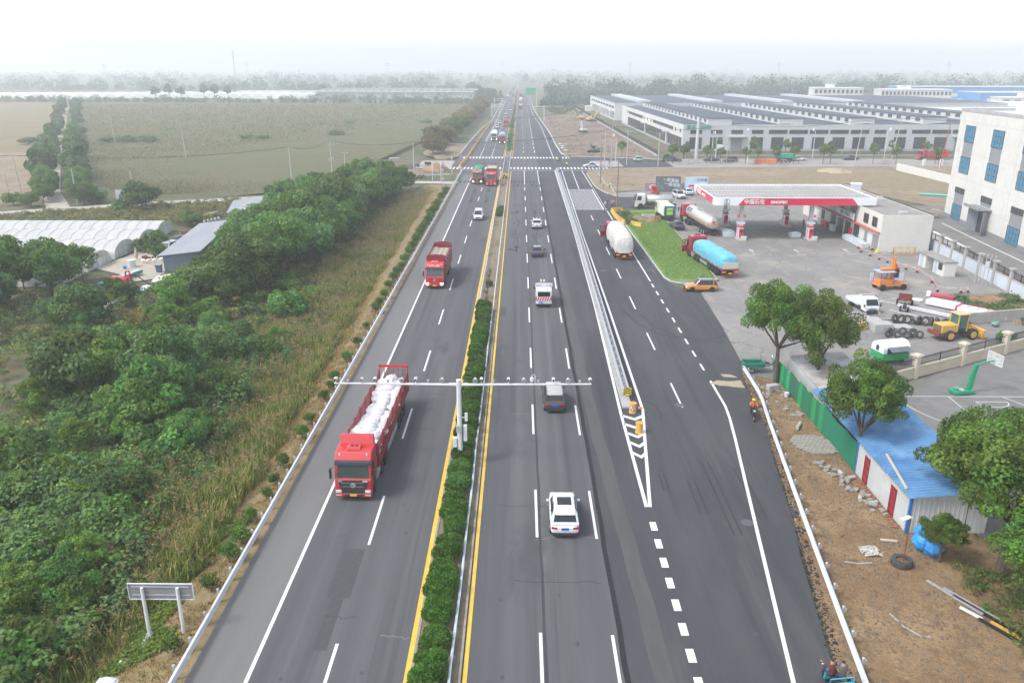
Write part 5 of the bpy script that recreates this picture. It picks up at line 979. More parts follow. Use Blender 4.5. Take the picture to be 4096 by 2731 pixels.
def car(label,kind,c,loc,rz,roofc=None,lights='off',extras=(),group=None,rim=None,plate=True,cat='car',scale=1.):
    L,W,H,zb,br,bf,rr,rf,zh,zt,rw = CARK[kind]; hl,hw = L / 2,W / 2; pm = paintm(c)
    t = thing('car',label,cat,(loc[0],loc[1],loc[2] if len(loc) > 2 else 0),rz,group); t.scale = (scale,) * 3
    cut = .18
    S=[(-hl,hw*.80,.48,zt-.14),(-hl+.08,hw*.93,.34,zt-.03),(-hl+.45,hw,.24,zt+.01),(-hl*.35,hw,.22,zb),(hl*.25,hw,.22,zb),(hl*bf,hw,.22,zb-.02),(hl*.72,hw*.98,.24,(zb+zh)/2+.01),(hl-.12,hw*.90,.30,zh-.06),(hl-.02,hw*.78,.42,zh-.2)]
    m = MB(); m.loft([section(*s) for s in S]); m.build('body',pm,t,sub=1)
    # greenhouse
    cb,rb = hw * .90,rw * .985; y0,y1,y2,y3 = hl * br,hl * bf,hl * rr,hl * rf; z0,z1 = zb - .03,H - .05
    m=MB(); m.hexa([(-cb,y0,z0),(cb,y0,z0),(-cb,y1,z0),(cb,y1,z0),(-rb,y2,z1),(rb,y2,z1),(-rb,y3,z1),(rb,y3,z1)]); m.build('windows',mCARG,t,bev=.03)
    m = MB(); ro = .035
    m.loft([[(-(rw-.1),y,H-.09),(-rw-.01,y,H-.07),(-rw*.9,y,H-.02),(0,y,H),(rw*.9,y,H-.02),(rw+.01,y,H-.07),(rw-.1,y,H-.09)]for y in (y2-.06,y2+.1,(y2+y3)/2,y3-.08,y3+.03)]); m.build('roof',paintm(roofc)if roofc else pm,t,smooth=True)
    m = MB()
    for s in (-1,1):
        m.tube([(s * (cb - .02),y1 - .02,z0),(s * rb,y3,z1)],.045,6); m.tube([(s * (cb - .02),y0 + .03,z0),(s * rb,y2,z1)],.07,6)
        if kind in ('suv','hatch','mpv'): ym=y0+(y1-y0)*.2; m.tube([(s*(cb-.005),ym,z0),(s*(rb+.005),y2+(y3-y2)*.12,z1)],.05,6)
    m.build('pillar',pm,t)
    if kind in ('suv','hatch','mpv'):
        q = .22; f = lambda k,a,b: a + (b - a) * k; m = MB(); e_ = .02
        m.hexa([(-cb*.98,y0-e_,z0-.02),(cb*.98,y0-e_,z0-.02),(-cb*.98,y0+.12,z0-.02),(cb*.98,y0+.12,z0-.02),(-f(q,cb,rb),f(q,y0,y2)-e_,f(q,z0,z1)),(f(q,cb,rb),f(q,y0,y2)-e_,f(q,z0,z1)),(-f(q,cb,rb),f(q,y0,y2)+.1,f(q,z0,z1)),(f(q,cb,rb),f(q,y0,y2)+.1,f(q,z0,z1))]); m.build('tailgate',pm,t,bev=.02)
        m = MB(); m.box(0,y2 - .10,H - .10,rw * 1.8,.3,.06); m.build('rear_spoiler',paintm(roofc) if roofc else pm,t,bev=.02)
    m = MB()
    for s in (-1,1): yb = y0 + (y1 - y0) * .52; m.tube([(s * (cb + .005),yb,z0),(s * (rb + .01),y2 + (y3 - y2) * .55,z1)],.035,4)
    m.build('door_post',mBUMP,t)
    m=MB(); m.box(0,hl-.1,.22,W*.82,.2,.16); m.box(0,-hl+.1,.24,W*.84,.2,.2); [m.box(s*(hw-.02),0,.2,.06,L*.52,.12)for s in (-1,1)]; m.build('lower_trim',mBUMP,t,bev=.03)
    m = MB(); m.box(0,hl - .05,zh - .32,W * .5,.08,.2); m.build('grille',mBUMP,t)
    for s in (-1,1):
        m=MB(); m.box(s*hw*.68,hl-.12,zh-.26,.34,.16,.15,s*R(-14)); m.build('headlight',MGLOW('lit_headlamp',(1,.98,.92),3.)if lights=='on' else mHEAD,t,bev=.02)
        m = MB(); m.box(s * hw * .72,-hl + .07,zt - .26,.36,.1,.15,s * R(10)); m.build('taillight',mTAIL,t,bev=.02)
        m = MB(); m.box(s * (hw + .08),y1 - .32,zb - .02,.2,.12,.14); m.build('mirror',pm,t,bev=.03)
        for y in (hl * .60,-hl * .60):
            m=MB(); rr_=.335 if kind != 'microcar' else .26; m.cyl((s*(hw-.12),y,rr_+.02),(s*(hw+.006),y,rr_+.02),rr_+.075,20); m.build('wheel_arch',mBUMP,t); wheel(t,s*(hw-.10),y,rr_,.23,s,rim)
    if plate:
        for y in (hl + .012,-hl - .012): m = MB(); m.box(0,y,.52 if y > 0 else .66,.46,.02,.15); m.build('licence_plate',mPLB,t)
    if 'sunroof' in extras: m = MB(); m.box(0,(y2 + y3) / 2 + .25,H - .012,rw * 1.35,(y3 - y2) * .45,.022); m.build('sunroof',mCARG,t)
    if 'rails' in extras:
        for s in (-1,1): m=MB(); m.tube([(s*(rw-.03),y2+.1,H-.03),(s*(rw-.03),y2+.25,H+.045),(s*(rw-.03),y3-.25,H+.045),(s*(rw-.03),y3-.1,H-.03)],.022,5); m.build('roof_rail',mBUMP if c[0]>.4 else mCHROME,t)
    if 'fin' in extras: m=MB(); m.add([(-.03,y2+.1,H-.01),(.03,y2+.1,H-.01),(0,y2+.38,H-.01),(0,y2+.1,H+.14)],[(0,1,3),(1,2,3),(2,0,3)]); m.build('roof_fin',mBUMP,t)
    if 'police' in extras:
        m = MB(); m.box(0,(y2 + y3) / 2 + .1,H,rw * 1.5,.28,.05); b = m.build('light_bar',mBUMP,t)
        for s,mt in ((-1,mTAIL),(1,M('blue_lamp',(.02,.08,.7),(.03,.12,.85),3,.2))): m=MB(); m.box(s*rw*.45,(y2+y3)/2+.1,H+.05,rw*.6,.26,.1); m.build('beacon',mt,b,bev=.02)
    if 'stripe' in extras: 
        for s in (-1,1): m=MB(); m.box(s*(hw+.004),-.2,.62,.012,L*.55,.2); st=m.build('side_stripe',M('navy_stripe',(.02,.05,.16),(.03,.07,.2),2,.4),t)
    if 'badge' in extras: m=MB(); m.cyl((hw*.42,-hl*.78,zb+.3),(hw*.42,-hl*.78-.02,zb+.29),.10,12); m.build('round_sticker',mTAIL,t)
    return t
PI = math.pi; white,black,silver,dgrey = (.72,.73,.74),(.018,.018,.022),(.42,.43,.44),(.075,.07,.068)
# on the near carriageways
car('white SUV with dark sunroof and blue plate, nearest in the right carriageway','suv',(.78,.79,.80),(2.90,45.75),0,None,'off',('sunroof',))
car('dark brown SUV with pale roof passing under the camera gantry','mpv',(.055,.048,.045),(3.0,65.0),R(1),(.42,.40,.38),'off',('rails','badge'))
car('dark grey saloon with blue plate between the white utility van and police car','sedan',(.05,.046,.046),(2.72,124.2),R(.5),(.2,.19,.19),'off',('badge',))
car('white police SUV with red and blue light bar on the right carriageway','suv',(.74,.75,.76),(3.1,147.3),0,None,'off',('police','rails'))
car('white people carrier driving alone towards the camera','mpv',(.76,.77,.78),(-8.15,155.7),PI,None,'off',('rails',))
car('orange compact SUV with grey roof turning out of the filling station','suv',(.58,.235,.03),(24.1,102.9),R(92),(.30,.30,.31),'off',('rails','fin'),rim=mRIMD,scale=.94)
car('black fastback saloon parked behind the green sweeper','sedan',(.012,.014,.018),(28.9,146.2),R(8),(.10,.11,.13),'off',('fin',))
car('white SUV facing out beside the billboards','suv',white,(36.2,182.8),PI+R(12),None,'off',('rails','sunroof')); car('white saloon parked rear-on behind the white SUV','sedan',white,(39.2,188.0),R(4)); car('white saloon partly hidden by the canopy corner','sedan',white,(42.6,186.0),R(6))
car('white police saloon with navy stripe standing across the crossing','sedan',(.72,.74,.76),(21.0,240.6),R(90),None,'off',('police','stripe'))
car('tiny pale green microcar on the side street','microcar',(.38,.62,.52),(37.2,257.0),R(90),(.7,.72,.7)); car('dark saloon parked on the side street near the corner','sedan',(.04,.045,.06),(48.6,257.2),R(-90)); car('dark pickup parked behind the thick power mast','pickup',(.04,.06,.06),(60.5,257.8),R(90)); car('brown SUV parked behind the transformer poles','suv',(.16,.12,.11),(66.2,256.5),R(90)); car('white saloon driving along the side street','sedan',white,(88.6,259.5),R(-90)); car('dark blue saloon on the side street before the factory','sedan',(.02,.025,.045),(106.0,262.0),R(90),rim=mRIMD)
car('white SUV parked in the farm yard by the grey shed','suv',(.74,.75,.76),(-59.4,131.6,-1.38),PI-R(12),None,'off',('rails','sunroof'))
# approaching and distant traffic
for (x,y,k,c,l,lb)in ((-11.3,402,'suv',white,'off','first white SUV behind the white tanker'),(-10.9,432,'suv',white,'off','second white SUV in the approaching left lane'),(-8.6,470,'suv',white,'off','white SUV behind the far red lorry'),(-6.9,445,'sedan',white,'off','white saloon half hidden by the far red lorry'),(-9.0,520,'sedan',white,'off','white saloon farther back in the approaching lane'),(-6.8,570,'sedan',dgrey,'on','dark car with bright headlights approaching from afar'),(-7.0,760,'mpv',white,'off','small white van approaching far away')):
    car(lb,k,c,(x,y),PI,None,l)
for (x,y,k,c,lb)in ((6.3,640,'suv',(.7,.5,.5),'pale reddish car driving away in the far right lane'),(3.2,830,'suv',dgrey,'dark car driving away near the road end'),(.2,960,'sedan',white,'white car vanishing into the haze on the right')): car(lb,k,c,(x,y),0)
for (y,x,lb)in ((860,-8.8,'hazy white car approaching near the road end'),(930,-11,'hazy pale car in the outer lane near the road end'),(1010,-7.2,'last faint car approaching in the haze')): car(lb,'suv',white,(x,y),PI)
# ------------------------------------------------------------------ lorries (origin at the front bumper, body towards -Y)
mTRED=paintm((.50,.012,.018)); mFRAMEB=M('chassis_black',(.02,.02,.021),(.04,.038,.036),3,.7); mMAROON=M('maroon_steel',(.20,.018,.026),(.26,.028,.036),3,.55); mVIS=M('visor_dark',(.03,.035,.05),(.05,.055,.07),2,.35)
def cab(t,c,high=True,w=2.5,grille='dark',name=None,lamps='off',length=2.25,emblem=True,plate=mPLY,fairing=True):
    pm = paintm(c); hw = w / 2; zr = 3.45 if high else 2.95
    prof=[(-.02,.38),(.0,.9),(-.02,1.55),(-.10,1.75),(-.34,2.78),(-.42,2.98),(-.75,zr-.05),(-1.1,zr),(-length+.1,zr),(-length,zr-.15),(-length,1.0),(-1.85,1.0),(-1.75,.75),(-1.45,1.12),(-.95,1.12),(-.62,.75),(-.55,.38)]
    m = MB(); m.prism(prof,-hw,hw,'x'); b = m.build('cab',pm,t,bev=.07)
    f = lambda z: -.10 - (z - 1.75) * (.24 / 1.03)
    m=MB(); m.hexa([(-hw+.14,f(1.72)+.02,1.72),(hw-.14,f(1.72)+.02,1.72),(-hw+.14,f(1.72)-.04,1.72),(hw-.14,f(1.72)-.04,1.72),(-hw+.2,f(2.62)+.02,2.62),(hw-.2,f(2.62)+.02,2.62),(-hw+.2,f(2.62)-.04,2.62),(hw-.2,f(2.62)-.04,2.62)]); m.build('windscreen',M('windscreen_glass',(.03,.045,.045),(.05,.07,.065),.8,.06,spec=.6),t,bev=.02)
    m=MB(); m.hexa([(-hw+.02,-.16,2.62),(hw-.02,-.16,2.62),(-hw+.02,-.40,2.70),(hw-.02,-.40,2.70),(-hw+.02,-.20,2.86),(hw-.02,-.20,2.86),(-hw+.02,-.42,2.92),(hw-.02,-.42,2.92)]); m.build('sun_visor',mVIS,t,bev=.02)
    gm_ = mBUMP if grille == 'dark' else pm
    m = MB(); m.prism([(-hw * .82,1.60),(hw * .82,1.60),(hw * .62,.62),(-hw * .62,.62)],.0,.035,'y'); g = m.build('grille',gm_,t)
    m=MB(); m.box(0,.05,1.38,w*.62,.03,.05); m.box(0,.05,1.12,w*.56,.03,.05); m.build('grille_bar',mCHROME if grille=='dark' else mMAROON,g)
    if emblem: m=MB(); m.cyl((0,.03,1.26),(0,.075,1.26),.19,18); e_=m.build('emblem',M('emblem_chrome',(.5,.46,.34),(.6,.56,.44),3,.3,.6),g); m=MB(); m.box(0,.08,1.16,.05,.01,.2,0,0,R(35)); m.box(.02,.08,1.2,.05,.01,.16,0,0,R(35)); m.build('emblem_mark',mBLACK,e_)
    m=MB(); m.box(0,-.02,.36,w*.98,.16,.26); m.build('bumper',pm,t,bev=.04); m=MB(); m.box(0,.06,.40,w*.5,.06,.18); m.build('bumper_insert',mBUMP,t)
    for s in (-1,1):
        m=MB(); m.box(s*hw*.80,.04,.68,.38,.08,.2); m.build('headlight',MGLOW('lit_headlamp',(1,.98,.92),3.)if lamps=='on' else mHEAD,t,bev=.02)
        m = MB(); m.box(s * hw * .80,.065,.46,.36,.04,.1); m.build('fog_lamp',M('amber_lens',(.55,.40,.22),(.62,.48,.3),4,.3),t)
        m=MB(); m.tube([(s*hw,-.2,2.5),(s*(hw+.22),.0,2.45)],.025,5); m.box(s*(hw+.24),.02,1.75,.14,.2,.72); m.build('mirror',mBLACK,t,bev=.03)
        m=MB(); m.hexa([(s*(hw+.012),-.32,1.75),(s*(hw-.02),-.32,1.75),(s*(hw+.012),-1.25,1.75),(s*(hw-.02),-1.25,1.75),(s*(hw+.012),-.52,2.62),(s*(hw-.02),-.52,2.62),(s*(hw+.012),-1.25,2.62),(s*(hw-.02),-1.25,2.62)]); m.build('side_window',mCARG,t)
        m = MB(); m.box(s * (hw + .005),-1.3,.95,.012,.02,1.9); m.box(s * (hw + .02),-.9,1.55,.03,.2,.05); m.build('door_seam',mBUMP,t)
        m = MB(); m.box(s * hw * .98,-.75,.42,.1,.5,.06); m.box(s * hw * .98,-.75,.72,.1,.5,.06); m.build('step',mFRAMEB,t)
    if plate: m = MB(); m.box(0,.095,.44,.46,.02,.16); m.build('licence_plate',plate,t)
    if high:
        for s in (-.62,.62): m = MB(); m.box(s * w / 2 * 1.2,-.6,3.12,.1,.06,.22); m.build('marker_lamp',mHEAD,t)
    if name: text(name,'lettering',M('gold_letters',(.62,.45,.2),(.7,.52,.26),2,.5),b,.3,(0,-.50,3.10),(R(62),0,PI),.01,1.0,.01)
    return b,zr
def roofkit(t,c,w=2.5,ac=True,defl=True,z=3.45):
    pm = paintm(c)
    if ac: m=MB(); m.hexa([(-.5,-.85,z-.02),(.5,-.85,z-.02),(-.45,-1.5,z-.02),(.45,-1.5,z-.02),(-.45,-.95,z+.16),(.45,-.95,z+.16),(-.42,-1.45,z+.2),(.42,-1.45,z+.2)]); a=m.build('roof_cooler',pm,t,bev=.03); m=MB(); m.cyl((-.16,-1.2,z+.18),(-.16,-1.2,z+.21),.1,12); m.cyl((.16,-1.2,z+.18),(.16,-1.2,z+.21),.1,12); m.build('cooler_fan',mBLACK,a)
    if defl: m=MB(); m.hexa([(-w/2+.08,-1.75,z-.02),(w/2-.08,-1.75,z-.02),(-w/2+.05,-2.25,z-.02),(w/2-.05,-2.25,z-.02),(-w/2+.1,-2.1,z+.62),(w/2-.1,-2.1,z+.62),(-w/2+.08,-2.25,z+.62),(w/2-.08,-2.25,z+.62)]); m.build('wind_deflector',pm,t,bev=.05)
def chassis(t,y0,y1,axles,w=2.5,r=.52,z=.75,first=None,rim=None):
    m=MB(); m.b2(-.45,-.33,y1,y0,z-.1,z+.2); m.b2(.33,.45,y1,y0,z-.1,z+.2); [m.b2(-.33,.33,y-.08,y+.08,z-.05,z+.1)for y in axles]; m.build('chassis',mFRAMEB,t)
    for i,y in enumerate(axles):
        for s in (-1,1): wheel(t,s * (w / 2 - (.17 if i == 0 and first else .30)),y,r,.28,s,rim or mRIMD,not (i == 0 and first))
def tank_side(t,y,w=2.5):
    for s in (-1,1): m = MB(); m.box(s * (w / 2 - .28),y,.45,.5,1.2,.6); m.build('fuel_tank',mSTEEL if s < 0 else mGREYP,t,bev=.08)
def open_door(t,c,s=-1,w=2.5):
    m=MB(); x=s*w/2; m.b2(-.03,.03,-1.05,0,.75,1.75); m.b2(-.03,.03,-.1,0,1.75,2.65); m.b2(-.03,.03,-1.05,-.95,1.75,2.65); m.b2(-.03,.03,-1.05,0,2.55,2.68); d=m.build('open_door',paintm(c),t,(x,-.3,0)); d.rotation_euler=(0,0,s*R(62)); m=MB(); m.b2(-.05,-.031,-1.0,-.05,.8,1.6); m.build('door_lining',mBLACK,d)
# --- 1: red semi with white sacks, nearest
t=thing('stake_lorry','big red articulated lorry with maroon stake sides full of white sacks','lorry',(-11.3,47.95,0),PI-R(1.0)); red=(.52,.016,.018)
cab(t,red,True,2.5,'dark'); roofkit(t,red); chassis(t,-1.2,-16.6,(-1.2,-4.1,-5.4),first=True); tank_side(t,-2.9)
text('欧曼','lettering',M('pale_letters',(.6,.58,.5),(.65,.63,.55),2,.4),t,.17,(-.85,.05,1.55),(R(90),0,PI),.006,1,.004); text('GTL','lettering',MATS['pale_letters'],t,.15,(.85,.05,1.55),(R(90),0,PI),.006,1,.004)
for y in (-11.8,-13.1,-14.4):
    for s in (-1,1): wheel(t,s * .95,y,.52,.28,s,mRIMD,True)
m = MB(); m.b2(-1.25,1.25,-16.9,-2.75,1.18,1.42); m.build('trailer_floor',mMAROON,t)
m = MB(); m.b2(-1.25,1.25,-2.85,-2.75,1.42,3.0); m.build('headboard',mMAROON,t)
for s in (-1,1):
    m = MB(); m.b2(s * 1.25 - .03,s * 1.25 + .03,-16.9,-2.75,1.42,2.0); m.build('side_board',mMAROON,t)
    m = MB()
    for z in (2.25,2.5,2.75,3.0): m.b2(s * 1.25 - .02,s * 1.25 + .02,-16.9,-2.75,z,z + .045)
    m.build('side_rail',mMAROON,t); m = MB()
    for k in range(64): m.box(s * 1.25,-2.9 - k * .22,2.0,.03,.025,1.0)
    m.build('side_bar',mMAROON,t)
    for k in range(8): m = MB(); m.box(s * 1.26,-2.85 - k * 1.98,1.2,.09,.09,1.95); m.build('stake',mMAROON,t)
    m = MB(); m.b2(s * 1.2 - .03,s * 1.2 + .03,-10.8,-6.6,.5,1.1); m.build('side_guard',mSTEEL,t)
m=MB(); m.b2(-1.28,-1.2,-16.95,-16.85,1.2,3.45); m.b2(1.2,1.28,-16.95,-16.85,1.2,3.45); m.hexa([(-1.28,-16.95,3.4),(1.28,-16.95,3.4),(-1.28,-16.85,3.4),(1.28,-16.85,3.4),(-1.28,-16.95,3.62),(1.28,-16.95,3.62),(-1.28,-16.85,3.62),(1.28,-16.85,3.62)]); [m.box(x,-16.9,1.4,.05,.05,2.0)for x in (-.8,-.4,0,.4,.8)]; m.build('tail_frame',mRED,t)
rk = random.Random(12); sk = []
for v in range(5):
    m=MB(); m.ball((0,0,0),.5,16,10,1.0,.95,.60,.13,rk); me=m.mesh('sack'); me.materials.append(MG('woven_white_sack',[(.70,.70,.71),((.60,.60,.63),2.5,.45,.62),((.76,.76,.77),6,.5,.7)],rough=.6,bump=1.,bd=.14)); sk.append(me)
for k in range(17):
    for q in (-1,0,1):
        x=q*.72+rk.uniform(-.07,.07); y=-3.4-k*.78+rk.uniform(-.1,.1); z=2.0+(.32 if q==0 else .12)+rk.uniform(-.12,.16)+.25*math.sin(k*.5)
        p=Matrix.Rotation(PI-R(1),4,'Z')@ Vector((x,y,z)); o=put('sack',rk.choice(sk),None,None,(p.x-11.3,p.y+47.95,z),rk.uniform(0,6),sub=1 if k==0 and q==-1 else 0); o.scale=(rk.uniform(.95,1.3),rk.uniform(.95,1.3),rk.uniform(.9,1.2))
        tag(o,'white woven sack in the red trailer, %s row behind the cab, %s'%(ORD(k),('driver side','middle','kerb side')[q+1]),'sack','white sacks on the red lorry')
for me in sk: me.polygons.foreach_set('use_smooth',[True] * len(me.polygons))
# --- 2: red rigid lorry with crates
t=thing('crate_lorry','red lorry carrying pale slatted crates behind a tall headboard','lorry',(-11.4,103.1,0),PI-R(.6)); red2=(.56,.010,.016)
cab(t,red2,True,2.4,'red','陕汽德龙新','on',2.1); roofkit(t,(.62,.10,.13),2.4,True,False); chassis(t,-1.2,-10.6,(-1.2,-3.3,-8.2,-9.5),2.45,first=True)
m=MB(); m.b2(-1.25,1.25,-11.2,-2.5,1.15,1.4); m.build('bed',mMAROON,t); m=MB(); m.prism([(-1.3,1.2),(1.3,1.2),(1.3,3.95),(1.1,4.12),(0,4.2),(-1.1,4.12),(-1.3,3.95)],-2.55,-2.4,'y'); m.build('headboard',mMAROON,t); m=MB(); m.prism([(-1.3,1.2),(1.3,1.2),(1.3,3.95),(0,4.2),(-1.3,3.95)],-11.3,-11.2,'y'); m.build('tailboard',mMAROON,t)
for s in (-1,1):
    for k in range(12): m=MB(); m.b2(s*1.26-.025,s*1.26+.025,-11.2,-2.55,1.4+k*.2,1.5+k*.2); m.build('side_slat',mMAROON if k%3 else mSTEEL,t)
    for k in range(6): m = MB(); m.box(s * 1.28,-2.7 - k * 1.7,1.2,.08,.08,2.6); m.build('stake',mMAROON,t)
m=MB(); rk2=random.Random(2); cw,cl=.58,.78; m.b2(-cw/2,cw/2,-cl/2,cl/2,0,.27); cm=m.mesh('crate'); cm.materials.append(M('pale_crate_plastic',(.42,.37,.30),(.52,.46,.38),4,.7))
lm=MB(); lm.b2(-cw*.3,cw*.3,-cl*.22,-cl*.06,.27,.285); lm.b2(-cw*.3,cw*.3,cl*.06,cl*.22,.27,.285); lm=lm.mesh('slot_shade'); lm.materials.append(M('crate_shadow_brown',(.13,.11,.09),(.17,.145,.12),4,.8))  # raised dark strips paint slot shade onto the solid crate top
for i in range(4):
    for j in range(10):
        for lv in (3,2) if j == 0 or i in (0,3) else (3,):
            p=Matrix.Rotation(PI-R(.6),4,'Z')@ Vector((-.93+i*.62,-3.05-j*.83,0)); o=put('crate',cm,None,None,(p.x-11.4,p.y+103.1,2.75+(lv-2)*.29+(.1 if i==3 and j>2 else 0)),PI+rk2.uniform(-.03,.03)); put('slot_shade',lm,None,o); tag(o,'%s pale crate on the red crate lorry, %s row, %s column'%('top' if lv==3 else 'lower',ORD(j),ORD(i)),'crate','crates on the red lorry')
# --- helper for tarped semis
def tarp(t,y0,y1,w,z0,z1,mat,seed,sag=.35,name='tarpaulin',drop=0.,bumps=.16):
    rr = random.Random(seed); n = max(8,int((y0 - y1) / .5)); secs = []
    for i in range(n + 1):
        y = y0 + (y1 - y0) * i / n; e_ = min(1,min(i,n - i) / 2.5); h = z1 - sag * (1 - e_) + rr.uniform(-bumps,bumps) * e_ * .6; s_ = []
        for (u,v)in ((-.97,0),(-1.03,.3),(-1.0,.62),(-.86,.86),(-.5,.97),(0,1.0),(.5,.97),(.86,.86),(1.0,.62),(1.03,.3),(.97,0)): s_.append((u*w/2+rr.uniform(-.035,.035),y+rr.uniform(-.06,.06),z0-drop+(h-z0+drop)*v+rr.uniform(-bumps,bumps)*.35))
        secs.append(s_)
    m = MB(); m.loft(secs,True,False); return m.build(name,mat,t,sub=1)
def semi(label,loc,rz,c,high=True,lamps='off',plate=mPLY,door=False,name=None,ac=True,grille='dark',L=16.5):
    t=thing('tarped_lorry',label,'lorry',loc,rz); cab(t,c,high,2.5,grille,name,lamps,plate=plate); roofkit(t,c,2.5,ac,False,3.45 if high else 2.95); chassis(t,-1.2,-L+.3,(-1.2,-4.0,-5.35),first=True); tank_side(t,-2.8)
    for y in (-L + 5.0,-L + 3.65,-L + 2.3):
        for s in (-1,1): wheel(t,s * .95,y,.52,.28,s,mRIMD,True)
    m = MB(); m.b2(-1.25,1.25,-L,-2.7,1.15,1.4); m.build('trailer_floor',mMAROON,t)
    for s in (-1,1): m=MB(); m.b2(s*1.15-.03,s*1.15+.03,-L+6,-6.2,.5,.95); m.build('side_guard',mSTEEL,t); m=MB(); m.box(s*.95,-L-.02,.85,.5,.05,.22); m.build('taillight',mORANGE,t)
    m=MB(); m.b2(-1.2,1.2,-L-.12,-L-.02,.45,.6); m.b2(-.65,-.55,-L-.1,-L,.5,1.15); m.b2(.55,.65,-L-.1,-L,.5,1.15); m.build('rear_bumper',mMAROON,t); m=MB(); m.box(0,-L-.13,.68,.5,.03,.2); m.build('licence_plate',mPLY,t)
    if door: open_door(t,c)
    return t
crimson = (.36,.018,.03)
t = semi('red lorry under a pale blue tarpaulin parked beside the lawn, door open',(27.5,124.2,0),R(7.5),crimson,True,door=True,L=15.2)
tarp(t,-2.75,-15.1,2.55,1.3,3.35,MG('cyan_tarpaulin',[(.15,.50,.64),((.10,.42,.58),.8,.45,.65),((.24,.58,.70),1.5,.5,.7),((.08,.34,.48),2.5,.58,.7,(.5,1,2))],rough=.4,bump=1,bd=.25),3); m=MB(); m.b2(-1.1,1.1,-15.25,-15.12,1.4,2.3); m.build('load_end',M('beige_load',(.5,.46,.36),(.58,.54,.44),3,.8),t); m=MB(); m.box(0,-2.3,2.95,.9,.12,.5); m.build('rear_fan',mTRED,t)
t = semi('red lorry under a bulging striped white tarpaulin on the service road',(15.9,135.6,0),R(.3),crimson,True,door=True,L=15.8)
tarp(t,-2.7,-15.9,2.75,1.25,4.15,MG('striped_white_sheet',[(.62,.60,.55),((.52,.50,.46),5.,.47,.56,(1.6,.02,.02)),((.68,.66,.62),.9,.5,.7),((.38,.36,.33),1.2,.58,.72,(.4,.4,2)),((.45,.36,.34),.7,.66,.74)],rough=.7,bump=1,bd=.3),8,.55)
t=semi('red lorry with a green netted load at the crossing stop',(-10.9,204,0),PI,(.50,.02,.035),True,'on',L=13); tarp(t,-2.8,-12.9,2.55,1.3,3.7,M('green_net',(.02,.24,.15),(.04,.32,.2),3,.8,bump=.6,bd=.06),5)
text('中国重汽','lettering',MATS['pale_letters'],t,.3,(0,-.45,3.1),(R(62),0,PI),.01,1,.008)
t=semi('red lorry with a brown stake body beside the green netted one',(-7.25,200.4,0),PI,(.52,.025,.03),True,'off',L=12,grille='red'); text('一汽解放','lettering',MATS['pale_letters'],t,.28,(0,-.45,3.1),(R(62),0,PI),.01,1,.008)
for s in (-1,1):
    for k in range(7): m = MB(); m.b2(s * 1.25 - .03,s * 1.25 + .03,-12,-2.75,1.5 + k * .36,1.72 + k * .36); m.build('side_board',mMAROON,t)
m = MB(); m.b2(-1.28,1.28,-2.8,-2.68,1.4,4.1); m.build('headboard',mMAROON,t)
for i in range(4):
    for j in range(5): m = MB(); m.box(-.93 + i * .62,-3.8 - j * 1.8,3.5,.56,1.6,.3); m.build('load_box',MATS['pale_crate_plastic'],t)
t=semi('red lorry with a pale blue cover approaching past the crossing',(-7.0,316,0),PI,(.46,.03,.06),True,'on',L=13); tarp(t,-2.8,-12.9,2.55,1.3,4.0,MATS['cyan_tarpaulin'],6)
t=semi('far red lorry approaching among white cars',(-7.2,412,0),PI,(.46,.03,.05),True,L=13,grille='red'); tarp(t,-2.8,-12.9,2.5,1.3,3.9,mMAROON,7)
t=semi('dark lorry driving away in the far right carriageway',(.1,600,0),0,(.3,.05,.06),True,L=14); tarp(t,-2.8,-13.9,2.5,1.3,3.9,M('dark_maroon_load',(.13,.06,.07),(.17,.08,.09),1,.8),9); m=MB(); m.b2(-1.2,1.2,-14.02,-13.95,2.6,3.9); m.build('rear_panel',mWHITE,t)
t=semi('white lorry driving away behind the dark far lorry',(.3,720,0),0,white,True,L=13); tarp(t,-2.8,-12.9,2.5,1.3,3.9,mWHITE,10); t=semi('hazy brown lorry driving away near the road end',(.2,840,0),0,(.2,.1,.1),True,L=13); tarp(t,-2.8,-12.9,2.5,1.3,3.9,MATS['dark_maroon_load'],11)
for (x,y,lb)in ((-7.2,820,'hazy red lorry approaching near the road end'),(-10.7,900,'hazy red lorry in the outer lane near the road end'),(-9,1080,'last faint red lorry in the haze'),(-11,760,'pale blue lorry approaching far away')): t=semi(lb,(x,y,0),PI,(.4,.05,.06)if 'red' in lb else (.3,.45,.6),True,L=12,grille='red'); tarp(t,-2.8,-11.9,2.5,1.3,3.8,mMAROON if 'red' in lb else mWHITE,12)
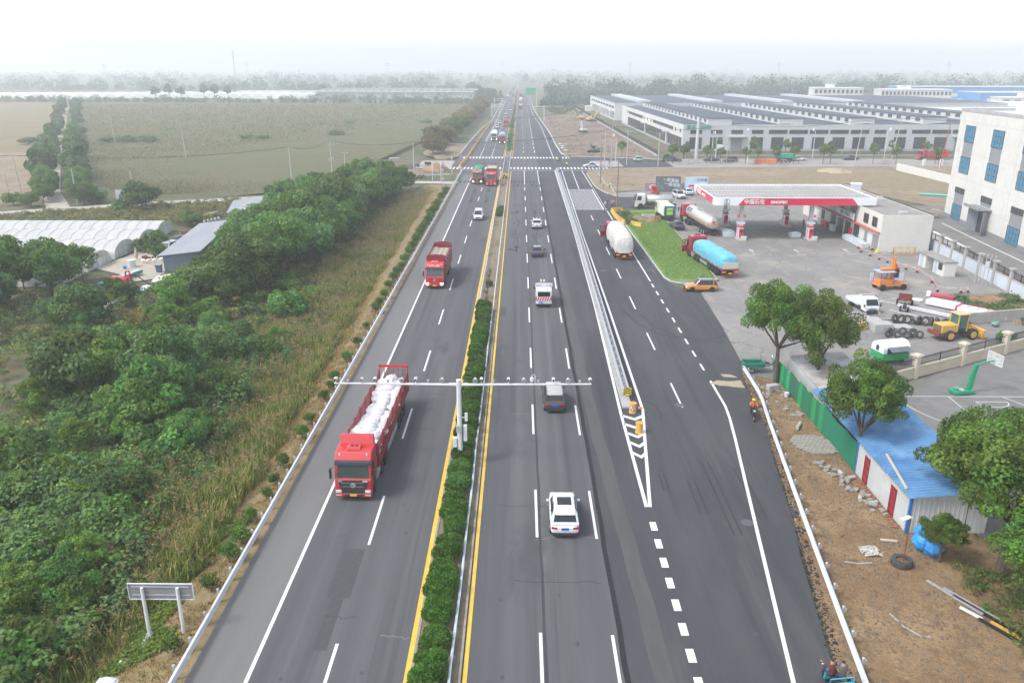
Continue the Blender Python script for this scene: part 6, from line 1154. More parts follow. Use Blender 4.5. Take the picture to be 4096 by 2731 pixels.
# --- tankers
def tanker(label,loc,rz,c,tankm,L=15.5,r=1.2,zc=2.35,stripe=True,lamps='off',logo=True):
    t=thing('tanker_lorry',label,'tanker',loc,rz); cab(t,c,True,2.5,'dark',None,lamps); chassis(t,-1.2,-L,(-1.2,-4.0,-5.35),first=True); tank_side(t,-2.8)
    for y in (-L + 4.0,-L + 2.7,-L + 1.4):
        for s in (-1,1): wheel(t,s * .95,y,.52,.28,s,mRIM,True)
    m = MB(); y0,y1 = -2.75,-L - .2; prof = [(0,.02),(.1,.55),(.35,.85),(.75,1.0)]
    m.tube([(0,y0-d,zc)for d,_ in prof]+[(0,y1+d,zc)for d,_ in reversed(prof)],[r*k for _,k in prof]+[r*k for _,k in reversed(prof)],32); b=m.build('tank',tankm,t,smooth=True)
    m=MB(); m.b2(-.5,.5,-L*.62,-L*.5,zc+r-.05,zc+r+.12); m.tube([(-.4,-L*.5,zc+r+.3),(.4,-L*.5,zc+r+.3)],.03,5); m.build('hatch',mGALV,b)
    if stripe:
        m = MB()
        for s in (-1,1):
            for k in range(2): pass
            a0,a1 = R(-12),R(-4)
            m.quad((s*(r+.01)*math.cos(a0),y0-.8,zc+(r+.01)*math.sin(a0)),(s*(r+.01)*math.cos(a1),y0-.8,zc+(r+.01)*math.sin(a1)),(s*(r+.01)*math.cos(a1),y1+.8,zc+(r+.01)*math.sin(a1)),(s*(r+.01)*math.cos(a0),y1+.8,zc+(r+.01)*math.sin(a0)))
        for k in range(12):
            p = []
            for a in (R(180) + R(180) * k / 12,R(180) + R(180) * (k + 1) / 12):
                xx = (r * .98) * math.cos(a); p.append((xx,y1 + .75 - .72 * math.sqrt(max(0,1 - (xx / r) ** 2))))
            m.quad((p[0][0],p[0][1]-.03,zc-.25),(p[1][0],p[1][1]-.03,zc-.25),(p[1][0],p[1][1]-.03,zc-.1),(p[0][0],p[0][1]-.03,zc-.1))
        m.build('orange_stripe',M('orange_band',(.66,.20,.06),(.72,.25,.08),2,.5),b)
    if logo:
        m = MB()
        for (ya,yb,a0,a1) in ((-3.9,-5.4,12,52),(-5.6,-6.6,12,52),(-3.9,-5.0,-40,-18)):
            for q in range(4):
                b0,b1 = R(180 - a0 - (a1 - a0) * q / 4),R(180 - a0 - (a1 - a0) * (q + 1) / 4); rr = r + .012
                m.quad((rr*math.cos(b0),ya,zc+rr*math.sin(b0)),(rr*math.cos(b0),yb,zc+rr*math.sin(b0)),(rr*math.cos(b1),yb,zc+rr*math.sin(b1)),(rr*math.cos(b1),ya,zc+rr*math.sin(b1)))
        m.build('tank_logo',M('slate_logo',(.10,.12,.18),(.15,.17,.24),1.5,.5),b)
        m=MB(); m.box(-.25,y1-.03,zc+.05,.42,.03,.42,0,0,R(45)); m.build('hazard_diamond',mRED,b); m=MB(); m.cyl((.35,y1+.02,zc+.32),(.35,y1-.02,zc+.30),.27,16); m.build('hazard_disc',M('pale_orange',(.75,.45,.3),(.8,.55,.4),3,.5),b)
    m = MB(); m.b2(-1.2,1.2,-L - .3,-L - .2,.5,.65); m.build('rear_bumper',mMAROON,t)
    return t
mTANK = M('brushed_tank_steel',(.52,.50,.46),(.60,.58,.54),1.2,.42,.35,st=(1,.3,1))
tanker('silver gas tanker with orange stripe and red cab beside the pumps',(32.3,154.9,0),R(5.5),(.45,.02,.03),mTANK,16.3)
tanker('white tanker lorry approaching beside the yellow barriers',(-10.6,330,0),PI,(.70,.71,.72),M('white_tank',(.68,.69,.70),(.74,.75,.76),1,.4),14,1.2,2.5,False,'on',False)
# --- municipal vehicles
t=thing('water_lorry','white municipal water lorry with steel tank and orange arrow board','lorry',(24.3,169.0,0),R(84)); cab(t,(.70,.71,.70),False,2.4,'dark',None,'off',2.1,plate=mPLB); chassis(t,-1.2,-8.6,(-1.2,-6.6),2.4,first=True)
m=MB(); m.tube([(0,-2.4,1.85),(0,-2.55,1.85),(0,-7.7,1.85),(0,-7.85,1.85)],[.7,.95,.95,.7],22); m.build('tank',M('steel_tank',(.45,.45,.44),(.52,.52,.5),1.5,.4,.4),t,smooth=True); m=MB(); m.b2(-.96,.96,-7.7,-2.5,1.05,1.5); m.build('tank_skirt',M('dark_skirt',(.04,.05,.055),(.06,.07,.075),2,.6),t)
m=MB(); m.b2(-.98,-.965,-7.6,-2.6,1.52,1.6); m.b2(.965,.98,-7.6,-2.6,1.52,1.6); m.build('lime_stripe',M('lime',(.45,.65,.08),(.5,.7,.1),2,.5),t); m=MB(); m.b2(-1.15,1.15,-8.4,-8.3,2.3,2.9); a=m.build('arrow_board',mGREYP,t)
for s in (-1,1): m=MB(); m.box(s*.7,-8.43,2.45,.6,.03,.12); m.add([(s*1.1,-8.45,2.51),(s*.85,-8.45,2.72),(s*.85,-8.45,2.3)],[(0,1,2)]); m.build('arrow_light',MGLOW('amber_glow',(1.,.35,.04),1.6),a)
for y in (-4,-6): m = MB(); m.cyl((0,y,2.75),(0,y,2.88),.4,14); m.build('hatch',mGALV,t)
m = MB(); m.b2(-1.2,1.2,.45,.6,.5,.65); m.tube([(-.8,0,.5),(-1.2,.5,.5)],.05,5); m.build('spray_bar',mFRAMEB,t)
t=thing('sweeper_lorry','green and white road sweeper with lime rear panel','sweeper',(28.3,160.6,0),R(4)); cab(t,(.62,.68,.45),False,2.3,'dark',None,'off',1.9,plate=mPLB); chassis(t,-1.2,-7.4,(-1.2,-5.6),2.3,first=True)
m=MB(); m.hexa([(-1.12,-7.3,.95),(1.12,-7.3,.95),(-1.12,-2.1,.95),(1.12,-2.1,.95),(-1.0,-7.0,3.0),(1.0,-7.0,3.0),(-1.0,-2.2,2.9),(1.0,-2.2,2.9)]); b=m.build('hopper',M('pale_green_white',(.60,.64,.50),(.68,.71,.6),1,.5),t,bev=.06)
m=MB(); m.b2(-1.0,1.0,-7.42,-7.25,1.0,2.85); q=m.build('rear_door',M('deep_blue_panel',(.02,.10,.25),(.03,.14,.3),2,.5),b); m=MB(); m.b2(-.6,.6,-7.5,-7.42,1.25,2.55); q2=m.build('rear_panel',MATS['lime'],q,bev=.04); text('扫路车','lettering',MATS['sign_teal'],q,.36,(0,-7.52,2.0),(R(90),0,0),.006,1,.01)
for s in (-1,1): m=MB(); m.tube([(s*1.1,-7.4,.9),(s*1.15,-7.45,2.6),(s*.9,-7.4,3.0)],.05,6); m.build('rear_hoop',mBLACK,b); m=MB(); m.cyl((s*1.0,-2.9,.25),(s*1.0,-2.9,.05),.38,12,.5); m.build('side_brush',mRED,t)
m = MB(); m.b2(-1.1,1.1,-7.55,-7.4,.45,.8); m.build('rear_bumper',mFRAMEB,t)
# --- white utility van with chevrons
t=thing('utility_van','white road-works van with red chevrons and arrow board, right carriageway','van',(2.95,99.9,0),R(.3)); pv_=paintm((.74,.75,.76))
prof = [(-.1,.3),(0,.8),(-.15,1.1),(-.95,1.35),(-1.75,2.15),(-2.2,2.32),(-5.0,2.36),(-5.25,2.2),(-5.35,1.2),(-5.35,.35)]
m=MB(); m.prism(prof,-.98,.98,'x'); m.build('body',pv_,t,bev=.10); m=MB(); m.prism([(-.72,1.42),(.72,1.42),(.76,1.75),(.70,2.02),(-.70,2.02),(-.76,1.75)],-5.37,-5.33,'y'); m.build('rear_window',mCARG,t)
m=MB(); m.hexa([(-.85,-.93,1.38),(.85,-.93,1.38),(-.85,-1.0,1.36),(.85,-1.0,1.36),(-.8,-1.66,2.12),(.8,-1.66,2.12),(-.8,-1.75,2.1),(.8,-1.75,2.1)]); m.build('windscreen',mCARG,t)
m = MB(); m.box(0,-5.375,.88,1.72,.03,.5); ch = m.build('chevron_panel',M('pinkish_white',(.72,.6,.62),(.76,.64,.66),2,.4),t); m = MB()
for k in range(6): m.quad((-.86+k*.3,-5.395,.88),(-.72+k*.3,-5.395,.88),(-.52+k*.3 if k<5 else .86,-5.395,1.38 if k<5 else 1.2),(-.66+k*.3,-5.395,1.38))
m.build('chevron_stripe',mRED,ch)
m=MB(); m.box(-.35,-5.375,.62,.46,.02,.15); m.build('licence_plate',mPLB,t); m=MB(); m.b2(-.98,.98,-5.5,-5.3,.3,.52); m.build('rear_bumper',mBUMP,t,bev=.03)
m = MB(); m.box(0,-4.6,2.42,2.1,.12,.5); a = m.build('arrow_board',mWHITE,t,bev=.02)
for s in (-1,1): m=MB(); m.box(s*.55,-4.67,2.62,.55,.02,.09); m.add([(s*.98,-4.68,2.665),(s*.78,-4.68,2.83),(s*.78,-4.68,2.5)],[(0,1,2)]); m.build('arrow_sign',mGREYP,a)
m = MB(); m.box(0,-3.6,2.36,1.2,.4,.1); m.build('roof_beacon',mWHITE,t,bev=.03); 
for s in (-.3,.1): m=MB(); m.tube([(s,-2.3,2.5),(s,-2.05,2.6),(s+.05,-1.9,2.62)],[.05,.07,.12],10); m.build('loudspeaker',M('cream_horn',(.7,.6,.42),(.75,.65,.48),3,.5),t)
for s in (-1,1):
    m=MB(); m.box(s*1.14,-1.3,1.3,.16,.14,.3); m.build('mirror',mBLACK,t,bev=.03); m=MB(); m.box(s*.93,-5.36,.95,.1,.06,.5); m.build('taillight',mTAIL,t)
    for y in (-1.1,-4.3): wheel(t,s * .86,y,.36,.24,s)
    m = MB(); m.box(s * .985,-1.75,1.3,.02,.9,.6); m.build('side_window',mCARG,t)
# --- small white flatbed and tricycles
def tricycle(label,loc,rz,c,tray=1.6,cabin=False,scale=1.):
    t = thing('cargo_tricycle',label,'tricycle',loc,rz); t.scale = (scale,) * 3; pm = paintm(c)
    m=MB(); m.b2(-.6,.6,-2.0,-.25,.5,.56); m.b2(-.6,-.56,-2.0,-.25,.56,.9); m.b2(.56,.6,-2.0,-.25,.56,.9); m.b2(-.6,.6,-2.0,-1.96,.56,.9); m.b2(-.6,.6,-.29,-.25,.56,1.0); m.build('tray',pm,t)
    m=MB(); [m.tube([(s*.58,-1.98,.98),(s*.58,-.3,.98)],.025,6)for s in (-1,1)]; m.tube([(-.58,-.27,.9),(-.55,-.27,1.25),(.55,-.27,1.25),(.58,-.27,.9)],.03,6); m.build('tray_rail',pm,t)
    m=MB(); m.tube([(0,-.1,.5),(0,.4,.55),(0,.75,.8),(0,.85,1.0)],.05,6); m.tube([(-.35,.65,1.02),(0,.85,1.05),(.35,.65,1.02)],.025,6); m.build('frame',mFRAMEB,t); m=MB(); m.box(0,.1,.72,.42,.5,.12); m.build('saddle',mBLACK,t,bev=.03)
    m=MB(); m.hexa([(-.25,.72,.35),(.25,.72,.35),(-.2,.95,.5),(.2,.95,.5),(-.22,.62,.95),(.22,.62,.95),(-.2,.82,.98),(.2,.82,.98)]); m.build('leg_shield',pm,t,bev=.03)
    for (x,y) in ((-.56,-1.3),(.56,-1.3),(0,1.02)): wheel(t,x,y,.27,.11,1 if x >= 0 else -1)
    for s in (-1,1): m=MB(); m.tube([(s*.33,.68,1.03),(s*.42,.66,1.25)],.012,4); m.ball((s*.43,.66,1.28),.08,8,5,1,.5,.7); m.build('mirror',mCHROME if s<0 else MATS['sign_blue'],t)
    if cabin:
        m=MB(); m.hexa([(-.6,-.2,.3),(.6,-.2,.3),(-.5,1.2,.3),(.5,1.2,.3),(-.58,-.2,1.75),(.58,-.2,1.75),(-.5,.7,1.75),(.5,.7,1.75)]); cb_=m.build('cabin',pm,t,bev=.08); m=MB(); m.hexa([(-.45,1.03,1.1),(.45,1.03,1.1),(-.45,.98,1.1),(.45,.98,1.1),(-.43,.8,1.6),(.43,.8,1.6),(-.43,.75,1.6),(.43,.75,1.6)]); m.build('windscreen',mCARG,cb_); m=MB(); m.cyl((0,-.22,1.15),(0,-.2,1.15),.28,14); m.build('spare_ring',mMAROON,cb_)
    return t
tricycle('bright blue cargo tricycle with two riders at the bottom edge',(15.0,30.3,0),R(8),(.03,.40,.62),scale=1.05)
tricycle('green cargo tricycle parked at the start of the green fence',(24.0,73.0,0),R(-90),(.02,.22,.15),scale=1.1); tricycle('red cabin tricycle parked before the billboards',(31.4,188.2,0),R(5),(.50,.02,.05),cabin=True,scale=1.15); tricycle('bright green tricycle on the farm track',(-59.6,148.6,-1.4),PI,(.03,.45,.12))
t=thing('light_truck','white light truck with open bed facing the camera in the yard','truck',(42.3,92.0,0),PI+R(6)); pw_=paintm((.72,.73,.74))
m=MB(); m.prism([(0,.35),(.05,.9),(-.12,1.1),(-.45,1.85),(-.65,1.95),(-1.55,1.95),(-1.6,.8),(-1.2,.8),(-1.1,.4)],-.85,.85,'x'); m.build('cab',pw_,t,bev=.07); m=MB(); m.hexa([(-.74,-.05,1.14),(.74,-.05,1.14),(-.74,-.12,1.12),(.74,-.12,1.12),(-.68,-.37,1.80),(.68,-.37,1.80),(-.68,-.45,1.78),(.68,-.45,1.78)]); m.build('windscreen',mCARG,t)
m=MB(); m.box(0,.06,.62,.9,.04,.1); m.box(0,.05,.4,1.3,.06,.14); m.build('grille',mBUMP,t); m=MB(); m.b2(-.95,.95,-4.8,-1.7,.75,.82); m.b2(-.95,-.9,-4.8,-1.7,.82,1.15); m.b2(.9,.95,-4.8,-1.7,.82,1.15); m.b2(-.95,.95,-4.8,-4.75,.82,1.15); m.build('bed',pw_,t)
m=MB(); m.tube([(-.92,-1.65,.8),(-.92,-1.65,2.15),(.92,-1.65,2.15),(.92,-1.65,.8)],.035,6); m.build('bed_hoop',mWHITE,t); m=MB(); m.box(0,.085,.36,.44,.02,.14); m.build('licence_plate',mPLB,t)
for s in (-1,1):
    m=MB(); m.box(s*.66,.02,.62,.3,.08,.2); m.build('headlight',mHEAD,t,bev=.02); m=MB(); m.box(s*1.02,-.05,1.0,.14,.1,.26); m.build('mirror',mBLACK,t)
    for y in (-.75,-3.7): wheel(t,s * .72,y,.31,.2,s,mRIMD,y < -1)
t=thing('light_truck','red stake-bed lorry parked on the side street behind trees','lorry',(127.6,262.8,0),R(90)); cab(t,(.5,.05,.06),False,2.3,'red',None,'off',2.0); chassis(t,-1.2,-8.6,(-1.2,-7.0),2.3,first=True); m=MB(); m.b2(-1.2,1.2,-9.4,-2.3,1.0,1.25); m.b2(-1.2,-1.1,-9.4,-2.3,1.25,1.8); m.b2(1.1,1.2,-9.4,-2.3,1.25,1.8); m.b2(-1.2,1.2,-9.4,-9.3,1.25,3.2); m.b2(-1.2,1.2,-2.4,-2.3,1.25,3.2); m.build('stake_bed',mTRED,t)
m = MB(); [m.box(s * 1.15,-2.5 - k * .75,1.8,.06,.06,1.3) for s in (-1,1) for k in range(10)]; m.build('stake',mTRED,t)
t=thing('light_truck','green tipper parked behind the orange boards','truck',(80.6,258.4,0),R(90)); cab(t,(.02,.25,.28),False,2.1,'dark',None,'off',1.8); chassis(t,-1.2,-5.8,(-1.2,-4.8),2.1,first=True); m=MB(); m.b2(-1.05,1.05,-6.2,-2.0,1.0,2.3); m.build('tipper_bed',M('bright_green',(.02,.30,.17),(.03,.36,.2),1,.5),t,bev=.05)
# ================================================================== people: one skinned body each, posed
def skeleton(pose):
    J={'pel': (0,0,.95,.15),'wai': (0,.01,1.1,.135),'che': (0,.01,1.32,.165),'nek': (0,0,1.5,.06),'hd0': (0,.02,1.58,.085),'hd1': (0,.02,1.67,.10),'hd2': (0,.01,1.73,.075),'nose': (0,.135,1.62,.014)}
    E_ = [('pel','wai',1),('wai','che',1),('che','nek',1),('nek','hd0',0),('hd0','hd1',0),('hd1','hd2',4),('hd0','nose',0)]
    for s,n in ((-1,'l'),(1,'r')):
        sh = (s * .19,0,1.42); hip = (s * .09,0,.9)
        if pose=='ride': el,wr=(s*.30,.20,1.22),(s*.30,.44,1.20); kn,an,to=(s*.20,.42,.86),(s*.18,.36,.46),(s*.18,.52,.42)
        elif pose=='photo': el,wr=(s*.27,.20,1.34),(s*.10,.34,1.58); kn,an,to=(s*.11,.02,.5),(s*.11,-.02,.09),(s*.13,.13,.04)
        elif pose=='walk': el,wr=(s*.26,s*.10-.03,1.16),(s*.27,s*.24+.05,.95); kn,an,to=(s*.10,-s*.16+.06,.52),(s*.10,-s*.30,.12),(s*.11,-s*.30+.15,.05)
        elif pose=='bend': el,wr=(s*.25,.36,.98),(s*.20,.45,.72); kn,an,to=(s*.12,.06,.5),(s*.12,-.02,.09),(s*.14,.13,.04)
        else: el,wr = (s * .26,-.02,1.15),(s * .27,.06,.9); kn,an,to = (s * .11,.02,.5),(s * .12,-.02,.09),(s * .15,.13,.04)
        d = Vector(wr) - Vector(el); d.normalize(); pm_ = Vector(wr) + d * .07
        J.update({n+'sh': (*sh,.068),n+'el': (*el,.047),n+'wr': (*wr,.030),n+'pa': (*pm_,.032),n+'hi': (*hip,.098),n+'kn': (*kn,.065),n+'an': (*an,.042),n+'to': (*to,.038)})
        E_+=[('che',n+'sh',1),(n+'sh',n+'el',1),(n+'el',n+'wr',1),(n+'wr',n+'pa',0),('pel',n+'hi',2),(n+'hi',n+'kn',2),(n+'kn',n+'an',2),(n+'an',n+'to',3)]
        side = d.cross(Vector((0,0,1))).normalized() if abs(d.z) < .9 else Vector((0,1,0)); down = d.cross(side)
        for k in range(4):
            f0=pm_+side*(k-1.5)*.02+d*.03; f1=f0+d*(.045,.055,.05,.035)[k]+down*.015; J['%sf%d'%(n,k)]=(*f1,.0085); E_.append((n+'pa','%sf%d'%(n,k),0))
        th = Vector(wr) + d * .03 + side * .05; J[n + 'th'] = (*th,.010); E_.append((n + 'wr',n + 'th',0))
    if pose == 'ride':
        for k in ('pel','wai','che','nek','hd0','hd1','hd2','nose'): x,y,z,r = J[k]; J[k] = (x,y + (z - .95) * .12,z - .12,r)
        for n in 'lr':
            for k in ('sh','hi'): x,y,z,r = J[n + k]; J[n + k] = (x,y + (z - .95) * .12,z - .12,r)
    if pose == 'bend':
        for k in ('wai','che','nek','hd0','hd1','hd2','nose','lsh','rsh'): x,y,z,r=J[k]; a=R(48); dz=z-.95; J[k]=(x,y*math.cos(a)+dz*math.sin(a),.95+dz*math.cos(a)-y*math.sin(a),r)
    return J,E_
BODY = {}
def body(pose):
    if pose in BODY: return BODY[pose]
    J,E_=skeleton(pose); names=list(J); idx={n: i for i,n in enumerate(names)}; me=bpy.data.meshes.new('body'); me.from_pydata([J[n][:3]for n in names],[(idx[a],idx[b])for a,b,_ in E_],[]); o=bpy.data.objects.new('body',me); COL.objects.link(o)
    o.modifiers.new('skin','SKIN'); 
    for i,n in enumerate(names): d = me.skin_vertices[0].data[i]; d.radius = (J[n][3],J[n][3]); d.use_root = (n == 'pel')
    o.modifiers.new('sub','SUBSURF').levels=1; bpy.context.view_layer.update(); dg=bpy.context.evaluated_depsgraph_get(); r=bpy.data.meshes.new_from_object(o.evaluated_get(dg)); bpy.data.objects.remove(o)
    segs = [(Vector(J[a][:3]),Vector(J[b][:3]),ro) for a,b,ro in E_]
    for p in r.polygons:
        c = p.center; best = (9,0)
        for a,b,ro in segs:
            ab = b - a; t = max(0,min(1,(c - a).dot(ab) / max(ab.length_squared,1e-9))); d = (c - a - ab * t).length
            if d < best[0]: best = (d,ro)
        p.material_index = best[1]; p.use_smooth = True
    BODY[pose] = (r,J); return BODY[pose]
mSKIN=M('skin',(.40,.24,.16),(.46,.28,.19),6,.6); mHAIR=M('dark_hair',(.012,.010,.009),(.022,.02,.018),8,.6); mSHOE=M('dark_shoe',(.02,.019,.018),(.035,.03,.03),5,.6)
def person(label,pose,loc,rz,top,legs,helmet=None,vest=None,group=None):
    me,J=body(pose); t=thing('person',label,'person',loc,rz,group); b=me.copy(); cl=lambda c,n: M('%s_%02x%02x%02x'%(n,*[int(255*q)for q in c]),c,tuple(min(1,q*1.2+.004)for q in c),6,.85)
    for m_ in (mSKIN,cl(top,'cloth'),cl(legs,'cloth'),mSHOE,mHAIR): b.materials.append(m_)
    put('body',b,None,t); h = J['hd1']; m = MB()
    for s in (-1,1): m.ball((s * .035,h[1] + .092,h[2] - .02),.013,6,4)
    m.box(0,h[1] + .088,h[2] - .105,.045,.01,.01); m.build('face',mHAIR,t)
    if helmet:
        m = MB(); n = 10
        m.tube([(0,h[1],h[2]+.02),(0,h[1],h[2]+.06),(0,h[1],h[2]+.12),(0,h[1],h[2]+.155)],[.125,.125,.10,.03],14); m.cyl((0,h[1]+.03,h[2]+.02),(0,h[1]+.03,h[2]+.035),.145,14); m.build('helmet',cl(helmet,'helmet'),t)
    return t
hv,navy,blk,denim = (.42,.62,.03),(.02,.025,.05),(.018,.018,.02),(.05,.07,.12)
person('officer in yellow-green vest standing on the zebra crossing by the police car','stand',(13.8,240.8,0),R(140),hv,blk); person('officer in yellow-green vest inside the crossing, farther back','stand',(11.6,252.5,0),R(200),hv,blk)
person('person in dark jacket beside the farther officer','stand',(12.5,255.5,0),R(180),navy,blk); person('person in dark clothes walking at the far zebra end','walk',(16.0,262.5,0),R(120),(.03,.04,.05),blk); person('person in black on the stone apron beyond the police car','stand',(27.2,248.2,.03),R(60),blk,blk)
person('person in purple jacket beside the farm tractor','stand',(-23.0,241.2,.03),R(90),(.12,.06,.14),denim); person('person in blue at the handlebars of the farm tractor','stand',(-28.4,241.6,.03),R(-90),(.03,.06,.14),denim)
person('onlooker in pale blue shirt by the yellow barriers','stand',(17.9,167.6,0),R(30),(.35,.5,.6),(.2,.22,.25)); person('onlooker in green jacket holding up a phone','photo',(18.6,170.3,0),R(20),(.08,.11,.05),(.12,.1,.08)); person('onlooker in grey shirt beside the phone holder','stand',(19.3,168.4,0),R(0),(.25,.22,.24),blk); person('worker in orange vest behind the onlookers','stand',(19.9,169.8,0),R(-20),(.65,.16,.05),(.05,.05,.07))
person('worker in hi-vis on the wedge pavement','stand',(20.4,197.5,.12),R(-90),hv,navy); person('worker in hi-vis bending at the kerb','bend',(21.7,196.0,.12),R(-70),hv,denim); person('worker in lime vest by the street boards','stand',(86.4,252.8,0),0,hv,navy); person('worker in red standing among the scooters','stand',(79.5,252.4,0),0,(.3,.04,.06),navy)
person('person in black walking on the factory roof','walk',(92.5,318.0,8.75),R(70),blk,blk); person('station attendant in red by the back column','stand',(52.4,146.8,0),R(40),(.45,.02,.04),navy); person('worker in orange on the distant construction ground','stand',(15.6,424,0),0,(.6,.15,.05),navy); person('worker in lime on the distant construction ground','stand',(20.2,423,0),0,hv,navy); person('person leaning into the white light truck bed','bend',(44.4,95.6,0),R(120),(.06,.05,.06),blk)
# --- scooters and their riders
def scooter(label,loc,rz,c):
    t = thing('scooter',label,'scooter',loc,rz); pm = paintm(c); m = MB()
    m.loft([[(-.16,-.75,.62),(.16,-.75,.62),(.17,-.75,.75),(-.17,-.75,.75)],[(-.19,-.35,.45),(.19,-.35,.45),(.2,-.35,.72),(-.2,-.35,.72)],[(-.17,-.05,.30),(.17,-.05,.30),(.18,-.05,.62),(-.18,-.05,.62)]]); m.hexa([(-.17,-.1,.26),(.17,-.1,.26),(-.15,.35,.26),(.15,.35,.26),(-.17,-.1,.34),(.17,-.1,.34),(-.15,.35,.34),(.15,.35,.34)]); m.build('body',pm,t,bev=.03)
    m=MB(); m.hexa([(-.22,.36,.32),(.22,.36,.32),(-.16,.5,.36),(.16,.5,.36),(-.17,.30,1.0),(.17,.30,1.0),(-.14,.44,1.0),(.14,.44,1.0)]); m.build('leg_shield',pm,t,bev=.03); m=MB(); m.box(0,-.35,.72,.3,.7,.1); m.build('saddle',mBLACK,t,bev=.03)
    m=MB(); m.tube([(0,.40,.95),(0,.62,.34)],.035,6); m.tube([(-.34,.34,1.06),(0,.42,1.02),(.34,.34,1.06)],.018,6); m.build('handlebar',mFRAMEB,t); m=MB(); m.box(0,.50,.82,.2,.06,.14); m.build('headlight',mHEAD,t,bev=.02)
    for y in (-.6,.64): wheel(t,0,y,.24,.11,1)
    for s in (-1,1): m=MB(); m.tube([(s*.28,.36,1.06),(s*.33,.38,1.26)],.01,4); m.box(s*.34,.38,1.24,.12,.02,.08); m.build('mirror',mBLACK,t)
    return t
def rider(label,slabel,x,y,rz,c,top,legs,helmet=None,z=0):
    scooter(slabel,(x,y,z),rz,c); o=Vector((math.sin(rz)*.28,-math.cos(rz)*.28)); person(label,'ride',(x+o.x,y+o.y,z+.06),rz,top,legs,helmet)
rider('scooter rider in orange jacket and yellow helmet','black and white scooter ridden along the right guard rail',19.75,61.9,PI+R(-4),(.03,.03,.035),(.72,.16,.05),(.02,.025,.05),(.75,.55,.05))
rider('motorcyclist in dark clothes on the far right lane','dark motorcycle on the far right lane past the crossing',12.0,332,R(2),blk,blk,blk,blk); rider('motorcyclist in dark clothes near the far left rail','dark motorcycle near the far left guard rail',-13.6,480,PI,blk,(.05,.06,.06),blk,(.4,.4,.4)); rider('rider in black on the side street by the dark saloon','black scooter on the side street by the dark saloon',44.8,254.0,R(-60),blk,blk,blk,blk)
rider('rider in red jacket steering the blue tricycle','hidden seat',0,-60,0,blk,blk,blk) if False else None
person('rider in dark red and black top steering the blue tricycle','ride',(14.87,30.75,.08),R(8),(.12,.03,.035),(.03,.03,.04)); person('passenger with brown hair on the blue tricycle','ride',(15.33,30.6,.10),R(8),(.10,.09,.08),(.05,.05,.06))
for i,(x,y)in enumerate(((80.8,253.6),(82.2,253.9),(83.4,253.5))): scooter('parked scooter %s by the orange boards'%('on the left','in the middle','on the right')[i],(x,y,0),R(70+i*12),((.3,.05,.2),(.04,.04,.05),(.25,.03,.05))[i])
# ================================================================== vegetation
def leafmesh(name,P,N,size,tint,rng,aspect=1.5,fold=.0,mat=None):
    """one small rhombic leaf per point; P, N (n,3), size (n,), tint (n,3)"""
    n = len(P); N = N / np.linalg.norm(N,axis=1,keepdims=True)
    a = rng.normal(size=(n,3)); U = np.cross(N,a); U /= np.linalg.norm(U,axis=1,keepdims=True) + 1e-9; W = np.cross(N,U); s = size[:,None]
    V = np.stack([P - U * s * aspect / 2,P - W * s / 2 + N * s * fold,P + U * s * aspect / 2,P + W * s / 2 + N * s * fold],1).reshape(-1,3)
    return rawmesh(name,V,n,np.repeat(tint,4,0),mat)
def rawmesh(name,V,nq,T,mat):
    me = bpy.data.meshes.new(name); me.vertices.add(len(V)); me.vertices.foreach_set('co',V.astype(np.float32).ravel())
    me.loops.add(nq*4); me.loops.foreach_set('vertex_index',np.arange(nq*4,dtype=np.int32)); me.polygons.add(nq); me.polygons.foreach_set('loop_start',np.arange(0,nq*4,4,dtype=np.int32))
    me.update(calc_edges=True); at=me.attributes.new('tint','FLOAT_COLOR','POINT'); at.data.foreach_set('color',np.concatenate([T,np.ones((len(T),1))],1).astype(np.float32).ravel())
    if mat: me.materials.append(mat)
    return me
mLEAF=MLEAF('leaves',trans=.42); mREED=MLEAF('reed_blades',trans=.42,vary=.0); mBARK=M('tree_bark',(.085,.068,.052),(.13,.105,.082),6,.95,bump=.6)
def blobpts(rng,c,r,n,up=.25,shell=(.72,1.05)):
    d = rng.normal(size=(n,3)); d[:,2] += up; d /= np.linalg.norm(d,axis=1,keepdims=True); k = rng.uniform(*shell,size=(n,1))
    return np.asarray(c) + d * k * np.asarray(r),d
def crown(seed,rx,rz,zc,nb,leaf,dens,col,var=.22,br=(.3,.45),flat=1.,kind='round',droop=.5):
    """leaf clusters gathered on many overlapping boughs; returns mesh and bough centres"""
    rng = np.random.default_rng(seed); P = []; N = []; T = []; C = []
    for i in range(nb):
        d = rng.normal(size=3); d[2] = abs(d[2]) * .9 - .25; d /= np.linalg.norm(d); k = rng.uniform(.35,.78) if i > 2 else .15
        c=np.array([d[0]*rx*k,d[1]*rx*k,zc+d[2]*rz*k]); b=rng.uniform(*br)*rx; r=np.array([b,b,b*rng.uniform(.7,.95)*flat]); C.append(c)
        n=max(10,int(dens*b*b*12)); p,q=blobpts(rng,c,r,n); t=np.asarray(col)*rng.uniform(1-var,1+var)*np.array([rng.uniform(.85,1.2),1,rng.uniform(.8,1.1)])
        P.append(p); N.append(q+rng.normal(size=(n,3))*droop); T.append(t[None]*rng.uniform(.72,1.28,size=(n,1))*np.stack([rng.uniform(.9,1.12,n),np.ones(n),rng.uniform(.85,1.1,n)],1))
    P=np.concatenate(P); N=np.concatenate(N); T=np.concatenate(T); return leafmesh('crown',P,N,leaf*rng.uniform(.65,1.35,len(P)),T,rng,mat=mLEAF),C
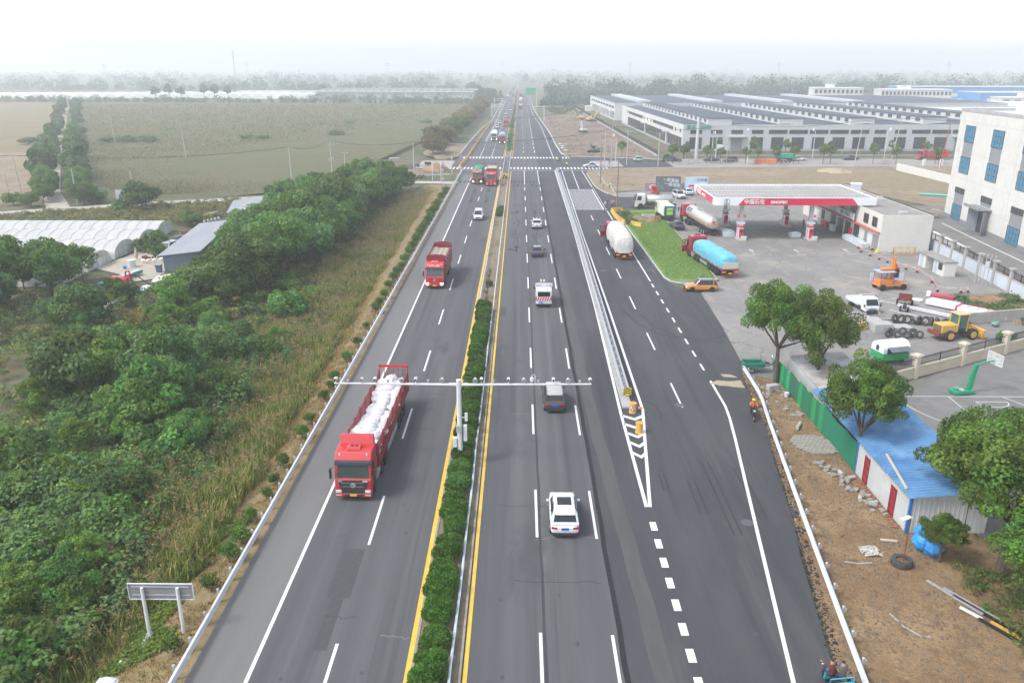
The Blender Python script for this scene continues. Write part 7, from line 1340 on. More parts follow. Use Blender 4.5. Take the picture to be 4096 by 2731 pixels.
def trunk(seed,C,h0,r,lean=.2):
    rr = random.Random(seed); m = MB(); top = (rr.uniform(-lean,lean),rr.uniform(-lean,lean),h0)
    m.tube([(0,0,-.3),(top[0] * .4,top[1] * .4,h0 * .5),top],[r * 1.25,r,r * .8],8)
    for c in rr.sample(list(C),min(8,len(C))): mid=((top[0]+c[0])/2+rr.uniform(-.1,.1),(top[1]+c[1])/2,(top[2]*.55+c[2]*.45)); m.tube([top,mid,tuple(c)],[r*.6,r*.36,r*.12],5)
    me = m.mesh('trunk'); me.materials.append(mBARK); return me
SPEC = {}
def species(key,n,**k):
    th = k.pop('th'); tr = k.pop('tr'); SPEC[key] = []
    for i in range(n): me,C=crown(hash(key)%1000+i*17 if False else sum(map(ord,key))*7+i*17,**k); SPEC[key].append((trunk(i+5,C,th,tr),me))
G1 = (.100,.180,.056)
species('camphor',3,rx=4.2,rz=4.5,zc=5.4,nb=92,leaf=.12,dens=50,col=(.108,.178,.050),br=(.12,.22),th=3.0,tr=.2,var=.34)
species('round',4,var=.32,rx=4.2,rz=3.7,zc=3.5,nb=52,leaf=.25,dens=16,col=G1,br=(.2,.33),th=1.6,tr=.2)
species('bluish',3,var=.32,rx=4.1,rz=3.3,zc=3.1,nb=48,leaf=.26,dens=15,col=(.098,.172,.068),br=(.2,.33),th=1.5,tr=.18)
species('bush',4,var=.32,rx=1.6,rz=1.25,zc=1.0,nb=24,leaf=.17,dens=26,col=(.102,.175,.056),br=(.28,.44),th=.5,tr=.07)
species('olive',3,rx=4.2,rz=3.2,zc=3.7,nb=34,leaf=.42,dens=7,col=(.165,.155,.068),br=(.24,.4),th=1.8,tr=.18)
species('street',3,rx=1.5,rz=2.0,zc=3.9,nb=18,leaf=.32,dens=13,col=(.115,.170,.064),br=(.34,.55),th=2.2,tr=.09)
species('far',3,rx=4.4,rz=4.0,zc=4.2,nb=20,leaf=.8,dens=2.8,col=(.092,.150,.062),br=(.32,.5),th=2.0,tr=.2)
species('bamboo',3,rx=2.9,rz=3.1,zc=3.9,nb=50,leaf=.22,dens=15,col=(.135,.215,.058),br=(.16,.28),th=2.2,tr=.08)
species('ball',3,rx=.46,rz=.44,zc=.60,nb=10,leaf=.075,dens=110,col=(.085,.155,.036),br=(.5,.68),th=.32,tr=.035)
species('poplar',2,rx=2.8,rz=4.6,zc=5.4,nb=22,leaf=.7,dens=4,col=(.092,.150,.066),br=(.32,.5),th=3,tr=.2)
def plant(key,name,label,cat,x,y,s=1.,z=None,group=None,v=None,sz=None,rz=None):
    t=thing(name,label,cat,(x,y,gz(x,y)if z is None else z),random.uniform(0,6.28)if rz is None else rz,group); t.scale=(s,s,s*(sz or random.uniform(.9,1.12)))
    tm,cm_=SPEC[key][random.randrange(len(SPEC[key]))if v is None else v%len(SPEC[key])]; put('trunk',tm,None,t); put('crown',cm_,None,t); return t
# --- near camphor trees along the right fence
for i,(x,y,s,sz,z,lb)in enumerate(((24.2,70.2,1.0,1.12,0,'bronze-green tree at the far end of the green fence'),(26.9,67.6,1.0,1.06,0,'full green tree just behind the green fence'),(24.9,52.9,.86,1.18,0,'slim open tree in front of the blue-roofed hut'),(28.4,44.6,.95,1.0,0,'dense bright green tree behind the white hut end wall'),(28.0,39.8,1.22,.92,0,'largest dense green tree at the lower right edge'),(25.3,41.3,.42,.85,0,'small leafy tree by the blue tarpaulin'),(27.6,34.6,1.0,.85,0,'green tree at the bottom right corner'),(30.2,36.6,.9,1.0,0,'tree behind the bottom right corner tree'),(31.6,44.5,1.0,1.0,0,'green tree cut off by the right edge'))):
    plant('camphor','camphor_tree',lb,'tree',x,y,s,z,'camphor trees along the right fence',i,sz)
# --- thicket, reeds, verge grass: nobody could count these
def patch(rng,n,inside,x0,x1,y0,y1):
    X = []; k = 0
    while k < n:
        p = np.stack([rng.uniform(x0,x1,n),rng.uniform(y0,y1,n)],1); q = p[inside(p)]; X.append(q); k += len(q)
    return np.concatenate(X)[:n]
gzv = np.vectorize(gz)
def noise2(p,s,seed=0):
    return (np.sin(p[:,0]*s+seed)+np.sin(p[:,1]*s*.83+seed*1.7)+np.sin((p[:,0]+p[:,1])*s*.57+seed*2.3)+np.sin((p[:,0]*.6-p[:,1])*s*1.31+seed))/4
def blades(name,p,z,h,w,lean,col,var,rng,mat,label,cat,segs=2):
    n=len(p); a=rng.uniform(0,6.283,n); d=np.stack([np.cos(a),np.sin(a)],1); l=rng.uniform(.2,1,n)*lean*h; side=np.stack([-d[:,1],d[:,0]],1)*(w*.5)[:,None]
    V = []; 
    z0 = z; base = p; mid = p + d * (l * .35)[:,None]; tip = p + d * l[:,None]; zm = z0 + h * .62; zt_ = z0 + h * rng.uniform(.72,1.02,n)
    A=np.concatenate([base-side,z0[:,None]],1); B=np.concatenate([base+side,z0[:,None]],1); C_=np.concatenate([mid+side*.9,zm[:,None]],1); D_=np.concatenate([mid-side*.9,zm[:,None]],1); E_=np.concatenate([tip+side*.15,zt_[:,None]],1); F_=np.concatenate([tip-side*.15,zt_[:,None]],1)
    V=np.stack([A,B,C_,D_,D_,C_,E_,F_],1).reshape(-1,3); t=np.asarray(col)[rng.integers(0,len(col),n)]*rng.uniform(1-var,1+var,(n,1)); T=np.repeat(t,8,0)
    me = rawmesh(name,V,n * 2,T,mat); return tag(put(name,me),label,cat,kind='stuff')
rng = np.random.default_rng(5)
reedx = lambda y: np.interp(y,[20,40,55,70,100,130,190],[-23.5,-23.6,-24.6,-26.0,-26.0,-24.5,-22.0])
edgex = lambda y: np.interp(y,[20,34,40,50,70,100,130,195],[-22.5,-21.2,-18.9,-18.6,-19.3,-20.5,-20.2,-19.8])
p=patch(rng,62000,lambda q: (q[:,0]>reedx(q[:,1])-3.5-noise2(q,.5,3)*4)& (q[:,0]<edgex(q[:,1])-.3+noise2(q,.9,1)*1.3),-32,-17,24,195)
h = (1.75 + .8 * noise2(p,.7,2) - .35 * (p[:,1] > 110)) * rng.uniform(.55,1.1,len(p)) * np.clip((edgex(p[:,1]) + .9 - p[:,0]) / 2.2,.3,1)
blades('reed_bed',p,gzv(p[:,0],p[:,1]),h,rng.uniform(.05,.10,len(p)),.5,[(0.198,0.222,0.060),(0.255,0.246,0.083),(0.142,0.189,0.049),(0.348,0.282,0.125),(0.113,0.160,0.049)],.25,rng,mREED,'tall yellowing reeds massed along the foot of the left verge','reeds')
sel = p[rng.random(len(p)) < .055]; hh = 2.05 + .75 * noise2(sel,.7,2); n = len(sel); k = 16
PP=np.repeat(np.concatenate([sel,(gzv(sel[:,0],sel[:,1])+hh*rng.uniform(.75,1.05,n)*np.clip((edgex(sel[:,1])+.9-sel[:,0])/2.2,.35,1))[:,None]],1),k,0)+rng.normal(size=(n*k,3))*np.array([.11,.11,.15])
me=leafmesh('reed_plumes',PP,rng.normal(size=(n*k,3)),rng.uniform(.05,.10,n*k),np.asarray([(.29,.215,.125)])*rng.uniform(.7,1.25,(n*k,1)),rng,2.2,mat=mREED); tag(put('reed_plumes',me),'fluffy beige plumes standing over the reeds','reeds',kind='stuff')
# dry grass on the verge
p = patch(rng,42000,lambda q: (q[:,0] < -16.75) & (q[:,0] > edgex(q[:,1]) - 1.5) & (noise2(q,2.1,5) > -.45),-24,-16.6,24,200)
blades('verge_grass',p,gzv(p[:,0],p[:,1])+.04,rng.uniform(.06,.3,len(p))*np.where(p[:,1]<60,1,1.5),rng.uniform(.025,.06,len(p)),1.3,[(0.310,0.213,0.090),(0.265,0.193,0.075),(0.370,0.264,0.127),(0.152,0.148,0.048),(0.225,0.155,0.069)],.25,rng,mREED,'short dry grass covering the left verge','grass')
p=patch(rng,9000,lambda q: (noise2(q,1.3,9)>.05)& (q[:,0]>-23.5+(q[:,1]-26)*.2)& (q[:,0]<-17.6-(q[:,1]<38)*.6),-23,-17.3,24,47)
nn_=np.tile([0,0,1.],(len(p),1))+rng.normal(size=(len(p),3))*.4; me=leafmesh('creeper',np.concatenate([p,(gzv(p[:,0],p[:,1])+rng.uniform(.05,.32,len(p)))[:,None]],1),nn_,rng.uniform(.08,.17,len(p)),np.asarray([(.12,.19,.045)])*rng.uniform(.6,1.4,(len(p),1))*np.stack([rng.uniform(.8,1.5,len(p)),np.ones(len(p)),np.ones(len(p))],1),rng,1.2,mat=mREED); tag(put('creeper',me),'low green creeper spreading round the sign posts','creeper',kind='stuff')
# paper-mulberry thicket: clumps of big leaves on mounds
def thicket(name,label,inside,box,nclump,leafn,hgt,size,cols,seed,rad=1.0):
    rng=np.random.default_rng(seed); c=patch(rng,nclump,inside,*box); hz=hgt*(0.75+.45*noise2(c,.42,seed))*rng.uniform(.55,1.15,nclump); P=[]; N=[]; T=[]; col=np.asarray(cols)[rng.integers(0,len(cols),nclump)]
    base = gzv(c[:,0],c[:,1]); rr = rng.uniform(.5,1.15,nclump) * rad
    for i in range(nclump):
        d=rng.normal(size=(leafn,3)); d[:,2]=np.abs(d[:,2])*.9-.12; d /= np.linalg.norm(d,axis=1,keepdims=True); k=rng.uniform(.55,1.05,(leafn,1))
        P.append(np.array([c[i,0],c[i,1],base[i]+max(.2,hz[i]-rr[i]*.7)])+d*k*np.array([rr[i],rr[i],rr[i]*.8])); N.append(d*.7+np.array([0,0,.8])+rng.normal(size=(leafn,3))*.38); T.append(col[i]*rng.uniform(.8,1.2)*rng.uniform(.7,1.3,(leafn,1)))
    P=np.concatenate(P); return tag(put(name,leafmesh(name,P,np.concatenate(N),size*rng.uniform(.6,1.35,len(P)),np.concatenate(T),rng,1.15,.12,mREED)),label,'thicket',kind='stuff')
mul = [(0.128,0.219,0.078),(0.148,0.249,0.088),(0.112,0.194,0.081),(0.165,0.265,0.081),(0.102,0.173,0.074)]
thicket('mulberry_thicket','broad-leaved pale green thicket filling the lower left',lambda q: (q[:,0]<reedx(q[:,1])+.6+noise2(q,.6,4)*1.6)& (q[:,0]>-25.5-(q[:,1]-26)*.42),(-52,-22,22,84),1700,60,3.0,.20,mul,21)
thicket('mixed_scrub','dark mixed scrub between the thicket and the farm',lambda q: (q[:,0]<-28-(q[:,1]<62)*9)& (q[:,0]>-80)& ~((q[:,0]<-50)& (q[:,1]>103))& ~((q[:,0]>-51.5)& (q[:,0]<-42.8)& (q[:,1]>70)& (q[:,1]<83.5)),(-80,-28,44,118),2100,40,2.5,.23,[(0.086,0.155,0.050),(0.130,0.194,0.058),(0.108,0.173,0.067),(0.205,0.238,0.067),(0.184,0.162,0.067)],22)
thicket('slope_scrub','weedy scrub on the slope under the round trees',lambda q: (q[:,0]<edgex(q[:,1])-2.4+noise2(q,.5,8))& (q[:,0]>-33),(-33,-21,82,200),1100,36,1.8,.22,[(0.121,0.181,0.077),(0.151,0.202,0.086),(0.101,0.161,0.077),(0.181,0.202,0.086)],23)
thicket('roadside_scrub','brownish green scrub between the rural road and the polytunnels',lambda q: (q[:,1]>153.5+(q[:,0]+110)*.02)& (q[:,1]<165+(q[:,0]+111)*.43)& ~((q[:,0]>-67)& (q[:,1]<150)),(-135,-62,150,188),1300,24,1.7,.30,[(0.137,0.166,0.058),(0.195,0.176,0.066),(0.108,0.146,0.050),(0.234,0.225,0.058),(0.166,0.137,0.066)],24)
thicket('yellow_weeds','patch of golden flowering weeds by the white sacks',lambda q: noise2(q,.9,2)>-.6,(-48.5,-44.0,91,95),60,30,1.6,.16,[(0.420,0.308,0.042),(0.168,0.196,0.056)],25,.8)
thicket('kerb_plants','leafy shrubs inside the yellow barriers at the lawn corner',lambda q: q[:,0]>0,(19.8,22.2,149,162),60,26,1.1,.22,[(0.075,0.128,0.045),(0.135,0.150,0.060)],26,.8)
thicket('corner_weeds','low weeds under the trees in the bottom right corner',lambda q: noise2(q,.9,3)>-.3,(25.6,30,31,41),110,26,.6,.14,[(.08,.14,.04),(.11,.15,.05)],28,.7)
thicket('yard_weeds','weedy green clumps on the bare bed by the boundary wall',lambda q: noise2(q,.8,1)>-.2,(56,64.5,88,100),90,30,.7,.2,[(0.075,0.143,0.045),(0.105,0.180,0.045),(0.060,0.112,0.042)],27,.9)
# --- individual trees and bushes of the left belt
rr = random.Random(31); gA = 'round trees between the highway and the farm'
belt=[(-38.5,98,1.0,'round'),(-36.8,105,1.15,'round'),(-34.8,113,1.1,'round'),(-38.8,112,1.1,'bluish'),(-41.5,106,.85,'round'),(-41.5,118,.95,'round'),(-33.6,121,1.15,'bluish'),(-37.5,123,1.15,'round'),(-33.0,130,1.1,'round'),(-37.0,133,1.15,'round'),(-41.5,128,1.1,'bluish'),(-45.2,125,.8,'round'),(-33.2,139,1.15,'round'),(-37.2,143,1.1,'bluish'),(-41.6,139,1.05,'round'),(-33.6,148,1.1,'round'),(-37.8,153,1.15,'round'),(-42.0,150,1.0,'round'),(-33.8,157,1.1,'bluish'),(-37.5,163,1.1,'round'),(-33.6,166,1.15,'round'),(-42.5,161,1.0,'round'),(-33.9,175,1.15,'round'),(-37.8,172,1.1,'round'),(-34.2,184,1.2,'bluish'),(-38.2,181,1.1,'round'),(-34.0,192,1.25,'round'),(-38.5,190,1.1,'round'),(-43,171,.95,'bluish'),(-45,181,.9,'round'),(-47.0,150,.8,'round'),(-48,160,.85,'bush'),(-30.4,194.5,1.1,'round'),(-31,186,1.0,'bluish'),(-46.0,134,.85,'round'),(-45.5,142,.95,'bluish'),(-49.5,168,.85,'round'),(-51,176,.8,'bluish')]
ends = ['nearest to the camera','second from the near end','third from the near end','fourth from the near end']
for i,(x,y,s,k) in enumerate(belt):
    side='on the road side' if x>-35 else ('amid' if x>-40 else 'on the farm side'); lb='%s tree %s of the left belt, %s from near end'%({'round': 'round green','bluish': 'bluish green','bush': 'low bushy'}[k],side,ORD(i))
    plant(k,'broadleaf_tree',lb,'tree',x + rr.uniform(-.5,.5),y + rr.uniform(-.8,.8),s * rr.uniform(1.08,1.3),None,gA,rr.randrange(4))
for (x,y,s,k,nm,lb,ct)in ((-41.0,95.5,.8,'bush','round_bush','bright green globe bush below the bamboo','bush'),(-38.5,90.5,1.35,'bush','round_bush','rounded light green bush at the thicket edge','bush'),(-44.5,97,.72,'bamboo','bamboo_clump','feathery yellow-green bamboo clump left of the round trees','bamboo'),(-42.2,92.5,.85,'bamboo','bamboo_clump','lower feathery bamboo clump by the weeds','bamboo'),(-40,86.5,.75,'bamboo','bamboo_clump','pale bamboo clump farther down the slope','bamboo'),
    (-66.5,111,1.1,'bamboo','bamboo_clump','tall dark bamboo clump in front of the polytunnels','bamboo'),(-62.8,110.5,1.0,'bamboo','bamboo_clump','bamboo clump right of the tallest one','bamboo'),(-70,108,1.05,'bamboo','bamboo_clump','bamboo clump left of the tallest one','bamboo'),(-63.5,104,1.1,'round','broadleaf_tree','dark tree at the foot of the tall bamboo','tree'),(-68.5,102,1.2,'round','broadleaf_tree','rounded green tree left of the bamboo foot','tree'),(-66.5,94,1.15,'bluish','broadleaf_tree','dark ivy-clad tree at the left edge, middle height','tree'),(-71,96,1.2,'round','broadleaf_tree','tree cut by the left edge below the polytunnels','tree'),(-63,84,1.0,'bluish','broadleaf_tree','bluish tree at the left edge above the tilled plot','tree'),
    (-51.5,88.5,1.05,'bluish','broadleaf_tree','spreading dark tree with flat leafy layers near the sacks','tree'),(-41.4,77.2,.75,'round','broadleaf_tree','small round tree standing alone above the thicket','tree'),(-39.8,81.5,.5,'round','broadleaf_tree','slender young tree with bare stem above the thicket','tree'),(-37.6,73.5,1.1,'bush','round_bush','yellow-green bush beside the small round tree','bush'),(-41.5,68.5,1.05,'bluish','broadleaf_tree','dark conical tree right of the tilled plot','tree'),(-38.4,68.5,.95,'bamboo','bamboo_clump','yellowish bamboo shoots beside the conical tree','bamboo'),
    (-34.5,60.5,1.5,'bush','round_bush','dark green dome bush above the mulberry leaves','bush'),(-31.0,62.0,.95,'round','broadleaf_tree','compact dark tree in the upper thicket','tree'),(-33.5,69.5,1.0,'bluish','broadleaf_tree','wide dark shrub tree near the reeds','tree'),(-39.5,55.5,1.6,'bush','round_bush','dark round bush left of the dome bush','bush'),(-37.2,52.5,1.6,'bush','round_bush','dark round bush nearer the left edge','bush'),(-38.5,47.0,1.8,'bush','round_bush','large dark bush at the left edge by yellow leaves','bush'),(-34.6,49.5,1.3,'bush','round_bush','bush tucked among mulberry leaves','bush'),(-29,48.5,1.1,'bush','round_bush','small dark bush in the middle of the thicket','bush'),(-27.6,45.0,1.0,'bush','round_bush','yellow-green bush near the reed edge','bush'),(-26.8,78,1.3,'bush','round_bush','light bush on the upper reed edge','bush'),(-30,77,.85,'bluish','broadleaf_tree','bluish shrub tree by the upper reeds','tree'),
    (-59.5,128,.9,'bush','round_bush','bush between the folded parasol and the tunnels','bush'),(-63.5,132,1.2,'bush','round_bush','bush in front of a polytunnel end','bush'),(-64,138,1.3,'bush','round_bush','bush between two polytunnel ends','bush'),(-64.5,155,1.5,'bush','round_bush','dark bush beside the farm track','bush'),(-82,172,1.1,'bluish','broadleaf_tree','dark spreading tree before the rural road','tree'),(-86,171,1.2,'bush','round_bush','bush left of the dark spreading tree','bush'),(-57,107.5,.9,'bush','round_bush','low bush hiding the red tank','bush'),(-110,178,1.5,'bush','round_bush','large bush left of the path mouth','bush'),(-115,180,1.5,'bush','round_bush','larger bush farther left of the path mouth','bush'),(-97,183,1.3,'bush','round_bush','bush right of the path mouth','bush'),
    (69.5,99,1.6,'bush','round_bush','dark bush at the right edge beyond the sandy wall','bush'),(66,96,1.5,'bush','round_bush','broad bush hanging over the low concrete wall','bush'),(58,84.8,.9,'bush','round_bush','bush showing through the black railings','bush'),(52.2,81.3,.75,'bush','round_bush','small bush behind the black railings','bush'),(47,258,1,'bush','round_bush','small bush by the side street kerb','bush')):
    plant(k,nm,lb,ct,x,y,s,None if x < 0 else -.02,None,rr.randrange(4))
kk = ('bush','bamboo','round','bluish','bamboo','bush'); q_ = 0
for i in range(120):
    y = 27 + 78 * (i / 119) ** 1.15; x = rr.uniform(-26 - (y - 26) * .44,float(reedx(y)) - .5)
    if (-52 < x < -42 and 70 < y < 84): continue
    k = rr.choice(kk); s = rr.uniform(.9,1.75) if k == 'bush' else rr.uniform(.36,.62)
    plant(k,'shrub','%s shrub in the lower left thicket, %s from the bottom'%({'bush': 'rounded dark','round': 'tall green','bluish': 'spreading cool-green','bamboo': 'feathery pale'}[k],ORD(q_)),'shrub',x,y,s,None,'shrubs of the lower left thicket',rr.randrange(4)); q_+=1
# trees lining the dirt path
pc = [(-104,182),(-118,206),(-130,228),(-152,268),(-182,324),(-228,411),(-300,546),(-345,631)]
for i in range(30):
    t_=(i/29)**1.3*(len(pc)-1); a=int(min(t_,len(pc)-2)); f=t_-a; x=pc[a][0]+(pc[a+1][0]-pc[a][0])*f; y=pc[a][1]+(pc[a+1][1]-pc[a][1])*f
    for s,nm in ((-1,'left'),(1,'right')):
        if i == 0 and s < 0: continue
        plant('round' if i<10 else 'far','broadleaf_tree','tree on the %s side of the long dirt path, %s from its mouth'%(nm,ORD(i)),'tree',x+s*(4.6+rr.uniform(-.5,.8)),y+rr.uniform(-2,2),rr.uniform(.6,.85)*(1.1 if i>9 else 1),None,'trees lining the dirt path',rr.randrange(4))
# olive trees along the road past the crossing
for i in range(40):
    y = 284 + i * 9 + rr.uniform(-2,2); x = -29.5 - rr.uniform(0,9) * (1 if i % 3 else .3) + (i * .12)
    plant('olive' if i not in (8,9,10,11)else 'round','roadside_tree','brownish olive tree %s the left roadside belt, %s past the crossing'%('at the front of' if i%3==0 else 'inside',ORD(i)),'tree',x,y,rr.uniform(.95,1.35),None,'trees along the road past the crossing',rr.randrange(3))
# bushes standing in the fields
for i,(x,y,s,lb)in enumerate(((-190,345,2.0,'dark bush clump nearest the path in the field'),(-172,340,2.0,'first bush of the dark row in the field'),(-164,341,2.2,'second bush of the dark row in the field'),(-156,341,2.0,'third bush of the dark row in the field'),(-119,355,1.6,'left bush by the slanting field pole'),(-112,356,1.7,'right bush by the slanting field pole'),(-83,372,2.0,'lone round bush in the middle of the field'),(-45,395,1.5,'bush right of the field centre'),(-52,455,1.8,'far bush right in the field'),(-95,455,1.6,'far bush left in the field'),(-200,330,2.2,'bush touching the path trees'))): plant('bush','field_bush',lb,'bush',x,y,s*1.3,None,'bushes scattered in the crop field',i,.45)
# street trees before the factory
for i,x in enumerate((33.5,47.0,50.5,54.8,57.6,61.8,64.8,69.5,73.0,76.6,78.8,84.4,87.0,93.0,95.5,101.5,108.6,115.4,121.8,127.4,128.4,133.2,139.8,141.2,146.5)):
    plant('street','street_tree','slim young street tree, %s from the crossing along the side street'%ORD(i),'tree',x,(250.5 if i%3 else 268)+rr.uniform(-.4,.4),rr.uniform(.85,1.12),0,'young trees along the side street',rr.randrange(3))
# tall trees by the far tunnels
for i,(x,y)in enumerate(((-352,800),(-340,803),(-330,806),(-305,800),(-296,803),(-284,806),(-215,900),(-180,930))): plant('poplar','tall_tree','tall tree %s from the left by the far plastic tunnels'%ORD(i),'tree',x,y,1.5,None,'tall trees by the far tunnels',i)
# hedges and far woods: each reads as one mass
def wood(name,label,pts,h,size,col,seed,jit=2):
    rng = np.random.default_rng(seed); P = []; N = []; T = []
    for (x0,y0,x1,y1,n,dpt,hh) in pts:
        t=rng.random(n); cx=x0+(x1-x0)*t+rng.normal(size=n)*jit; cy=y0+(y1-y0)*t+rng.uniform(0,dpt,n); hz=hh*rng.uniform(.55,1.1,n)*(1+.25*np.sin(t*37)+.15*np.sin(t*91))
        for i in range(n):
            r=hz[i]*rng.uniform(.4,.6); p,q=blobpts(rng,(cx[i],cy[i],-1.5+hz[i]-r),(r,r,r),34); P.append(p); N.append(q+rng.normal(size=q.shape)*.5); T.append(np.asarray(col)*rng.uniform(.75,1.25)*rng.uniform(.75,1.25,(34,1)))
            k=14; p=np.stack([cx[i]+rng.normal(size=k)*r*.6,cy[i]+rng.normal(size=k)*r*.6,rng.uniform(-1.5,hz[i]-r,k)],1); P.append(p); N.append(rng.normal(size=(k,3))); T.append(np.asarray(col)*rng.uniform(.7,1.1,(k,1)))
    P=np.concatenate(P); return tag(put(name,leafmesh(name,P,np.concatenate(N),size*rng.uniform(.6,1.4,len(P)),np.concatenate(T),rng,1.2,0,mREED)),label,'wood',kind='stuff')
wood('field_hedge','scrubby hedge along the far side of the fields',[(-700,735,-390,745,120,8,5.5),(-390,745,-60,712,170,8,5),(-200,800,-60,780,50,10,6),(-60,712,-35,690,20,10,6)],5,1.1,(0.088,0.146,0.064),41)
wood('left_woods','hazy wood beyond the glasshouse and plastic tunnels',[(-1100,1180,-60,1080,260,60,13),(-60,980,-22,700,60,14,10),(-1500,1600,-40,1500,260,90,16),(-2200,2300,0,2150,260,120,20)],14,2.4,(0.061,0.101,0.054),42)
wood('right_woods','hazy wood behind the construction ground and factory',[(20,640,190,700,130,30,9),(24,760,330,860,190,50,15),(60,900,700,980,240,60,17),(330,900,1400,900,260,80,13),(0,1500,1600,1500,280,120,17),(0,2300,2600,2300,240,150,20)],14,2.4,(0.061,0.101,0.057),43)
wood('construction_scrub','scrub on the verge beyond the excavators',[(18,520,44,530,40,60,3.5),(14,560,42,600,30,30,3)],3,.8,(0.084,0.119,0.056),44)
# --- median hedge: clipped juniper bushes, one after another
def juniper(seed,rx,ry,h):
    rng = np.random.default_rng(seed); P = []; N = []; T = []
    for i in range(16):
        c=np.array([rng.uniform(-.6,.6)*rx,rng.uniform(-.72,.72)*ry,h*rng.uniform(.45,.68)]); r=np.array([rx*.5,ry*.42,h*.36])*rng.uniform(.8,1.1); n=520; p,q=blobpts(rng,c,r,n,.35,(.78,1.08)); P.append(p); N.append(q*.4+rng.normal(size=(n,3))*.7+np.array([0,-.2,0])); T.append(np.array([.080,.150,.034])*rng.uniform(.8,1.25)*rng.uniform(.55,1.4,(n,1)))
    P=np.concatenate(P); P[:,2]=np.maximum(P[:,2],.02); me=leafmesh('foliage',P,np.concatenate(N),rng.uniform(.05,.10,len(P)),np.concatenate(T),rng,2.4,mat=mLEAF); m=MB(); m.tube([(0,0,-.05),(0,.1,h*.5)],[.06,.03],6); [m.tube([(0,0,.1),(rng.uniform(-.5,.5),rng.uniform(-.6,.6),h*.6)],[.04,.015],5)for _ in range(4)]; tm=m.mesh('stem'); tm.materials.append(mBARK); return me,tm
JUN = [juniper(60 + i,.92,.98,1.25) for i in range(5)]
for i in range(36):
    y = 21.2 + i * 2.02 + rr.uniform(-.12,.12)
    if y > 93: break
    t=thing('median_bush','clipped juniper bush in the median, %s from the bottom edge'%ORD(i),'bush',(-4.28+rr.uniform(-.08,.08),y,.08),rr.choice((0,PI)),'juniper bushes of the median hedge'); s=rr.uniform(.9,1.12); t.scale=(s,s,s*rr.uniform(.88,1.1)); f_,q_=JUN[rr.randrange(5)]; put('foliage',f_,None,t); put('stem',q_,None,t)
for i,(y,s)in enumerate(((104.5,.55),(158,.8),(161,.9),(164,.85),(214,.7))): t=thing('median_bush','lone low juniper on the bare median stretch, %s from the camera'%ORD(i),'bush',(-4.1,y,.08),0,'lone junipers on the bare median'); t.scale=(s,s,s); put('foliage',JUN[i][0],None,t); put('stem',JUN[i][1],None,t)
for i in range(6):
    m=MB(); y=95.5+i*2.9; rz_=random.Random(i); m.tube([(0,0,0),(.1,.1,.7),(rz_.uniform(-.3,.3),.2,1.1)],[.09,.07,.04],6); [m.tube([(.05,.05,.55),(rz_.uniform(-.5,.5),rz_.uniform(-.4,.4),rz_.uniform(.9,1.3))],[.05,.015],5)for _ in range(7)]; tag(m.build('dead_shrub',M('dead_wood',(.09,.07,.06),(.14,.115,.1),5,.9),None,(-4.3,y,.08)),'cut-back dead shrub on the median, %s beyond the hedge'%ORD(i),'shrub','dead shrubs on the median')
wood('far_median_hedge','dense green hedge on the median beyond the crossing',[(-4.1,288,-4.1,600,520,.3,1.9),(-4.1,600,-4.1,1100,260,.3,2.0)],1.4,.4,(0.073,0.146,0.058),45,.25)
# ball shrubs along the left rail
for i,(y,s)in enumerate(((33.0,.9),(38.0,1.0),(40.8,1.1),(42.8,1.15),(45.2,1.0),(48.2,.8),(50.3,.85),(52.8,1.1),(57.6,1.2),(60.5,.95),(65.5,1.0),(68,.9),(70,1.0),(75.3,1.1),(80,1.0),(86,.9),(92,1.2),(95,1.2),(98.5,1.1),(103,1.2),(107,1.3),(110,1.3),(114,1.2),(118,1.5),(123,1.4),(127,1.4),(131,1.6),(134.5,1.6),(138,1.6),(141.5,1.6),(145,1.6),(149,1.7),(153,1.7),(157,1.7),(161,1.7),(166,1.7),(171,1.7),(177,1.7),(183,1.7),(189,1.6))):
    plant('ball','ball_shrub','clipped ball shrub along the left guard rail, %s from the near end'%ORD(i),'shrub',-17.45+rr.uniform(-.1,.1),y,s*1.12,None,'clipped ball shrubs along the left rail',rr.randrange(3))
# crop stalks, coarser with distance
yy=191+rng.random(90000)**2.2*500; xl=np.interp(yy,[190,250,372,590,735],[-95,-137,-212,-327,-386]); xr=np.interp(yy,[190,203,262,420,560,700],[-84,-49,-47,-38,-33,-42]); p=np.stack([xl+(xr-xl)*rng.random(len(yy)),yy],1); p=p[(p[:,1]>194.5+(p[:,0]+97)*.14)& (noise2(p,.23,3)+rng.normal(size=len(p))*.4>-.35)]; f=p[:,1]/250
blades('crop_stalks',p,gzv(p[:,0],p[:,1]),rng.uniform(.3,.8,len(p))*f,rng.uniform(.10,.22,len(p))*f,.9,[(.20,.185,.10),(.15,.175,.075),(.25,.20,.13),(.12,.155,.06),(.24,.175,.12)],.3,rng,mREED,'ripening crop stalks across the left field','crop')
# lawn blades
p=patch(rng,26000,lambda q: (q[:,0]>20.9-(q[:,1]-109)*.012)& (q[:,0]<27.5+(q[:,1]-108)*.016),20,28.6,108.5,163); blades('lawn_grass',p,np.full(len(p),.09),rng.uniform(.04,.11,len(p)),rng.uniform(.05,.1,len(p)),1.0,[(0.161,0.245,0.052),(0.119,0.210,0.044),(0.231,0.259,0.078),(0.098,0.168,0.039)],.25,rng,mREED,'short mown grass of the lawn island','grass')
# ================================================================== yard, site and farm things
mCBLK=M('concrete_block',(.36,.36,.35),(.46,.455,.44),3,.9); mRUST=M('rusty_maroon',(.16,.035,.03),(.22,.06,.045),4,.8); mLYEL=M('machine_yellow',(.55,.34,.07),(.64,.42,.12),2,.55); mCONE=M('cone_red',(.60,.06,.04),(.68,.09,.05),3,.6); mTIMB=M('sawn_timber',(.36,.27,.19),(.46,.36,.26),4,.85)
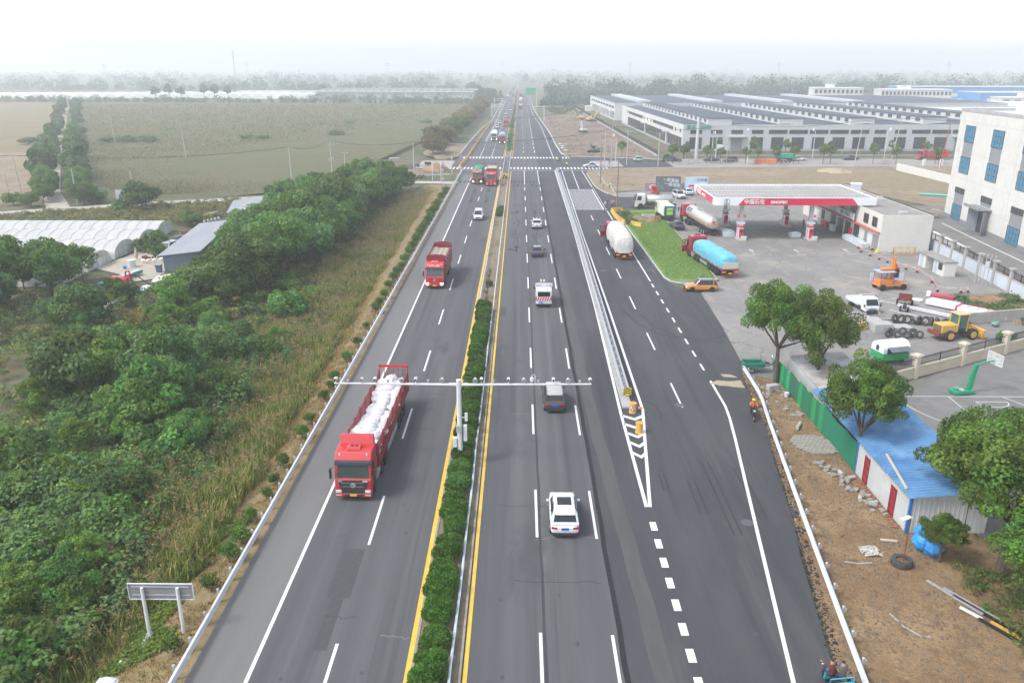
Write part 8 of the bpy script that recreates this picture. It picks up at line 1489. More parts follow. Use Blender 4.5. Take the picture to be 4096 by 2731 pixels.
# traffic cones with tape
CN=[(55.6,129.2),(54.9,126.4),(55.2,123.6),(55.6,121.2),(56.0,119.2),(56.3,117.0),(56.8,114.8),(57.6,113.0),(56.9,107.2),(55.4,102.6),(58.2,102.0),(59.2,102.2),(58.8,127.6),(57.3,128.0)]
m=MB(); m.box(0,0,0,.42,.42,.04); m.cyl((0,0,.04),(0,0,.28),.16,12,.115); cb0=m.mesh('cone_base'); cb0.materials.append(mBLACK); m=MB(); m.cyl((0,0,.28),(0,0,.4),.115,12,.095); m.cyl((0,0,.52),(0,0,.72),.075,12,.035); cr0=m.mesh('cone_body'); cr0.materials.append(mCONE); m=MB(); m.cyl((0,0,.4),(0,0,.52),.096,12,.075); cw0=m.mesh('white_band'); cw0.materials.append(mWHITE)
for i,(x,y) in enumerate(CN):
    t=thing('traffic_cone','red and white cone with dark base in the yard line, %s from the shop'%ORD(i),'traffic cone',(x,y,-.01),.3*i,'cones roping off the yard'); put('base',cb0,None,t); put('body',cr0,None,t); put('band',cw0,None,t)
tp = MB(); tpts = [CN[12],CN[13],CN[0]] + CN[1:11] + CN[11:12]
for i in range(len(tpts)-1): a,b=tpts[i],tpts[i+1]; tp.tube([(a[0]+(b[0]-a[0])*k/6,a[1]+(b[1]-a[1])*k/6,.72-.25*(k/6)*(1-k/6)*4*.5)for k in range(7)],.03,4,False)
tag(tp.build('barrier_tape',M('red_white_tape',(.6,.06,.05),(.8,.8,.78),6.,.6,contrast=8)),'red and white tape strung along the yard cones','barrier tape')
m=MB(); m.hexa([(-.2,-.16,0),(.2,-.16,0),(-.2,.16,0),(.2,.16,0),(-.12,-.02,.65),(.12,-.02,.65),(-.12,.02,.65),(.12,.02,.65)]); tag(m.build('floor_sign',M('lemon_plastic',(.75,.62,.05),(.8,.68,.08),3,.5),None,(57.2,126.1,0)),'yellow folding floor sign by the shop corner','floor sign')
t = thing('road_barrier','yellow and black lattice barrier against the shop end wall','barrier',(60.9,124.6,0)); 
for (a,b)in (((-1.7,0,.1),(1.7,0,.1)),((-1.7,0,1.15),(1.7,0,1.15)),((-1.7,0,.1),(-1.7,0,1.15)),((1.7,0,.1),(1.7,0,1.15))): m=MB(); m.tube([a,b],.07,4); m.build('frame_bar',MATS['black_yellow_tube']if a[2]!= b[2]else mYEL,t)
for k in range(6): m=MB(); m.tube([(-1.7+k*.567,0,.1 if k%2 else 1.15),(-1.7+(k+1)*.567,0,1.15 if k%2 else .1)],.05,4); m.build('brace',mYEL,t)
# drilling rig
t=thing('drill_rig','orange drilling rig with upright mast and blue banner','drill rig',(49.6,104.0,0),R(-80)); m=MB(); m.b2(-.8,.8,-2.0,2.2,.55,.8); m.build('chassis',mORANGE,t); 
for (x,y) in ((-.85,-1.5),(.85,-1.5),(-.85,1.5),(.85,1.5)): wheel(t,x,y,.42,.28,1 if x > 0 else -1,mRIMD)
for x in (-.16,.16): m = MB(); m.b2(x - .09,x + .09,.1,.35,.8,4.3); m.build('mast',mORANGE,t)
m=MB(); m.b2(-.25,.25,-1.6,.1,2.6,2.85); m.build('boom',mORANGE,t); m=MB(); m.box(.1,.55,1.6,.7,.6,1.1); m.build('drill_head',mBLACK,t); m=MB(); m.box(.1,.6,2.5,.5,.5,.5); m.build('motor',mRED,t,bev=.04); m=MB(); m.b2(-.8,.8,-1.9,-.2,.8,1.4); m.build('engine',mORANGE,t,bev=.05)
for (x,y)in ((-.8,-1.9),(.8,-1.9),(-.8,.0),(.8,.0)): m=MB(); m.cyl((x,y,.8),(x,y,2.45),.04,6); m.build('canopy_post',MATS['blue_trim'],t)
m = MB(); m.b2(-1.0,1.0,-2.1,.1,2.45,2.52); m.build('canopy',M('faded_blue_roof',(.35,.42,.5),(.45,.52,.6),1,.6),t)
m=MB(); m.hexa([(-1.2,-2.2,.9),(-1.15,-2.2,.9),(-1.0,2.6,.7),(-.95,2.6,.7),(-1.2,-2.2,2.0),(-1.15,-2.2,2.0),(-1.0,2.6,1.9),(-.95,2.6,1.9)]); bn=m.build('banner',M('white_banner',(.62,.68,.74),(.7,.75,.8),1,.7),t); m=MB(); m.hexa([(-1.23,-2.2,.85),(-1.2,-2.2,.85),(-1.03,2.6,.6),(-1.0,2.6,.6),(-1.23,-2.2,1.2),(-1.2,-2.2,1.2),(-1.03,2.6,1.0),(-1.0,2.6,1.0)]); m.build('banner_print',M('banner_blue',(.04,.3,.52),(.06,.36,.6),2,.6),bn)
def walktractor(label,x,y,rz,trailer=True,z=0,tray=mRUST):
    t=thing('walking_tractor',label,'tractor',(x,y,z),rz); m=MB(); m.box(0,.3,.45,.42,.9,.4); m.build('engine',mBUMP,t,bev=.05); m=MB(); m.tube([(-.12,-.1,.7),(-.3,-.9,1.0),(-.38,-1.3,1.02)],.025,6); m.tube([(.12,-.1,.7),(.3,-.9,1.0),(.38,-1.3,1.02)],.025,6); m.build('handle',mGALV,t)
    for s in (-1,1): wheel(t,s * .42,.25,.34,.2,s,mRIMD)
    m = MB(); m.b2(-.1,.1,-1.9,0,.45,.55); m.build('drawbar',mFRAMEB,t)
    if trailer:
        m=MB(); m.b2(-.75,.75,-3.6,-1.8,.75,.82); m.b2(-.75,-.7,-3.6,-1.8,.82,1.35); m.b2(.7,.75,-3.6,-1.8,.82,1.35); m.b2(-.75,.75,-1.85,-1.8,.82,1.5); m.b2(-.75,.75,-3.6,-3.55,.82,1.3); m.build('trailer',tray,t)
        for s in (-1,1): wheel(t,s * .82,-2.8,.4,.22,s,mRIMD)
    return t
walktractor('walking tractor with maroon tipping trailer behind the white truck',46.9,93.6,PI-R(25)); walktractor('walking tractor with dark trailer stopped on the left side street',-30.2,241.3,R(90),True,.03,mFRAMEB); walktractor('brown farm cart with walking tractor on the farm track',-58.2,143.5,R(-60),True,-1.38,M('cart_wood',(.22,.13,.10),(.3,.19,.15),3,.85))
# wheel loader
t=thing('wheel_loader','yellow wheel loader with tan cab roof and lowered bucket','wheel loader',(47.4,83.4,0),R(-78)); m=MB(); m.b2(-.75,.75,-1.9,.1,.85,1.75); h_=m.build('engine_hood',mLYEL,t,bev=.08); m=MB()
for k in range(5): m.b2(-.6,.6,-1.93,-1.9,.95 + k * .15,1.03 + k * .15)
m.build('radiator_slat',mBUMP,h_); m=MB(); m.b2(-.95,.95,-2.35,-1.9,.55,.95); m.build('counterweight',mRUST,t,bev=.05); m=MB(); m.b2(-.62,.62,.1,1.25,1.2,2.75); m.build('cab_glass',M('greenish_glass',(.05,.12,.10),(.08,.17,.14),1,.1,spec=.6),t); m=MB(); m.b2(-.72,.72,-.02,1.38,2.75,2.88); m.build('cab_roof',M('sun_faded_tan',(.58,.42,.26),(.64,.48,.31),1,.7),t,bev=.03)
for (x,y) in ((-.62,.1),(.62,.1),(-.62,1.25),(.62,1.25)): m = MB(); m.box(x,y,.9,.1,.1,1.87); m.build('cab_post',mLYEL,t)
m = MB(); m.b2(-.5,.5,-1.0,2.4,.55,.85); m.build('frame',mFRAMEB,t)
for s in (-1,1): m = MB(); m.tube([(s * .45,1.5,1.6),(s * .45,2.4,1.2),(s * .45,3.3,.5)],[.13,.14,.1],4); m.build('lift_arm',mLYEL,t)
m=MB(); m.prism([(3.0,.08),(3.9,.05),(3.6,.15),(3.25,.35),(3.2,.75),(3.4,1.0),(3.05,.95),(2.95,.5)],-1.1,1.1,'x'); m.build('bucket',M('bucket_yellow',(.6,.32,.06),(.66,.38,.1),2,.6),t)
for (x,y) in ((-.85,-.9),(.85,-.9),(-.85,1.9),(.85,1.9)): wheel(t,x,y,.58,.42,1 if x > 0 else -1,mLYEL)
# old tyres
m = MB(); n = 18
for i in range(n):
    a0,a1 = 2 * PI * i / n,2 * PI * (i + 1) / n; pr_ = [(.28,-.13),(.46,-.15),(.52,-.08),(.52,.08),(.46,.15),(.28,.13)]
    for j in range(6): (r0,z0),(r1,z1)=pr_[j],pr_[(j+1)%6]; m.quad((r0*math.cos(a0),z0,r0*math.sin(a0)),(r0*math.cos(a1),z0,r0*math.sin(a1)),(r1*math.cos(a1),z1,r1*math.sin(a1)),(r1*math.cos(a0),z1,r1*math.sin(a0)))
ty = m.mesh('tyre'); ty.materials.append(M('dusty_tyre',(.045,.043,.041),(.085,.08,.074),3,.9)); rt_ = random.Random(9)
rowA=[(43.7+k*.62,88.9-k*.18)for k in range(8)]+[(48.7,87.2),(49.4,87.0),(50.0,86.6),(49.0,86.2),(50.6,86.2)]; rowB=[(40.6,83.6),(41.5,83.3),(42.4,83.2),(43.2,83.5),(43.6,84.2),(41.2,84.4),(42.6,84.5),(43.9,83.3)]
for g_,row,lb in (('leaning',rowA,'old lorry tyre %s from the left in the row behind the loader'),('heap',rowB,'old car tyre %s in the heap beside the concrete blocks')):
    for i,(x,y)in enumerate(row): o=put('tyre',ty,None,None,(x,y,.50 if g_=='leaning' else .42),rt_.uniform(-.9,.9)+(.6 if g_=='leaning' else 0)); o.rotation_euler=(R(rt_.uniform(-38,4)),0,o.rotation_euler.z); s=1.05 if g_=='leaning' else .82; o.scale=(s,)*3; tag(o,lb%ORD(i),'tyre','old tyres in the yard, '+g_)
for i in range(4):
    o=put('tyre',ty,None,None,(48.2+i*.9,85.8+.5*(i%2),.16)); o.rotation_euler=(R(90),0,i); tag(o,'old tyre lying flat behind the loader cab, %s from the left'%ORD(i),'tyre','old tyres lying flat')
# concrete block stacks, one block a thing
bm_ = MB(); bm_.b2(-.5,.5,-.25,.25,0,.24); bme = bm_.mesh('concrete_block'); bme.materials.append(mCBLK); q = 0
for (x0,y0,nx_,ny_,nz_) in ((40.0,86.9,2,4,3),(40.2,85.2,2,3,4),(42.6,85.6,2,3,2)):
    for i in range(nx_):
        for j in range(ny_):
            for k in range(nz_): o=put('concrete_block',bme,None,None,(x0+i*1.04,y0+j*.53,k*.25),rt_.uniform(-.02,.02)); tag(o,'grey concrete block in the stacks before the white light truck','block','concrete block stacks'); q+=1
m=MB(); m.b2(-.35,.35,-.25,.25,0,.9); tag(m.build('yellow_drum',mYEL,None,(38.8,86.2,0),.4,bev=.08),'yellow plastic box beside the concrete blocks','box')
# fallen totem sign, pipes, panels
t=thing('totem_sign','fallen white and red station totem lying in the yard','sign',(51.3,96.8,0),R(-138)); m=MB(); m.b2(-.9,.9,0,3.6,.1,.75); m.build('head',mWF,t,bev=.15); m=MB(); m.b2(-.9,.9,3.75,9.2,.1,.6); b=m.build('panel',mWF,t,bev=.1); m=MB(); [m.b2(-.55,.55,4.6+k*1.1,4.85+k*1.1,.605,.615)for k in range(4)]; m.build('price_strip',mGREYP,b); m=MB(); m.b2(-.92,.92,3.6,3.75,.1,.72); m.b2(-.93,-.9,3.75,9.2,.1,.62); m.build('red_trim',mREDF,t)
t=thing('sign_piece','red and white sign piece lying behind the fallen totem','sign',(54.6,99.6,0),R(-30)); m=MB(); m.prism([(-1.4,-.6),(1.2,-.6),(1.5,-.1),(1.2,.6),(-1.4,.6)],.05,.35); m.build('face',M('dull_red',(.42,.04,.07),(.48,.06,.09),2,.5),t); m=MB(); m.b2(-1.9,-1.4,-.6,.6,.05,.6); m.build('end',mWF,t,bev=.08)
m=MB(); m.b2(-.9,.9,-.5,.5,.05,.2); tag(m.build('sign_piece',mWF,None,(50.4,98.4,0),R(-25),bev=.03),'small white panel lying by the steel pipes','panel')
for i in range(8):
    o_=MB(); o_.cyl((0,0,0),(0,6.2,0),.11,10); tag(o_.build('steel_pipe',mGALV,None,(46.9+(i%5)*.27,95.4-(i%5)*.1,.12+(i // 5)*.2),R(-138)),'grey steel pipe %s in the bundle beside the totem'%ORD(i),'pipe','steel pipes in the yard')
for i,(x,y,l,a)in enumerate(((45.6,98.0,4,-132),(45.2,93.8,5,-138),(47.8,99.2,3.4,-120))): o_=MB(); o_.b2(-.1,.1,0,l,0,.12); tag(o_.build('beam',mKERB,None,(x,y,0),R(a)),'long pale beam lying near the pipes, %s'%('farthest from the camera','nearest the camera','beside the red trailer')[i],'beam')
m=MB(); m.b2(0,9,-.15,.15,0,1.35); tag(m.build('low_wall',MG('patchy_render',[(.42,.41,.38),((.34,.32,.29),.8,.4,.6)],bump=.2),None,(50.9,88.1,0),R(14)),'short rough concrete wall right of the tyre row','wall')
m=MB(); [m.b2(-.5,.5,k*.2-.6,k*.2-.5,0,.03)for k in range(6)]; [m.b2(x-.04,x+.04,-.62,.52,.03,.1)for x in (-.45,0,.45)]; o=m.build('pallet',mTIMB,None,(57.4,88.2,.1)); o.rotation_euler=(R(70),0,.2); tag(o,'wooden pallet leaning on the rough wall','pallet')
m=MB(); m.ball((54.6,87.6,.3),.4,10,6,1.2,.9,.8,.15,rt_); tag(m.build('rubbish_bag',M('teal_bag',(.04,.25,.22),(.3,.35,.3),4,.6)),'teal and white rubbish sacks at the wall foot','rubbish')
# food cart
t=thing('food_cart','green and white round-roofed food cart behind the railings','food cart',(35.9,75.6,0),R(-76)); m=MB(); m.prism([(-.95,.45),(.95,.45),(.95,1.2),(-.95,1.2)],0,3.0,'y'); m.build('lower_body',M('cart_green',(.02,.32,.10),(.03,.38,.13),2,.5),t); m=MB(); m.prism([(-.95,1.2),(.95,1.2),(.95,1.55)]+[(.95*math.cos(a),1.55+.75*math.sin(a))for a in np.linspace(.1,PI-.1,12)]+[(-.95,1.55)],-.02,3.02,'y'); m.build('roof',mWF,t,smooth=False); m=MB(); m.prism([(-.2,1.35),(.2,1.35),(.2,1.75),(.1,1.9),(-.1,1.9),(-.2,1.75)],-.05,-.021,'y'); m.build('end_window',mGLASS,t); m=MB(); m.b2(.951,.965,.4,2.8,1.15,1.75); m.build('serving_hatch',mGLASS,t); m=MB(); m.hexa([(.95,.4,1.8),(1.7,.4,1.55),(.95,2.8,1.8),(1.7,2.8,1.55),(.95,.4,1.84),(1.7,.4,1.59),(.95,2.8,1.84),(1.7,2.8,1.59)]); m.build('flap',M('smoked_panel',(.10,.11,.12),(.2,.21,.22),1,.3),t)
for (x,y) in ((-.8,.6),(.8,.6),(-.8,2.4),(.8,2.4)): wheel(t,x,y,.25,.14,1 if x > 0 else -1,mRIMD)
m=MB(); [m.ball((34.2+k*.5,74.6+(k%2)*.6,.25),.5,9,6,1.2,1,.6,.25,rt_)for k in range(4)]; tag(m.build('tarpaulin_heap',M('dark_tarp',(.06,.08,.10),(.12,.14,.16),2,.6)),'dark tarpaulin heap behind the second tree','tarpaulin')
# basketball hoop and court lines
t=thing('basketball_hoop','green basketball stand with clear backboard on the grey court','basketball hoop',(41.2,67.8,0),R(-78)); mBG=M('court_green',(.015,.26,.13),(.02,.32,.16),2,.5)
m=MB(); m.b2(-.5,.5,-1.9,.1,.05,.35); m.build('base',mBG,t,bev=.03); m=MB(); m.hexa([(-.16,-.35,.35),(.16,-.35,.35),(-.16,.05,.35),(.16,.05,.35),(-.13,.0,2.75),(.13,.0,2.75),(-.13,.3,2.75),(.13,.3,2.75)]); m.build('post',mBG,t); m=MB(); m.tube([(0,.1,2.55),(0,1.0,2.85),(0,1.9,2.95)],[.13,.1,.09],6); m.build('arm',mBG,t)
for s in (-1,1): m = MB(); m.tube([(s * .12,-1.75,.35),(s * .1,.0,2.3)],.035,6); m.build('stay',mBG,t)
m=MB(); fr=[((-.9,2.6),(.9,2.6)),((-.9,3.65),(.9,3.65)),((-.9,2.6),(-.9,3.65)),((.9,2.6),(.9,3.65)),((-.3,2.75),(.3,2.75)),((-.3,3.2),(.3,3.2)),((-.3,2.75),(-.3,3.2)),((.3,2.75),(.3,3.2))]; [m.tube([(a[0],2.0,a[1]),(b[0],2.0,b[1])],.03,5)for a,b in fr]; bb=m.build('backboard',mWHITE,t); m=MB(); m.tube([(.23*math.cos(a),2.3+.23*math.sin(a),2.78)for a in np.linspace(0,2*PI,15)],.015,5); m.build('rim',mORANGE,bb)
gm2,gn,gb=nodes('clear_acrylic'); gb.inputs['Base Color'].default_value=(.85,.88,.88,1); gb.inputs['Alpha'].default_value=.28; gb.inputs['Roughness'].default_value=.1
m=MB(); m.b2(-.9,.9,1.99,2.01,2.6,3.65); m.build('clear_panel',gm2,bb); m=MB(); [m.ball((x,-1.2+x*.3,.45),.22,8,5,1.3,1,.6)for x in (-.2,.25)]; m.build('ballast_sack',mCBLK,t)
m=MB(); m.strip([(33.6,66.9),(60,66.9)],.09,-.028); m.strip([(33.8,66.9)]+[(34.0+(1-math.cos(a))*3.2,66.9-6.2*math.sin(a))for a in np.linspace(.2,PI/2,10)],.08,-.027); m.strip([(38.8,66.9),(38.6,61.2),(60,61.0)],.08,-.026); m.strip([(43.6,66.9),(46.4,61.1)],.08,-.025); m.strip([(40.6,65.7),(43.4,65.7)],.08,-.026); m.strip([(40.6,65.7)]+[(42+1.4*math.cos(a),65.7-1.2*math.sin(a))for a in np.linspace(PI,0,10)],.07,-.024); m.strip([(36,60.7),(60,60.2)],.08,-.0235); struct('court_lines',m,mWPAINT)
# earth bank rubble: pavers, pipes, cloth, tubs
rp_=random.Random(6); pb=MB(); pb.b2(-.16,.16,-.11,.11,0,.12); pme=pb.mesh('paving_block'); pme.materials.append(M('pale_paver',(.27,.25,.215),(.36,.335,.29),3,.9))
k = 0
for i in range(9):
    for j in range(13):
        x = 21.9 + i * .36 + (j % 2) * .16 - j * .03; y = 55.4 + j * .25; d_ = ((i - 4) / 4.6) ** 2 + ((j - 6) / 7.) ** 2
        if d_<1.05: o=put('paving_block',pme,None,None,(x,y,-.02+rp_.uniform(-.015,.015)),rp_.uniform(-.12,.12)); tag(o,'pale paving block in the loose patch on the earth bank','paving block','patch of loose paving blocks'); k+=1
for i in range(46):
    t_=i/45; o=put('paving_block',pme,None,None,(22.6+t_*1.6+rp_.uniform(-.45,.45),54.2-t_*7.4+rp_.uniform(-.35,.35),-.03+rp_.uniform(0,.12)),rp_.uniform(0,3)); tag(o,'pale paving block tumbled in the heap along the green fence','paving block','tumbled paving blocks')
for i in range(26): o=put('paving_block',pme,None,None,(22.3+rp_.uniform(0,2.6),62.5+rp_.uniform(0,7.5),-.03),rp_.uniform(0,3)); s=rp_.uniform(.7,1.8); o.scale=(s,s,.7); tag(o,'flat slab scattered between the rail end and the green fence','slab','scattered slabs')
for i,(x,y,l,a)in enumerate(((23.1,60.2,1.3,60),(23.5,52.1,.5,100),(24.1,47.9,.55,20),(23.4,48.4,.5,70),(24.0,51.4,.5,20))): m=MB(); m.cyl((-l/2,0,.14),(l/2,0,.14),.14,12); tag(m.build('concrete_pipe',mCBLK,None,(x,y,0),R(a)),'short concrete pipe on the earth bank, %s from the far end'%ORD(i),'pipe','short concrete pipes')
t=thing('plastic_tub','white plastic tub standing by the green fence','tub',(24.1,66.6,0)); m=MB(); m.cyl((0,0,0),(0,0,.42),.18,14,.22); m.build('tub',mWHITE,t); m=MB(); m.tube([(.21,0,.4),(0,.02,.1),(-.21,0,.4)],.008,4); m.build('handle',mGALV,t)
m=MB(); m.b2(-.55,.55,-.3,.3,0,.55); tag(m.build('stone_block',mCBLK,None,(23.3,68.2,0),.3,bev=.05),'squared stone block near the green tricycle','block')
soilL = MG('clod_soil',[(.17,.125,.082),((.225,.175,.12),1.5,.42,.62),((.12,.088,.06),5,.5,.7)],bump=1,bd=.1)
def clods(name,label,inside,box,n,s0,s1,seed,mat=soilL,zoff=-.05):
    rng=np.random.default_rng(seed); c=patch(rng,n,inside,*box); V=[]; F=[]; ico=np.array([(0,0,.7),(.9,0,.1),(.28,.85,.1),(-.72,.52,.12),(-.72,-.52,.1),(.28,-.85,.1),(0,0,-.3)]); fs=[(0,1,2),(0,2,3),(0,3,4),(0,4,5),(0,5,1),(6,2,1),(6,3,2),(6,4,3),(6,5,4),(6,1,5)]
    for i in range(n): s=rng.uniform(s0,s1)*(1+(rng.random()<.06)*1.2); a=rng.uniform(0,6.28); q=ico*s*rng.uniform(.7,1.3,ico.shape); V+=[(c[i,0]+x*math.cos(a)-y*math.sin(a),c[i,1]+x*math.sin(a)+y*math.cos(a),zoff+z)for x,y,z in q]; F+=[tuple(v+i*7 for v in f)for f in fs]
    me = bpy.data.meshes.new(name); me.from_pydata(V,[],F); tag(put(name,me,mat),label,'earth',kind='stuff')
bankx = lambda y: np.interp(y,ry,rx)
clods('soil_clods','crumbled brown soil clods covering the earth bank',lambda q: (q[:,0]>bankx(q[:,1])-.35)& (q[:,0]<25.0)& (noise2(q,1.1,4)>-.55),(15,25.2,29,72),9000,.03,.10,51); clods('asphalt_crumbs','dark crumbled asphalt edge beside the new road',lambda q: np.abs(q[:,0]-(np.interp(q[:,1],[33.2,47.7,60,68.75],[15.77,18.27,20.3,21.1])+.25))<.35,(15,22,30,70),2200,.03,.08,52,mDARK)
clods('site_clods','broken brown earth over the construction ground',lambda q: noise2(q,.25,2)>-.3,(15.5,43,275,500),5000,.12,.5,53,MATS['dug_earth']); clods('lot_clods','loose earth scattered over the dirt lot',lambda q: noise2(q,.3,6)>-.1,(24,120,197,240),2600,.06,.22,54,mSOIL2)
t=thing('planter_tyre','big tyre used as a planter with a rusty lamp pole','planter',(22.9,41.0,0)); o=put('tyre',ty,None,t,(0,0,.16)); o.rotation_euler=(R(90),0,0); o.scale=(1.2,1.5,1.2); m=MB(); m.cyl((0,0,0),(0,0,.22),.4,12); m.build('soil',mSOIL,t); m=MB(); m.cyl((.1,0,.1),(.12,.1,3.1),.035,6); m.build('lamp_pole',mRUST,t); m=MB(); m.box(-.15,.1,3.05,.8,.3,.05,.5); m.build('lamp',mWHITE,t)
m=MB(); [m.ball((24.9+x,42.6+y,z),r,12,8,1.0,1.1,.9,.12,rp_)for x,y,z,r in ((0,0,.5,.62),(.35,-.5,.45,.6),(.1,.35,.95,.5),(.5,.1,.6,.62))]; tag(m.build('tarpaulin_heap',M('bright_blue_tarp',(.02,.24,.62),(.04,.32,.75),2,.45)),'crumpled bright blue tarpaulin under the small tree','tarpaulin')
for i,(pts,w)in enumerate((([(19.6,41.2),(20.3,41.0),(21.2,41.1)],.12),([(20.2,36.4),(20.5,35.3),(21.0,34.6),(21.5,34.5)],.1))): m=MB(); m.strip(pts,w,-.0); m.strip(pts,w*.6,.03); tag(m.build('cloth_strip',M('grey_cloth',(.38,.38,.36),(.48,.48,.46),4,.8)),('grey cloth strip near the guard rail','long pale cloth strip on the open earth')[i],'cloth')
m=MB(); [m.tube([(21.6+rp_.uniform(-.6,.6),42.2+rp_.uniform(-.5,.5),.02+rp_.uniform(0,.15))for _ in range(4)],.03,4)for _ in range(16)]; tag(m.build('string_tangle',M('white_string',(.55,.53,.48),(.66,.64,.6),4,.8)),'tangle of whitish plastic string on the earth','rubbish')
for i,(x,y,l,a,mt)in enumerate(((23.2,43.4,1.0,80,'pale_timber'),(24.4,37.8,3.4,28,'galvanised_steel'),(25.0,37.2,3.2,30,'galvanised_steel'),(25.4,36.2,4.0,30,'black_plastic'),(25.9,34.0,4.5,30,'black_plastic'),(25.7,35.0,1.6,32,'yellow_plastic'),(24.6,36.4,1.2,35,'white_paint'))): m=MB(); m.b2(-.08,.08,-l/2,l/2,.02,.12); tag(m.build('plank',MATS[mt],None,(x,y,0),R(a)),('pale plank before the white hut end','first grey metal strip under the trees','second grey metal strip under the trees','long dark bar under the trees','long dark bar near the bottom corner','yellow bar under the lower right trees','short white bar beside the dark bars')[i],'plank')
# bricks at the hut foot
bk=MB(); bk.b2(-.12,.12,-.055,.055,0,.06); bke=bk.mesh('brick'); bke.materials.append(M('red_brick',(.30,.12,.08),(.38,.17,.11),4,.9))
for i in range(60): t_=i/59; o=put('brick',bke,None,None,(24.35+rp_.uniform(-.2,.15),51.2-t_*6.2,-.03+(i%3)*.03),rp_.uniform(-.6,.6)); tag(o,'loose red brick along the foot of the white hut','brick','loose bricks by the hut')
# ------------------------------------------------------------------ billboards and wall by the station
m=MB(); m.b2(0,22,-.12,.12,0,1.9); tag(m.build('low_wall',M('slate_wall',(.24,.26,.29),(.30,.32,.35),1,.8),None,(30,193.3,0),R(-1)),'slate grey wall behind the billboards','wall')
def billboard(x,y,w,h,label,mat,lines,tm):
    t = thing('billboard',label,'billboard',(x,y,0)); m = MB(); m.box(0,0,.5,w,.14,h); p_ = m.build('panel',mat,t)
    for s in (-1,1): m = MB(); m.box(s * (w / 2 + .05),0,0,.12,.2,h + .6); m.build('post',mGALV,t)
    for (s_,sz_,dx,z,rot)in lines: o=text(s_,'lettering',tm,p_,sz_,(dx,-.09,z),(R(90),0,0),.01,1,.015); o.rotation_euler=(R(90),R(rot),0)
    return p_
pb_=billboard(35.2,191.6,6.0,3.2,'dark billboard with slanted white lettering behind the parked cars',M('billboard_dark',(.10,.12,.13),(.16,.18,.18),.8,.5),[('一箱爱跑',.95,.6,2.7,8),('一路领跑',.95,1.0,1.7,8)],mWHITE); m=MB(); m.prism([(-2.9,.6),(-.6,.6),(-2.2,2.2),(-2.9,2.5)],-.085,-.072,'y'); m.build('picture',M('teal_picture',(.06,.16,.18),(.2,.25,.22),1.5,.5),pb_)
pb_=billboard(42.0,191.9,5.4,3.0,'pale blue billboard with red cars printed on it',M('billboard_pale',(.45,.58,.68),(.6,.7,.76),.6,.5),[('一路畅通',.8,.9,2.75,0)],M('purple_letters',(.16,.14,.35),(.2,.18,.42),2,.5)); m=MB(); [m.box(x,-.08,1.2,1.3,.02,.45)for x in (-1.2,.9)]; m.build('picture',mREDF,pb_); m=MB(); m.box(0,-.078,.52,5.2,.014,.4); m.build('picture_base',MATS['banner_blue'],pb_)
t=thing('hexagon_sign','red and white chevron plate standing by the slate wall','sign',(31.4,192.4,0)); m=MB(); m.prism([(-.9,1.1),(-.3,.4),(.9,.4),(.9,1.8),(-.3,1.8)],-.06,0,'y'); b=m.build('plate',mRED,t); m=MB(); m.prism([(-.7,1.1),(-.25,.55),(.75,.55),(.75,1.65),(-.25,1.65)],-.075,-.061,'y'); m.build('face',mWHITE,b)
t=thing('truck_frame','white stake frame of a lorry showing above the canopy roof','lorry',(52.5,176,0),R(70)); m=MB(); m.b2(-1.1,1.1,-3,3,.9,1.1); m.b2(-1.1,-1.05,-3,3,1.1,3.1); m.b2(1.05,1.1,-3,3,1.1,3.1); m.build('bed',mWHITE,t); [wheel(t,x,y,.45,.25,1 if x>0 else -1,mRIMD)for x in (-.9,.9)for y in (-2,2)]
# hole by the lawn: concrete box, spoil, hose, manhole
m=MB(); m.b2(-1.2,1.2,-.8,-.6,0,.7); m.b2(-1.2,1.2,.6,.8,0,.7); m.b2(-1.2,-1.,-.6,.6,0,.7); m.b2(1.,1.2,-.6,.6,0,.7); m.b2(-1,1,-.6,.6,.05,.1); tag(m.build('concrete_box',mCBLK,None,(25.2,156.5,.05)),'open concrete inspection box on the lawn edge','concrete box')
def heap(x,y,r,h,label,mat,seed,z=0,sy=1.):
    rr = random.Random(seed); m = MB(); n,k = 18,6
    for i in range(k + 1):
        for j in range(n): a=2*PI*j/n; q=r*(1-i/k)*(1+rr.uniform(-.18,.18)); m.v.append((q*math.cos(a),q*sy*math.sin(a),h*(1-(1-i/k)**1.6)*(1+rr.uniform(-.12,.12))-(.1 if i==0 else 0)))
    m.f=[(i*n+j,i*n+(j+1)%n,(i+1)*n+(j+1)%n,(i+1)*n+j)for i in range(k)for j in range(n)]; tag(m.build('soil_heap',mat,None,(x,y,z),smooth=True),label,'soil heap')
heap(25.6,152.6,1.5,.9,'brown spoil heap on the lawn beside the inspection box',mSOIL,1,.08); heap(23.2,154.8,2.2,.8,'low spoil heap with weeds inside the yellow barriers',mSOIL2,2,.06); heap(-24.4,233.5,4.5,2.2,'earth heap between the side lane and the left crossing',mSOIL,3,-.2); heap(-29,225,5.5,1.6,'long earth heap behind the orange tarpaulin',mSOIL2,4,-.3); heap(28,455,7,2.4,'large earth heap among the excavators',MATS['dug_earth'],5,0,.7); heap(34,428,6,1.5,'second earth heap on the construction ground',MATS['dug_earth'],6); heap(19,395,3.5,1.2,'small earth heap by the far right rail',mSOIL2,7); heap(32.5,350,5,.9,'low earth heap in the middle of the construction ground',MATS['dug_earth'],8); heap(-26,300,9,1.6,'bare earth ridge below the olive trees',mSOIL2,9,-.8,3.2); heap(90,232,5,.9,'sandy heap on the dirt lot',MATS['pale_sand'],10)
